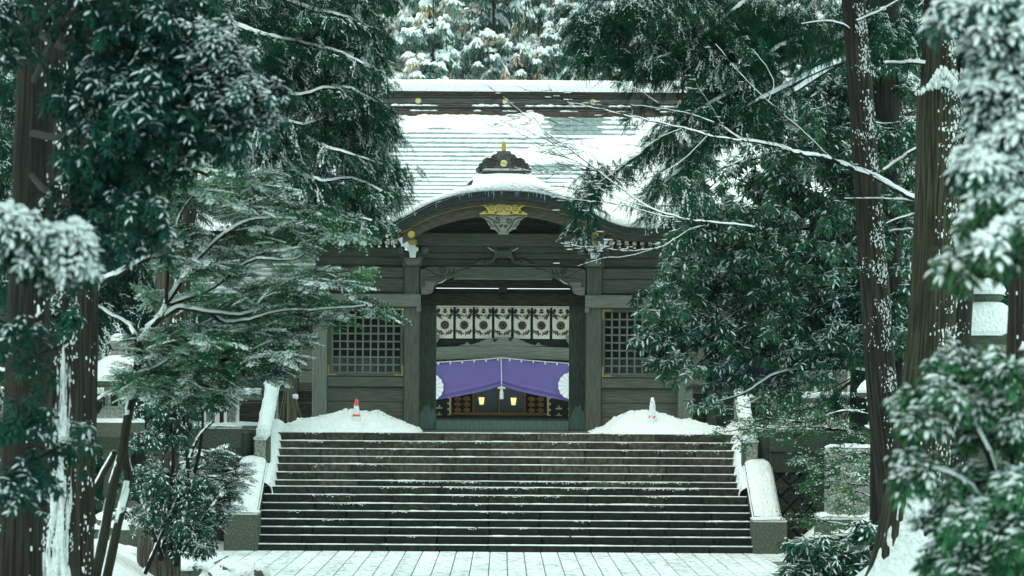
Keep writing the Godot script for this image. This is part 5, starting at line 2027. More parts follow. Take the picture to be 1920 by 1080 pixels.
# hanging tuft of a far cedar
func cedar_tuft(seed: int, snow: float) -> ArrayMesh:
	var r := RandomNumberGenerator.new()
	r.seed = seed
	var g := MB.new()
	var s := MB.new()
	for k in 46:
		var th := r.randf_range(0, TAU)
		var rad := 0.2 * sqrt(r.randf())
		var c := Vector3(cos(th) * rad, -r.randf_range(0.0, 0.32), sin(th) * rad)
		var dir: Vector3 = Vector3(cos(th) * r.randf_range(0.1, 0.8), r.randf_range(-1.2, -0.3), sin(th) * r.randf_range(0.1, 0.8)).normalized()
		var up := (Vector3(cos(th), 0.5, sin(th))).normalized()
		shade(g, r, 0.4)
		needle(g, c, dir, up, r.randf_range(0.14, 0.3), 0.055)
	for k in int(snow * 7.0):
		var th := r.randf_range(0, TAU)
		var rad := 0.15 * sqrt(r.randf())
		s.lump(Vector3(cos(th) * rad, 0.02 - 0.1 * rad / 0.15, sin(th) * rad), Vector3(r.randf_range(0.06, 0.12), r.randf_range(0.05, 0.10), r.randf_range(0.06, 0.12)), k + seed, 0.3, 7, 5)
	for k in int(snow * 9.0):
		var th := r.randf_range(0, TAU)
		var dir: Vector3 = Vector3(cos(th), -0.7, sin(th)).normalized()
		leaf_snow(s, Vector3(cos(th) * 0.12, -0.05, sin(th) * 0.12), dir, Vector3(cos(th), 1.2, sin(th)).normalized(), 0.2, 0.06, 0.03, 0.1)
	return two(g, M.needle_green, s, M.snow_leaf)

var KIT := {}
func kit() -> void:
	for k in 3:
		KIT["cedar_%d" % k] = cedar_frond(100 + k, [0.07, 0.4, 0.95][k])
		KIT["whorl_%d" % k] = leaf_whorl(200 + k, [0.08, 0.5, 0.95][k])
		KIT["whorl_heavy_%d" % k] = leaf_whorl(210 + k, [0.2, 0.5, 0.8][k], [1.2, 1.7, 2.3][k], 0.085, 0.028, 0.6)
		KIT["whorl_near_%d" % k] = leaf_whorl(220 + k, [0.04, 0.35, 0.85][k], [1.0, 1.2, 1.45][k], 0.085, 0.032, 0.4)
		KIT["fan_%d" % k] = flat_fan(230 + k, [0.06, 0.35, 0.85][k])
		KIT["fan_heavy_%d" % k] = flat_fan(240 + k, [0.15, 0.5, 0.9][k], 0.042, 0.3, [1.0, 1.25, 1.6][k])
		KIT["small_%d" % k] = leaf_whorl(270 + k, [0.06, 0.42, 0.85][k], [1.0, 1.2, 1.45][k], 0.068, 0.022, 0.3)
		KIT["twig_%d" % k] = leafy_twig(250 + k, [0.04, 0.25, 0.6][k])
		KIT["tuft_%d" % k] = cedar_tuft(260 + k, [0.35, 0.75, 1.0][k])

# ---- a tree being put together
var bag := {}
var twigs: MB
var twig_snow: MB
func start(called: String, label: String, category: String, at: Vector3, group := "") -> Node3D:
	bag = {}
	twigs = MB.new()
	twig_snow = MB.new()
	return thing(called, label, category, at, group)

func put_spray(kind: String, level: int, t: Transform3D, c: Color) -> void:
	var key := "%s_%d" % [kind, level]
	if not bag.has(key):
		bag[key] = [[], []]
	bag[key][0].append(t)
	bag[key][1].append(c)

func finish(o: Node3D, bark: Material) -> void:
	for key in bag:
		var mm := MultiMesh.new()
		mm.transform_format = MultiMesh.TRANSFORM_3D
		mm.use_colors = true
		mm.mesh = KIT[key]
		mm.instance_count = bag[key][0].size()
		for i in mm.instance_count:
			var t: Transform3D = bag[key][0][i]
			t.origin -= o.position
			mm.set_instance_transform(i, t)
			mm.set_instance_color(i, bag[key][1][i])
		var mi := MultiMeshInstance3D.new()
		mi.name = "foliage"
		mi.multimesh = mm
		mi.set_meta("kind", "stuff")
		o.add_child(mi, true)
	if twigs.v.size():
		part("twigs", twigs, bark, o, "stuff")
	if twig_snow.v.size():
		part("twig_snow", twig_snow, M.snow_plain, o, "stuff")

func vary(c: Color, k := 0.35) -> Color:
	var f := rng.randf_range(1.0 - k, 1.0 + k)
	return Color(c.r * f * rng.randf_range(0.85, 1.2), c.g * f, c.b * f * rng.randf_range(0.88, 1.12))

# sprays filling an egg shaped clump: the clump is made of smaller pads, each a ring of sprays round the end of a twig
func clump(kind: String, c: Vector3, rad: Vector3, count: int, tint: Color, snow := 0.5, per := 12, pad := 0.32, flat := 0.35, scale := 1.0, droop := 0.35, from = null) -> void:
	var pads := maxi(1, count / per)
	for i in pads:
		var u := Vector3(rng.randfn(), rng.randfn(), rng.randfn()).normalized() * pow(rng.randf(), 0.42)
		var pc := c + u * rad
		var root: Vector3 = from if from != null else c - Vector3(0, rad.y * 0.3, 0)
		var mid := root.lerp(pc, 0.55) + Vector3(0, -0.06 * root.distance_to(pc), 0)
		twigs.tube(PackedVector3Array([root, mid, pc]), PackedFloat32Array([0.012 * scale, 0.008 * scale, 0.004 * scale]), 4)
		var ptint := vary(tint, 0.5)
		var lift := clampf(0.5 + 0.5 * u.y, 0, 1)
		var psnow := snow + 0.45 * (lift - 0.5) + rng.randfn(0, 0.2)
		var out := Vector2(pc.x - c.x, pc.z - c.z)
		var yaw0 := atan2(out.x, out.y) if out.length() > 0.05 else rng.randf_range(0, TAU)
		for k in per:
			var yaw: float = yaw0 + rng.randfn(0, 1.15)
			var rr := pad * sqrt(rng.randf()) * scale
			var p := pc + Vector3(sin(yaw) * rr, rng.randfn(0, pad * flat * 0.5) - rr * rr * 0.5, cos(yaw) * rr)
			var b := Basis(Vector3.UP, yaw + rng.randfn(0, 0.35)) * Basis(Vector3.RIGHT, droop + rng.randfn(0, 0.25)) * Basis(Vector3.BACK, rng.randfn(0, 0.3))
			b = b.scaled(Vector3.ONE * scale * rng.randf_range(0.7, 1.25))
			var lv := psnow + rng.randfn(0, 0.12)
			put_spray(kind, 0 if lv < 0.34 else 1 if lv < 0.68 else 2, Transform3D(b, p), vary(ptint, 0.25))

# the same, its middle and size told by direction and distance
func cl(kind: String, q: Array, d: float, per_px: float, tint: Color, snow := 0.5, per := 12, pad := 0.32, flat := 0.35, scale := 1.0, droop := 0.35, deep := 0.8, from = null) -> void:
	var dd := d + rng.randf_range(-0.5, 0.5) * deep
	var c := ats(q[0], q[1], dd)
	var rx: float = q[2] * d / F
	var ry: float = q[3] * d / F
	var sn: float = snow if q.size() < 5 else q[4]
	clump(kind, c, Vector3(rx, ry, deep), int(q[2] * q[3] * per_px), tint, sn, per, pad, flat, scale, droop, from)

func pts(q: Array, d: float, wander := 0.0) -> PackedVector3Array:
	var raw := PackedVector3Array()
	for i in q.size():
		raw.append(ats(q[i][0], q[i][1], d + (q[i][2] if q[i].size() > 2 else 0.0) + wander * nz.get_noise_2d(q[i][0] * 0.013, q[i][1] * 0.013 + d)))
	if raw.size() < 3:
		return raw
	var out := PackedVector3Array()
	for i in raw.size() - 1:
		for k in 5:
			var t := k / 5.0
			var a := raw[maxi(i - 1, 0)]
			var b := raw[i]
			var c := raw[i + 1]
			var e := raw[mini(i + 2, raw.size() - 1)]
			out.append(b.cubic_interpolate(c, a, e, t))
	out.append(raw[-1])
	for i in range(1, out.size() - 1):
		out[i] += Vector3(0.4, 1.0, 0.5) * 0.016 * nz.get_noise_2d(i * 0.37, raw[0].x * 5.0)
	return out

# a limb with snow lying along its upper side
func limb(o: Node3D, q: Array, d: float, r0: float, r1: float, bark: Material, snow := 0.6, wander := 0.8, sides := 8) -> PackedVector3Array:
	var p := pts(q, d, wander)
	var rr := PackedFloat32Array()
	for i in p.size():
		rr.append(lerpf(r0, r1, i / float(p.size() - 1)) * (1.0 + 0.12 * nz.get_noise_2d(i * 0.6, r0 * 900.0)))
	var mb := MB.new()
	mb.tube(p, rr, sides)
	var l := part("limb", mb, bark, o)
	if snow > 0.0:
		var sb := MB.new()
		snow_along(sb, p, rr, snow)
		if sb.v.size():
			part("limb_snow", sb, M.snow_plain, l, "stuff")
	return p

func snow_along(sb: MB, p: PackedVector3Array, rr: PackedFloat32Array, snow: float) -> void:
	var rows := []
	var seed := rng.randf() * 50.0
	for i in p.size() - 1:
		for k in 3:
			var t := k / 3.0
			var c := p[i].lerp(p[i + 1], t)
			var r := lerpf(rr[i], rr[i + 1], t)
			var dir: Vector3 = (p[i + 1] - p[i]).normalized()
			var up := (Vector3.UP - dir * dir.y)
			var level := up.length()
			up = up.normalized() if level > 0.05 else Vector3.BACK
			var side := dir.cross(up).normalized()
			var n := 0.5 + 0.5 * nz.get_noise_1d((i + t) * 0.55 + seed)
			var have := smoothstep(1.0 - snow - 0.25, 1.0 - snow + 0.1, n * 1.15) * smoothstep(0.12, 0.5, level)
			var h := (0.55 * r + minf(0.012, 0.4 * r + 0.002)) * have * (0.7 + 0.6 * n)
			var w := (r * 0.92 + 0.001) * (0.35 + 0.65 * have)
			rows.append(PackedVector3Array([c + side * w * 0.98 + up * r * 0.05, c + side * w * 0.8 + up * (r * 0.55 + h * 0.7), c + up * (r * 0.86 + h), c - side * w * 0.8 + up * (r * 0.55 + h * 0.7), c - side * w * 0.98 + up * r * 0.05]) if have > 0.03 else PackedVector3Array())
	var run := []
	for row in rows + [PackedVector3Array()]:
		if row.size():
			run.append(row)
		else:
			if run.size() > 1:
				sb.sheet(run)
			run = []

# fronds hung along a limb
func dress(p: PackedVector3Array, kind: String, from: float, gap: float, spread: float, tint: Color, snow: float, scale := 1.0, droop := 0.6) -> void:
	var n := p.size()
	for i in n - 1:
		if float(i) / n < from:
			continue
		var l := p[i].distance_to(p[i + 1])
		var m := maxi(1, int(l / gap))
		for k in m:
			var c := p[i].lerp(p[i + 1], rng.randf())
			var dir: Vector3 = (p[i + 1] - p[i]).normalized()
			for s in [-1.0, 1.0]:
				var yaw: float = atan2(dir.x, dir.z) + s * rng.randf_range(0.3, 1.3)
				var b := Basis(Vector3.UP, yaw) * Basis(Vector3.RIGHT, droop + rng.randfn(0, 0.25)) * Basis(Vector3.BACK, rng.randfn(0, 0.3))
				var off: Vector3 = Vector3(sin(yaw), 0, cos(yaw)) * spread * rng.randf()
				off.y = -absf(rng.randfn(0, 0.05)) - 0.3 * off.length_squared()
				var lv := snow + rng.randfn(0, 0.25)
				put_spray(kind, 0 if lv < 0.34 else 1 if lv < 0.68 else 2, Transform3D(b.scaled(Vector3.ONE * scale * rng.randf_range(0.7, 1.2)), c + off), vary(tint, 0.45))

# trunk with furrowed bark; snow flecks blown on it between two bearings (90 faces the viewer, 0 is to the right)
func trunk(o: Node3D, q: Array, d: float, bark: Material, flecks := 0, a0 := 20.0, a1 := 100.0, big := 1.0, flare := 0.0) -> PackedVector3Array:
	var raw := []
	for k in q:
		raw.append([k[0], k[1]])
	var p := pts(raw, d)
	var rr := PackedFloat32Array()
	for i in p.size():
		var t := i / float(p.size() - 1) * (q.size() - 1)
		var j := mini(int(t), q.size() - 2)
		rr.append(lerpf(q[j][2], q[j + 1][2], t - j) * 0.5 * d / F)
	p.append(p[-1] - Vector3(0, 1.6, 0))
	rr.append(rr[-1])
	if flare > 0.0:
		for i in p.size():
			var hgt := maxf(0.0, p[i].y - p[-2].y)
			rr[i] *= 1.0 + flare * exp(-hgt / 0.45)
	last_r = rr
	var mb := MB.new()
	mb.tube(p, rr, 72, 1.0, 0.02, q[0][0])
	var tr := part("trunk", mb, bark, o)
	if flecks > 0:
		var sb := MB.new()
		for k in flecks:
			var f := rng.randf() * (p.size() - 2)
			var i := mini(int(f), p.size() - 2)
			var c := p[i].lerp(p[i + 1], f - i)
			var n := nz.get_noise_2d(c.y * 2.5, q[0][0])
			if n < -0.1 + rng.randf_range(-0.3, 0.3):
				continue
			var a := deg_to_rad(lerpf(a0, a1, 0.5 + 0.5 * clampf(rng.randfn(0, 0.5), -1, 1)))
			var r := lerpf(rr[i], rr[i + 1], f - i) * 1.0
			var sz := rng.randf_range(0.003, 0.009) * big * (1.7 if rng.randf() < 0.1 else 1.0)
			sb.lump(c + Vector3(cos(a), 0, sin(a)) * r * 1.01, Vector3(sz, sz * rng.randf_range(1.0, 3.5), sz * 0.5), k, 0.3, 6, 4)
		part("blown_snow", sb, M.snow_plain, tr, "stuff")
	return p

# ragged snow plastered up a trunk and over its root flare
func plaster(o: Node3D, p: PackedVector3Array, y0: float, y1: float, rad: float, a0: float, a1: float, seed: float, cover := 0.5) -> void:
	var sb := MB.new()
	var rows := []
	for i in 90:
		var y := lerpf(y0, y1, i / 89.0)
		var c := p[0]
		var cr := rad
		for k in p.size() - 1:
			if (p[k].y - y) * (p[k + 1].y - y) <= 0.0:
				c = p[k].lerp(p[k + 1], (p[k].y - y) / (p[k].y - p[k + 1].y + 1e-6))
				cr = lerpf(last_r[k], last_r[k + 1], (p[k].y - y) / (p[k].y - p[k + 1].y + 1e-6))
		var row := PackedVector3Array()
		for j in 31:
			var u := j / 30.0
			var a := deg_to_rad(lerpf(a0, a1, u))
			var edge := minf(u, 1.0 - u) * 2.0
			var n := nz.get_noise_2d(a * 4.0 + seed, y * 1.6) * 1.1 + 0.8 * nz.get_noise_2d(a * 13.0, y * 2.6 + seed)
			var th := 0.05 * clampf(cover + n * 1.2 - 1.3 * (1.0 - smoothstep(0.0, 0.8, edge)) + 0.35 * (1.0 - i / 89.0) - 0.25 - 1.2 * smoothstep(0.6, 1.0, i / 89.0), -0.7, 0.6)
			var rr := cr * 1.005 + 0.12 * exp(-(y - y0) / 0.2)
			row.append(Vector3(c.x, y, c.z) + Vector3(cos(a), 0, sin(a)) * (rr + th))
		rows.append(row)
	sb.sheet(rows, Vector3(0, 0, 1))
	part("plastered_snow", sb, M.snow, o)

# unseen treetop above the view, added in oversized sprays to shade the foreground
func shade_crown(at: Vector3, y0: float, y1: float, rad: float, n: int, tint: Color) -> void:
	for i in n:
		var h := rng.randf()
		var th := rng.randf_range(0, TAU)
		var r := rad * (1.0 - 0.75 * h) * sqrt(rng.randf_range(0.1, 1.0))
		var b := Basis(Vector3.UP, PI * 0.5 - th + rng.randfn(0, 0.5)) * Basis(Vector3.RIGHT, 0.35 + rng.randfn(0, 0.2)) * Basis(Vector3.BACK, rng.randfn(0, 0.3))
		put_spray("cedar", rng.randi() % 3, Transform3D(b.scaled(Vector3.ONE * rng.randf_range(3.0, 4.5)), Vector3(at.x + cos(th) * r, lerpf(y0 + 2.3, y1 + 1.5, h) - 0.12 * r, at.z + sin(th) * r)), vary(tint, 0.3))

const ORD := ["first", "second", "third", "fourth", "fifth", "sixth", "seventh", "eighth", "ninth", "tenth", "eleventh", "twelfth", "thirteenth", "fourteenth", "fifteenth", "sixteenth", "seventeenth", "eighteenth", "nineteenth", "twentieth"]

func build_trees() -> void:
	kit()
	var teal := Color(0.021, 0.105, 0.062)
	var deep := Color(0.013, 0.076, 0.049)
	var olive := Color(0.036, 0.115, 0.052)
	var fresh := Color(0.05, 0.16, 0.055)
	left_trees(teal, deep, olive, fresh)
	right_trees(teal, deep, olive, fresh)
	shrubs(teal, deep, olive, fresh)
	forest(teal, deep)

func left_trees(teal: Color, deep: Color, olive: Color, fresh: Color) -> void:
	# cedar whose long boughs sweep in front of the roof
	var d := 40.0
	var o := start("cedar_tree", "tall cedar left of the gate with long sweeping snow lined boughs reaching over its roof", "tree", ats(298, 1010, d))
	trunk(o, [[348, -220, 64], [342, 0, 66], [338, 330, 66], [318, 640, 60], [303, 900, 54], [298, 1030, 58]], d, M.bark_grey, 420, 30, 110, 1.0, 0.4)
	var boughs := [
		[[345, -30], [395, 15], [440, 45], [500, 68], [570, 82], [640, 100], [700, 130]],
		[[345, 20], [410, 62], [470, 88], [530, 120], [600, 156], [660, 168], [720, 200]],
		[[345, -120], [450, -40], [560, 10], [640, 30], [700, 55]],
		[[343, 120], [420, 150], [500, 168], [560, 180], [620, 166], [680, 190], [720, 240]],
		[[340, 200], [430, 232], [520, 225], [570, 234], [620, 214]],
		[[340, 230], [380, 255], [412, 292], [450, 332], [482, 330], [510, 312]],
		[[340, 240], [440, 262], [520, 292], [562, 326], [604, 340], [660, 335], [720, 360]],
		[[340, 180], [460, 200], [545, 240], [592, 270], [650, 288], [720, 310]],
		[[338, 300], [430, 350], [520, 380], [600, 390], [660, 405], [700, 415]],
		[[338, 330], [300, 300], [250, 260], [200, 250]],
		[[342, 60], [280, 90], [220, 120]],
		[[345, -100], [420, -60], [520, -40], [600, -50], [680, -20]]]
	for b in boughs:
		var p := limb(o, b, d - 0.9, 0.038, 0.012, M.bark_dark, 0.95, 1.0)
		dress(p, "cedar", 0.12, 0.034, 0.32, teal, 0.44, 0.68, 0.7)
	for q in [[640, 55, 90, 55], [675, 120, 50, 55], [685, 215, 46, 60], [700, 300, 50, 60], [680, 375, 50, 40], [560, 50, 100, 45], [470, 30, 80, 40], [560, 150, 90, 55], [470, 130, 80, 55], [600, 250, 90, 45], [500, 280, 80, 60, 0.65], [590, 340, 90, 45, 0.65], [625, 400, 80, 36], [560, 395, 90, 40, 0.7], [650, -20, 90, 50], [430, 265, 50, 26, 0.95], [600, 215, 40, 22, 0.95]]:
		cl("cedar", q, d, 0.058, teal, 0.43, 12, 0.36, 0.5, 0.68, 0.75, 1.1)
	shade_crown(ats(345, 0, d), 8.9, 16.0, 3.2, 150, teal)
	finish(o, M.bark_dark)
	# low layered tree in front of the left corridor
	d = 31.0
	o = start("layered_evergreen", "small multi stemmed evergreen with flat snow covered layers of leaves left of the stairs", "tree", ats(205, 1085, d))
	var st := [
		[[[178, 1085], [196, 1000], [210, 920], [228, 850], [242, 770], [256, 700], [262, 650]], 0.055, 0.04],
		[[[200, 1085], [222, 980], [240, 900], [232, 840], [238, 790], [248, 740]], 0.05, 0.035],
		[[[262, 650], [280, 618], [300, 596], [312, 570]], 0.04, 0.025],
		[[[262, 660], [252, 628], [240, 610], [200, 586], [150, 560]], 0.026, 0.014],
		[[[300, 596], [340, 578], [395, 586], [450, 590], [500, 576], [560, 572]], 0.026, 0.010],
		[[[395, 586], [425, 604], [470, 598], [520, 585], [600, 580], [690, 572]], 0.02, 0.006],
		[[[312, 570], [350, 560], [400, 540], [450, 500], [490, 485], [545, 488], [580, 470]], 0.024, 0.008],
		[[[312, 570], [360, 500], [420, 440], [480, 410], [560, 412]], 0.024, 0.008],
		[[[312, 570], [318, 480], [340, 400], [380, 350]], 0.022, 0.008],
		[[[185, 530], [215, 518], [250, 500], [275, 485], [305, 478]], 0.036, 0.02],
		[[[165, 640], [175, 560], [188, 520], [205, 440], [200, 360]], 0.06, 0.03],
		[[[140, 960], [175, 920], [198, 880], [215, 850]], 0.028, 0.03],
		[[[256, 700], [290, 690], [330, 665], [380, 640]], 0.02, 0.008],
		[[[150, 790], [165, 770], [190, 745], [215, 730]], 0.022, 0.012]]
	for b in st:
		limb(o, b[0], d - 0.5, b[1], b[2], M.bark_olive, 0.85, 0.5)
	for q in [[380, 318, 50, 16], [450, 322, 40, 14], [300, 335, 40, 18], [400, 345, 100, 20], [330, 365, 60, 22], [470, 385, 100, 18], [550, 405, 80, 16], [600, 440, 60, 15], [430, 430, 110, 20], [330, 430, 70, 24], [520, 470, 110, 18], [400, 500, 110, 20], [600, 505, 70, 14], [540, 535, 110, 18], [620, 560, 70, 13, 0.6], [665, 580, 45, 10, 0.6], [560, 585, 90, 16], [460, 560, 110, 18], [360, 560, 70, 24], [450, 620, 90, 22], [350, 625, 80, 28], [480, 660, 60, 24, 0.3], [420, 690, 70, 26, 0.3], [340, 690, 80, 30, 0.35], [300, 660, 40, 26], [320, 735, 50, 24, 0.4], [385, 740, 45, 20, 0.3], [480, 620, 40, 18, 0.35], [300, 700, 50, 40, 0.3], [400, 650, 80, 44, 0.3], [470, 630, 70, 36, 0.3], [440, 690, 60, 40, 0.15], [350, 720, 50, 36, 0.25]]:
		cl("fan", [q[0], q[1], q[2], q[3] * 0.7, (q[4] if q.size() > 4 else 0.42)], d, 0.074, Color(0.06, 0.20, 0.088) if rng.randf() < 0.75 else olive, 0.5, 14, 0.34, 0.10, 0.66, 0.10, 0.9)
	finish(o, M.bark_olive)
	# two trunks at the left, the nearer with dark broad leaves and snow on its outer twigs
	d = 19.0
	o = start("evergreen_oak", "dark leaved evergreen nearest on the left, outer twigs loaded with snow", "tree", ats(62, 1090, 24))
	var p := trunk(o, [[78, -160, 62], [72, 0, 66], [62, 300, 72], [52, 600, 78], [38, 1000, 84], [34, 1150, 90]], 23.0, M.bark_dark, 160, 10, 80)
	for b in [[[[72, 60, 3.0], [150, 100], [250, 90], [350, 110], [430, 150]], 0.03], [[[62, 250, 3.0], [150, 260], [260, 250], [380, 220], [480, 200]], 0.03], [[[65, 150, 3.0], [130, 30], [230, 0], [320, 20]], 0.03], [[[60, 330, 3.0], [120, 380], [200, 390], [280, 400]], 0.025], [[[55, 430, 3.0], [40, 560], [60, 660], [130, 640]], 0.02]]:
		limb(o, b[0], d, b[1], 0.006, M.bark_dark, 0.0, 0.6)
	for q in [[230, 20, 150, 50, 0.2], [300, 60, 70, 60, 0.5], [390, 90, 60, 45, 0.8], [430, 150, 50, 45, 0.85], [350, 150, 80, 60, 0.55], [470, 185, 35, 35, 0.9], [490, 205, 22, 18, 0.95], [240, 130, 110, 60, 0.2], [170, 190, 70, 60, 0.12], [250, 230, 110, 60, 0.25], [350, 240, 90, 50, 0.3], [190, 310, 80, 50, 0.1], [250, 330, 80, 50, 0.2], [200, 400, 90, 45, 0.15], [270, 430, 50, 35, 0.15], [180, 460, 60, 40, 0.15], [20, 60, 40, 50, 0.1], [50, 640, 40, 40, 0.2], [30, 790, 40, 50, 0.15], [60, 880, 40, 24, 0.2], [40, 920, 50, 30, 0.25], [90, 840, 40, 24, 0.2]]:
		cl("whorl_near", q, d, 0.034, Color(0.009, 0.062, 0.044), 0.2, 10, 0.22, 0.6, 0.8, 0.1, 0.5)
	shade_crown(ats(75, 0, 23), 6.9, 14.0, 4.2, 220, teal)
	finish(o, M.bark_dark)
	d = 27.0
	o = start("cedar_tree", "cedar trunk on the left with a broad streak of blown snow down its right side", "tree", ats(105, 1090, d))
	p = trunk(o, [[122, -160, 60], [116, 0, 66], [112, 300, 74], [110, 560, 84], [108, 800, 90], [98, 1000, 96], [92, 1110, 110]], d, M.bark_brown, 1800, 30, 110, 0.9)
	plaster(o, p, 1.15, 3.9, 0.212, 40, 100, 3.0, 0.55)
	limb(o, [[110, 520], [140, 480], [150, 440], [165, 380]], d, 0.05, 0.02, M.bark_brown, 0.5)
	for q in [[110, 590, 50, 24, 0.3], [60, 700, 24, 20, 0.2]]:
		cl("whorl_near", q, d - 0.6, 0.05, deep, 0.2, 8, 0.2, 0.5, 0.8, 0.1, 0.3)
	shade_crown(ats(116, 0, d), 7.4, 15.0, 4.0, 200, teal)
	finish(o, M.bark_brown)
	d = 29.0
	o = start("cedar_tree", "thinner reddish cedar trunk close behind the snow streaked one on the left", "tree", ats(150, 1090, d))
	trunk(o, [[168, -160, 40], [166, 100, 44], [162, 400, 48], [158, 700, 50], [150, 950, 54], [146, 1100, 60]], d, M.bark_brown, 260, 20, 90)
	finish(o, M.bark_brown)
	d = 25.0
	o = start("leaning_tree", "bare leaning trunk with snow along its upper side at the left edge", "tree", ats(-30, 1090, d))
	limb(o, [[-60, 1100], [-10, 1000], [30, 900], [60, 800], [78, 715], [84, 690], [95, 620]], d, 0.115, 0.06, M.bark_olive, 0.5, 0.0, 14)
	limb(o, [[64, 735], [50, 715], [30, 702], [-10, 692]], d, 0.022, 0.014, M.bark_olive, 0.9, 0.0)
	finish(o, M.bark_olive)
	# boughs heaped with snow reaching in from the left
	d = 14.0
	o = start("snowy_bough_tree", "foliage buried under thick white snow reaching in at the left edge", "tree", ats(-160, 1200, d))
	trunk(o, [[-160, -100, 80], [-170, 1240, 90]], d, M.bark_dark)
	limb(o, [[-160, 520], [-60, 480], [20, 470], [110, 500]], d, 0.02, 0.005, M.bark_dark, 0.8, 0.2)
	for q in [[20, 420, 50, 26, 0.9], [70, 450, 70, 36, 1.0], [130, 480, 40, 36, 1.05], [20, 480, 50, 30, 0.8], [90, 500, 60, 24, 0.75], [-40, 450, 60, 50, 0.9], [145, 505, 22, 20, 1.1]]:
		cl("whorl_heavy", q, d, 0.036, deep, 0.9, 9, 0.14, 0.5, 0.8, 0.1, 0.25)
	shade_crown(ats(-160, 0, d), 5.4, 12.0, 4.0, 220, teal)
	finish(o, M.bark_dark)

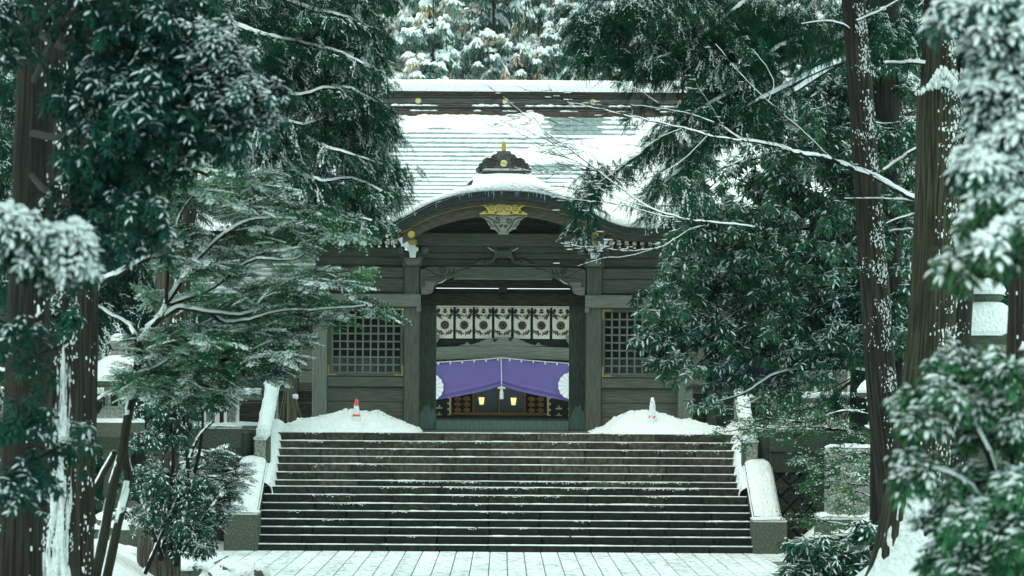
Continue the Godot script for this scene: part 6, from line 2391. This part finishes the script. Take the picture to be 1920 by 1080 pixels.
func right_trees(teal: Color, deep: Color, olive: Color, fresh: Color) -> void:
	# slender leaning cedar
	var d := 38.0
	var o := start("cedar_tree", "slender slightly leaning cedar trunk flecked with snow, left of the two right trunks", "tree", ats(1690, 1040, d))
	var p := trunk(o, [[1596, -180, 42], [1600, 0, 44], [1616, 200, 46], [1630, 400, 50], [1642, 560, 54], [1656, 760, 58], [1676, 940, 60], [1684, 1060, 66]], d, M.bark_brown, 2400, 20, 100, 0.9)
	var sb := MB.new()
	for q in [[1634, 500, 0.14, 0.05], [1630, 130, 0.07, 0.05], [1626, 255, 0.08, 0.06], [1655, 600, 0.06, 0.03], [1650, 640, 0.07, 0.03]]:
		for k in 50:
			sb.lump(ats(q[0] + rng.randfn(0, 13), q[1] + rng.randfn(0, 8), d - 0.175), Vector3(0.7, rng.randf_range(0.8, 2.6), 0.6) * rng.randf_range(0.003, 0.010), k, 0.35, 6, 4)
	part("caught_snow", sb, M.snow_plain, o, "stuff")
	for b in [[[[1618, 220], [1650, 232], [1690, 228]], 0.012], [[[1600, 60], [1560, 40], [1500, 45]], 0.02], [[[1606, 40], [1650, 20], [1700, -10]], 0.016]]:
		limb(o, b[0], d, b[1], 0.005, M.bark_dark, 0.7)
	shade_crown(ats(1600, 0, d), 8.7, 16.0, 3.4, 160, teal)
	finish(o, M.bark_brown)
	# the thick double trunk
	d = 32.0
	o = start("cedar_tree", "thick double cedar trunk on the right with a broken snow capped stub", "tree", ats(1740, 1080, d))
	p = trunk(o, [[1772, -200, 50], [1768, 0, 52], [1764, 140, 60], [1760, 190, 82], [1760, 320, 84], [1750, 560, 84], [1738, 740, 96], [1722, 900, 110], [1716, 1000, 130], [1716, 1090, 150]], d, M.bark_olive, 2400, 10, 100, 0.9, 0.3)
	plaster(o, p, 1.0, 2.5, 0.37, 10, 160, 9.0, 0.5)
	trunk(o, [[1822, -200, 44], [1818, 0, 48], [1808, 170, 60], [1800, 320, 62], [1790, 560, 66], [1776, 740, 76], [1764, 900, 90], [1760, 1090, 120]], d + 0.25, M.bark_dark, 1600, 40, 130, 0.9, 0.3)
	sb = MB.new()
	for k in 260:
		var u := rng.randfn(0, 0.5)
		sb.lump(ats(1767 + u * 34, 158 - 34 * exp(-u * u * 2.5) * rng.randf() + 12 * absf(u), d - 0.2 - 0.15 * rng.randf()), Vector3(0.012, rng.randf_range(0.01, 0.04), 0.016), k, 0.3, 7, 5)
	part("stub_snow", sb, M.snow_plain, o, "stuff")
	for b in [[[[1750, 120], [1700, 118], [1655, 120]], 0.022, 0.012], [[[1745, 265], [1700, 290], [1670, 310], [1655, 320]], 0.018, 0.010], [[[1742, 180], [1715, 172], [1690, 160]], 0.014, 0.006], [[[1810, 245], [1840, 250], [1870, 240]], 0.02, 0.012], [[[1748, 395], [1700, 405], [1660, 420]], 0.012, 0.006], [[[1742, 440], [1700, 430], [1665, 435]], 0.012, 0.006]]:
		limb(o, b[0], d + 0.2, b[1], b[2], M.bark_dark, 0.9)
	shade_crown(ats(1790, 0, d), 7.8, 16.0, 4.2, 220, teal)
	finish(o, M.bark_dark)
	d = 24.0
	o = start("cedar_tree", "dark cedar trunk cut by the right edge of the photo", "tree", ats(1915, 1090, d))
	trunk(o, [[1922, -100, 44], [1916, 500, 46], [1908, 760, 52], [1900, 1120, 60]], d, M.bark_brown, 90, 40, 120)
	shade_crown(ats(1922, 0, d), 6.9, 14.0, 4.2, 220, teal)
	finish(o, M.bark_brown)
	# broad leaved evergreen that hides the right half of the gate
	d = 43.0
	o = start("broadleaf_evergreen", "large broad leaved evergreen hiding the right bay of the gate, drooping leaves dusted with snow", "tree", ats(1668, 1010, d + 0.6))
	trunk(o, [[1560, 140, 10], [1600, 400, 16], [1650, 700, 24], [1668, 1020, 30]], d + 0.6, M.bark_dark, 30)
	for b in [[[[1650, 700, 0.6], [1560, 690], [1460, 700], [1400, 735], [1350, 752], [1300, 772]], 0.03, 0.84], [[[1625, 530, 0.6], [1520, 540], [1440, 560], [1360, 600], [1290, 660], [1240, 680]], 0.03, 0.6], [[[1605, 430, 0.6], [1500, 430], [1420, 440], [1340, 480], [1260, 520]], 0.03, 0.6], [[[1585, 300, 0.6], [1480, 296], [1400, 300], [1330, 330], [1290, 370]], 0.025, 0.6], [[[1625, 530, 0.6], [1640, 470], [1660, 440], [1690, 400]], 0.025, 0.6], [[[1640, 640, 0.6], [1670, 600], [1700, 560]], 0.025, 0.6], [[[1600, 400, 0.6], [1610, 320], [1640, 240]], 0.025, 0.5], [[[1560, 390, 0], [1520, 420, 0], [1470, 445, 0], [1410, 478, 0]], 0.016, 0.95], [[[1545, 550], [1500, 560], [1450, 566]], 0.014, 0.95], [[[1530, 660], [1470, 690], [1430, 740], [1395, 760]], 0.016, 0.6]]:
		limb(o, b[0], d, b[1], 0.006, M.bark_dark, b[2], 0.8)
	for q in [[1325, 345, 50, 40], [1300, 440, 50, 50], [1285, 520, 55, 45], [1255, 570, 60, 45], [1235, 630, 50, 40], [1275, 685, 60, 26, 0.4], [1350, 420, 70, 60], [1340, 530, 80, 60], [1350, 625, 80, 45], [1380, 700, 70, 28, 0.6], [1320, 760, 30, 12, 0.9], [1410, 330, 80, 60], [1430, 430, 80, 70], [1440, 540, 80, 60], [1430, 640, 80, 50], [1460, 715, 60, 24], [1500, 260, 80, 70], [1530, 360, 80, 70], [1535, 470, 80, 70], [1540, 580, 80, 60], [1530, 670, 80, 45], [1600, 300, 60, 80], [1610, 420, 60, 70], [1610, 540, 60, 70], [1610, 640, 60, 60], [1690, 260, 45, 80], [1690, 400, 45, 80], [1700, 540, 45, 80], [1690, 640, 40, 50], [1560, 180, 70, 60], [1650, 150, 60, 70]]:
		cl("whorl", q, d, 0.054, deep if rng.randf() < 0.25 else Color(0.038, 0.132, 0.074), 0.5, 9, 0.22, 0.6, 0.95, 0.1, 0.9)
	finish(o, M.bark_dark)
	# cedar boughs hanging in from above the frame
	d = 40.0
	o = start("cedar_tree", "cedar whose dark drooping boughs hang in from the top right over the roof", "tree", ats(1664, 1000, d + 3.0))
	trunk(o, [[1660, -260, 60], [1658, 100, 54], [1662, 600, 60], [1664, 1020, 66]], d + 3.0, M.bark_dark, 100)
	for b in [[[1660, -100, 3.0], [1540, -60, 1.6], [1420, -10], [1390, 10], [1340, 52], [1285, 90], [1225, 112], [1180, 130]], [[1660, -160, 3.0], [1520, -110, 1.6], [1380, -60], [1250, -30], [1180, 10], [1120, 60], [1105, 110]], [[1660, 20, 3.0], [1560, 50, 1.6], [1460, 90], [1400, 140], [1345, 170], [1300, 190]], [[1660, 90, 3.0], [1540, 130, 1.6], [1440, 180], [1380, 215], [1330, 250], [1290, 300]], [[1660, 60, 3.0], [1500, 165, 1.2], [1400, 225], [1320, 285], [1250, 340], [1210, 380]], [[1660, 30, 3.0], [1500, 110, 1.2], [1380, 170], [1280, 230], [1200, 290], [1140, 335], [1108, 385], [1100, 420]], [[1660, -190, 3.0], [1540, -130, 1.6], [1440, -80], [1360, -40], [1300, 0]]]:
		p = limb(o, b, d, 0.042, 0.008, M.bark_dark, 0.75, 1.2)
		dress(p, "cedar", 0.3, 0.03, 0.3, teal, 0.32, 0.68, 0.75)
	for q in [[1130, 30, 50, 36], [1120, 95, 36, 34, 0.15], [1180, 80, 50, 36], [1220, 25, 60, 36], [1260, 110, 60, 40], [1300, 50, 70, 40], [1380, 60, 80, 50, 0.25], [1450, 40, 80, 50, 0.25], [1540, 60, 50, 60, 0.3], [1275, 275, 36, 40, 0.6], [1370, 150, 70, 40], [1330, 200, 40, 34], [1120, 380, 26, 20, 0.3], [1110, 425, 22, 16, 0.9], [1400, 210, 60, 50], [1250, 245, 26, 18, 0.6], [1238, 330, 20, 24, 0.6], [1285, 345, 26, 34, 0.6], [1110, 335, 20, 14, 0.5], [1120, 300, 18, 12, 0.5], [1245, 400, 24, 18, 0.6], [1200, 175, 24, 14, 0.5], [1680, 60, 60, 60, 0.3]]:
		cl("cedar", q, d, 0.062, deep if q[0] < 1150 else teal, 0.40, 12, 0.34, 0.55, 0.68, 0.8, 0.8)
	finish(o, M.bark_dark)
	# bare branches lined with snow
	d = 37.4
	o = start("bare_tree", "leafless tree with long thin snow lined branches reaching left across the roof", "tree", ats(1725, 1000, d))
	trunk(o, [[1745, -60, 20], [1735, 360, 34], [1728, 700, 44], [1722, 1010, 54]], d, M.bark_dark, 80)
	for b in [
		[[[1735, 380], [1700, 366], [1640, 332], [1560, 300], [1500, 288], [1450, 272], [1400, 265]], 0.075, 0.045],
		[[[1400, 265], [1340, 256], [1280, 240], [1200, 222], [1130, 205], [1060, 190]], 0.028, 0.006],
		[[[1400, 265], [1330, 225], [1250, 205], [1180, 196]], 0.016, 0.005],
		[[[1735, 380], [1660, 372], [1580, 372]], 0.03, 0.012],
		[[[1450, 430, 6.0], [1400, 424, 4.0], [1340, 418], [1285, 412]], 0.034, 0.028],
		[[[1285, 412], [1220, 390], [1160, 350], [1100, 305], [1045, 262], [1000, 230], [960, 195], [942, 180]], 0.026, 0.004],
		[[[1285, 412], [1230, 402], [1170, 385], [1110, 378], [1060, 372], [1040, 366]], 0.018, 0.004],
		[[[1160, 350], [1120, 322], [1075, 300], [1040, 290]], 0.010, 0.003],
		[[[1220, 390], [1160, 372], [1110, 345], [1050, 328], [1000, 322], [960, 312]], 0.012, 0.003],
		[[[1100, 305], [1070, 262], [1040, 240], [990, 222]], 0.009, 0.003],
		[[[1200, 380], [1150, 330], [1095, 285], [1050, 275], [985, 262]], 0.009, 0.003],
		[[[1280, 240], [1230, 262], [1180, 300], [1120, 345]], 0.010, 0.003],
		[[[1330, 250], [1280, 300], [1230, 330], [1170, 350]], 0.008, 0.003],
		[[[1250, 205], [1200, 170], [1150, 150]], 0.008, 0.003],
		[[[1330, 420, 6.0], [1290, 432, 3.0], [1240, 462], [1180, 470], [1140, 466], [1090, 462], [1050, 455]], 0.012, 0.003],
		[[[1240, 462], [1180, 480], [1130, 484], [1080, 500]], 0.007, 0.002],
		[[[1560, 300], [1500, 240], [1440, 190], [1380, 130], [1340, 80]], 0.016, 0.005],
		[[[1450, 272], [1440, 200], [1450, 150], [1410, 90]], 0.012, 0.004],
		[[[1400, 265], [1360, 240], [1320, 180], [1300, 150]], 0.010, 0.003]]:
		p = limb(o, b[0], d, b[1] * 0.45, maxf(0.002, b[2] * 0.4), M.bark_dark, 0.6, 1.2, 6)
		for i in range(int(p.size() * 0.25), p.size()):
			if rng.randf() < 0.55:
				var e := p[i] + Vector3(-rng.randf_range(0.10, 0.42), rng.randf_range(-0.10, 0.22), rng.randf_range(-0.25, 0.25))
				var m := p[i].lerp(e, 0.5) + Vector3(0, rng.randf_range(-0.03, 0.03), 0)
				twigs.tube(PackedVector3Array([p[i], m, e]), PackedFloat32Array([0.0045, 0.0035, 0.0015]), 4)
				twigs.tube(PackedVector3Array([m, m + Vector3(-rng.randf_range(0.05, 0.2), rng.randf_range(-0.05, 0.14), 0.03)]), PackedFloat32Array([0.003, 0.001]), 4)
				if rng.randf() < 0.5:
					twig_snow.lump(p[i].lerp(m, 0.6) + Vector3(0, 0.005, 0), Vector3(0.05, 0.005, 0.005), i, 0.3, 6, 4)
	for k in 60:
		var base: Vector2 = [Vector2(1010, 240), Vector2(1090, 375), Vector2(1080, 190), Vector2(1100, 462), Vector2(1060, 300), Vector2(1150, 340)][k % 6] + Vector2(rng.randfn(0, 40), rng.randfn(0, 16))
		var c := ats(base.x, base.y, d + rng.randf_range(-0.5, 0.5))
		var e := c + Vector3(-rng.randf_range(0.15, 0.45), rng.randf_range(-0.05, 0.2), rng.randf_range(-0.2, 0.2))
		twigs.tube(PackedVector3Array([c, c.lerp(e, 0.5) + Vector3(0, -0.02, 0), e]), PackedFloat32Array([0.004, 0.003, 0.0015]), 4)
		for q in 3:
			var m := c.lerp(e, rng.randf())
			twigs.tube(PackedVector3Array([m, m + Vector3(rng.randf_range(-0.18, 0.02), rng.randf_range(-0.02, 0.12), 0)]), PackedFloat32Array([0.003, 0.0012]), 4)
		twig_snow.lump(c.lerp(e, 0.4) + Vector3(0, 0.006, 0), Vector3(0.05, 0.006, 0.006), k, 0.3, 6, 4)
	finish(o, M.bark_brown)
	# foliage under heavy snow, close on the right
	d = 12.5
	o = start("snow_laden_evergreen", "near evergreen at the right edge weighed down by thick snow", "tree", ats(1990, 1300, d))
	trunk(o, [[2000, -200, 60], [1995, 1340, 80]], d, M.bark_dark)
	for b in [[[2000, 40], [1930, 20], [1860, 24], [1790, 36]], [[1998, 160], [1930, 100], [1870, 100], [1800, 80]], [[1998, 300], [1930, 260], [1880, 270], [1840, 330]], [[1996, 420], [1930, 400], [1870, 440], [1820, 500]]]:
		limb(o, b, d, 0.018, 0.004, M.bark_dark, 0.95, 0.2)
	for q in [[1830, 14, 50, 16, 0.9], [1800, 42, 30, 10, 0.9], [1880, 40, 50, 20, 0.9], [1850, 78, 45, 18, 0.7], [1900, 110, 40, 30, 1.0], [1885, 170, 45, 36, 1.1], [1900, 230, 45, 40, 1.1], [1862, 250, 24, 36, 1.0], [1850, 310, 34, 40, 1.0], [1900, 320, 40, 40, 0.9], [1860, 380, 50, 30, 0.6], [1890, 440, 50, 40, 0.8], [1845, 450, 36, 36, 0.9], [1815, 500, 24, 24, 0.8]]:
		cl("whorl_heavy", [q[0], q[1], q[2], q[3], q[4] - 0.25], d, 0.042, olive if q[1] > 370 else deep, 0.9, 8, 0.13, 0.5, 0.85, 0.15, 0.22)
	shade_crown(ats(2000, 0, d), 5.4, 12.0, 4.0, 220, teal)
	finish(o, M.bark_dark)
	d = 14.0
	o = start("snow_laden_shrub", "near shrub heaped with snow filling the bottom right corner", "shrub", ats(1900, 1250, d))
	for b in [[[1900, 1260], [1880, 1000], [1840, 820], [1760, 760], [1700, 770]], [[1900, 1250], [1900, 950], [1880, 760], [1800, 680]], [[1900, 1250], [1860, 1060], [1800, 1000], [1740, 990]], [[1880, 1000], [1800, 900], [1700, 870]]]:
		limb(o, b, d, 0.02, 0.005, M.bark_dark, 0.8, 0.2)
	for q in [[1810, 690, 80, 22, 0.8], [1905, 690, 40, 20, 0.6], [1740, 735, 46, 20, 0.9], [1790, 760, 80, 26, 0.95], [1870, 740, 60, 30, 0.8], [1720, 780, 40, 16, 0.85], [1870, 800, 60, 22, 0.85], [1740, 870, 60, 14, 0.75], [1710, 900, 30, 12, 0.6], [1850, 895, 50, 20, 0.9], [1890, 920, 50, 36, 1.0], [1830, 950, 60, 30, 1.0], [1790, 985, 40, 24, 0.95], [1860, 1000, 70, 36, 0.85], [1780, 1040, 50, 26, 0.8], [1900, 1040, 40, 40, 0.85], [1840, 1060, 60, 30, 0.7]]:
		cl("small", [q[0], q[1], q[2], q[3], q[4] - 0.25], d, 0.06, Color(0.04, 0.15, 0.065), 0.8, 14, 0.12, 0.5, 0.95, 0.15, 0.3)
	finish(o, M.bark_dark)

func shrubs(teal: Color, deep: Color, olive: Color, fresh: Color) -> void:
	var d := 38.4
	var o := start("shrub", "dark multi stemmed shrub with snow dusted leaves in front of the left stair wall", "shrub", ats(335, 1040, d))
	for b in [[[[330, 1060], [345, 980], [362, 900], [378, 820], [382, 720]], 0.04], [[[322, 1050], [318, 960], [325, 860], [318, 760], [330, 700]], 0.035], [[[300, 1050], [330, 950], [352, 880], [345, 800], [352, 720]], 0.04], [[[305, 1045], [280, 980], [262, 930]], 0.025], [[[340, 1040], [390, 960], [405, 940]], 0.02], [[[355, 860], [372, 820], [400, 790]], 0.018], [[[272, 1075], [300, 1010], [330, 940]], 0.03]]:
		limb(o, b[0], d, b[1], 0.012, M.bark_dark, 0.45, 0.4)
	for q in [[300, 820, 60, 26, 0.3], [262, 900, 45, 34, 0.5], [320, 900, 60, 36, 0.5], [362, 920, 40, 36, 0.45], [275, 970, 50, 34, 0.5], [340, 985, 60, 34, 0.45], [380, 995, 26, 26, 0.35], [330, 770, 50, 30, 0.3], [400, 740, 40, 30, 0.3], [280, 760, 40, 30, 0.4], [370, 1030, 36, 20, 0.4]]:
		cl("whorl", q, d, 0.09, deep, 0.5, 8, 0.2, 0.6, 0.58, 0.1, 0.5)
	finish(o, M.bark_dark)
	d = 49.0
	o = start("shrub", "spreading green bush against the left retaining wall, its tips dusted white", "shrub", ats(400, 985, d))
	limb(o, [[380, 985], [400, 930], [430, 900], [440, 890]], d, 0.03, 0.008, M.bark_dark, 0.3)
	limb(o, [[380, 985], [385, 900], [400, 850]], d, 0.03, 0.008, M.bark_dark, 0.3)
	for q in [[385, 850, 36, 26], [400, 890, 50, 26], [405, 915, 30, 22, 0.25], [380, 930, 50, 26], [360, 890, 40, 30], [370, 965, 40, 20]]:
		cl("fan", q, d, 0.10, Color(0.02, 0.06, 0.036), 0.4, 8, 0.22, 0.3, 0.75, 0.15, 0.6)
	finish(o, M.bark_dark)
	d = 47.0
	o = start("young_tree", "young tree with thin twigs and bright green leaves before the right retaining wall", "tree", ats(1665, 990, d))
	limb(o, [[1672, 1010], [1668, 900], [1660, 820], [1640, 760]], d, 0.04, 0.016, M.bark_dark, 0.3)
	for b in [[[1660, 840], [1620, 815], [1560, 804], [1500, 800], [1440, 806], [1380, 820]], [[1640, 780], [1580, 770], [1520, 790], [1450, 785], [1400, 775]], [[1668, 900], [1620, 910], [1580, 905], [1530, 900]], [[1668, 960], [1630, 930], [1590, 920], [1540, 935]], [[1668, 880], [1620, 850], [1580, 860], [1540, 870]], [[1668, 985], [1600, 985], [1530, 975], [1505, 970]]]:
		var p := limb(o, b, d, 0.018, 0.004, M.bark_dark, 0.35, 0.5)
		dress(p, "twig", 0.25, 0.08, 0.2, fresh, 0.1, 0.85, 0.1)
	for q in [[1385, 800, 40, 18], [1430, 795, 50, 22], [1490, 810, 50, 20], [1560, 800, 60, 24], [1620, 790, 50, 30], [1590, 850, 60, 30, 0.5], [1560, 880, 56, 30, 0.6], [1620, 890, 40, 36, 0.5], [1600, 930, 50, 20, 0.3], [1555, 910, 40, 16, 0.2], [1540, 975, 36, 12, 0.2], [1365, 830, 20, 12], [1420, 760, 60, 20], [1520, 760, 60, 20]]:
		cl("twig", q, d, 0.034, fresh if q[1] > 840 else Color(0.025, 0.11, 0.045), 0.12, 6, 0.22, 0.5, 0.8, 0.1, 0.5)
	finish(o, M.bark_dark)
	d = 41.0
	o = start("shrub", "rhododendron like shrub with long snow dusted leaves at the bottom right", "shrub", ats(1560, 1080, d))
	for b in [[[1560, 1095], [1540, 1040], [1500, 1000]], [[1560, 1095], [1580, 1040], [1620, 1010]], [[1560, 1095], [1520, 1050], [1480, 1010]]]:
		limb(o, b, d, 0.02, 0.006, M.bark_dark, 0.3)
	for q in [[1560, 1030, 60, 20, 0.7], [1520, 1025, 36, 22, 0.6], [1620, 1040, 50, 24, 0.7], [1560, 1065, 80, 20, 0.6], [1640, 1000, 30, 20, 0.5]]:
		cl("whorl", q, d, 0.065, Color(0.016, 0.085, 0.05), 0.6, 7, 0.2, 0.5, 1.25, 0.0, 0.4)
	finish(o, M.bark_dark)

# cedars farther off: crowns of hanging tufts, duplicated
func far_cedar(seed: int, high: float, wide: float, tufts: int, ochre: float, snow: float) -> Node3D:
	rng.seed = seed
	var o := start("hillside_cedar", "snow laden cedar of the wood on the hillside behind the roofs", "tree", Vector3(0, 0, 0), "cedars on the hillside")
	names["hillside_cedar"] = names["hillside_cedar"]
	var mb := MB.new()
	mb.tube(PackedVector3Array([Vector3(0, -1, 0), Vector3(0, high * 0.5, 0), Vector3(0, high, 0)]), PackedFloat32Array([0.2, 0.07, 0.01]), 8)
	part("trunk", mb, M.bark_brown, o)
	var n := int(tufts / 7.0)
	for i in n:
		var h := 1.0 - pow(rng.randf(), 0.62)
		var th := i * 2.399 + rng.randf_range(-0.3, 0.3)
		var r := wide * pow(1.0 - h * 0.97, 0.75) * rng.randf_range(0.55, 1.08)
		var y := high * lerpf(0.08, 1.0, h) - 0.25 * r
		var tip := Vector3(cos(th) * r, y, sin(th) * r)
		twigs.tube(PackedVector3Array([Vector3(0, y + 0.3 * r, 0), tip]), PackedFloat32Array([0.035, 0.01]), 4)
		var tone := rng.randf() < ochre
		for k in 7:
			var f := 1.0 - 0.75 * rng.randf() * rng.randf() if k else 1.0
			var p := Vector3(tip.x * f, y + 0.3 * r * (1.0 - f), tip.z * f) + Vector3(rng.randfn(0, 0.28), rng.randfn(0, 0.2), rng.randfn(0, 0.28))
			var c := Color(0.085, 0.16, 0.13) if not tone or rng.randf() < 0.25 else Color(0.42, 0.37, 0.27)  # tuft tints lightened to put the distance haze into the colour
			var lv := snow + rng.randfn(0, 0.25)
			put_spray("tuft", 0 if lv < 0.34 else 1 if lv < 0.68 else 2, Transform3D(Basis(Vector3.UP, rng.randf_range(0, TAU)).scaled(Vector3(1, rng.randf_range(0.8, 1.5), 1) * rng.randf_range(0.75, 1.35)), p), vary(c, 0.35))
	finish(o, M.bark_brown)
	return o

func forest(teal: Color, deep: Color) -> void:
	var protos := [far_cedar(501, 17.0, 2.7, 860, 0.5, 0.75), far_cedar(502, 19.0, 2.9, 900, 0.3, 0.65), far_cedar(503, 15.0, 2.8, 860, 0.7, 0.95)]
	rng.seed = 77
	var used := [false, false, false]
	var count := [0, 0, 0, 0]
	for row in 4:
		var d: float = [103.0, 113.0, 126.0, 142.0][row]
		var half := 960.0 * d / F + 3.0
		var x := -half + rng.randf_range(0, 2)
		while x < half:
			var k := rng.randi() % 3
			var dd := d + rng.randf_range(-3, 3)
			var t: Node3D = protos[k]
			if used[k]:
				t = protos[k].duplicate()
				t.name = numbered("hillside_cedar")
				add_child(t, true)
			used[k] = true
			t.position = Vector3(x, hill_y(x, dd) - 0.4, D0 - dd)
			t.rotation.y = rng.randf_range(0, TAU)
			t.scale = Vector3.ONE * rng.randf_range(0.8, 1.15)
			var px := CX + x * F / dd
			var nth: String = ORD[mini(count[row], 19)]
			count[row] += 1
			var place := "above the gate roof" if px > 690 and px < 1260 else "behind the left trees" if px < 800 else "behind the right trees"
			t.set_meta("label", "snowy hillside cedar %s, %s from the left in the %s row" % [place, nth, ["nearest", "second", "third", "farthest"][row]])
			x += rng.randf_range(2.2, 3.6)
	# dark cedars standing at both sides of the terrace
	for q in [[90, 55.5, 0.9, "dark cedar standing behind the left trunks, far left of the gate"], [250, 57.0, 0.85, "dark cedar behind the left stone lantern"], [-60, 50.0, 0.9, "dark cedar at the left edge behind the near trunks"], [1610, 57.5, 0.85, "dark cedar behind the slender right trunk"], [1760, 55.0, 0.95, "dark cedar behind the thick double trunk"], [1890, 52.0, 0.95, "dark cedar behind the right stone lantern"]]:
		var d: float = q[1]
		var base := ats(q[0], 900, d)
		base.y = ground_y(base.x, d)
		var o := start("dark_cedar", q[3], "tree", base)
		var mb := MB.new()
		mb.tube(PackedVector3Array([base - Vector3(0, 0.3, 0), base + Vector3(0.1, 7, 0), base + Vector3(0, 14, 0)]), PackedFloat32Array([0.24, 0.18, 0.08]), 14)
		part("trunk", mb, M.bark_dark, o)
		for i in 46:
			var h := rng.randf_range(0.6, 10.5)
			var th := i * 2.399
			var r: float = rng.randf_range(0.7, 1.9) * q[2]
			clump("cedar", base + Vector3(cos(th) * r, h, sin(th) * r), Vector3(0.75, 0.4, 0.75), 34, deep if rng.randf() < 0.6 else teal, 0.4, 9, 0.4, 0.5, 1.25, 0.7, base + Vector3(0, h + 0.4, 0))
		shade_crown(base, base.y + 10.5, base.y + 16.0, 2.6, 90, deep)
		finish(o, M.bark_dark)
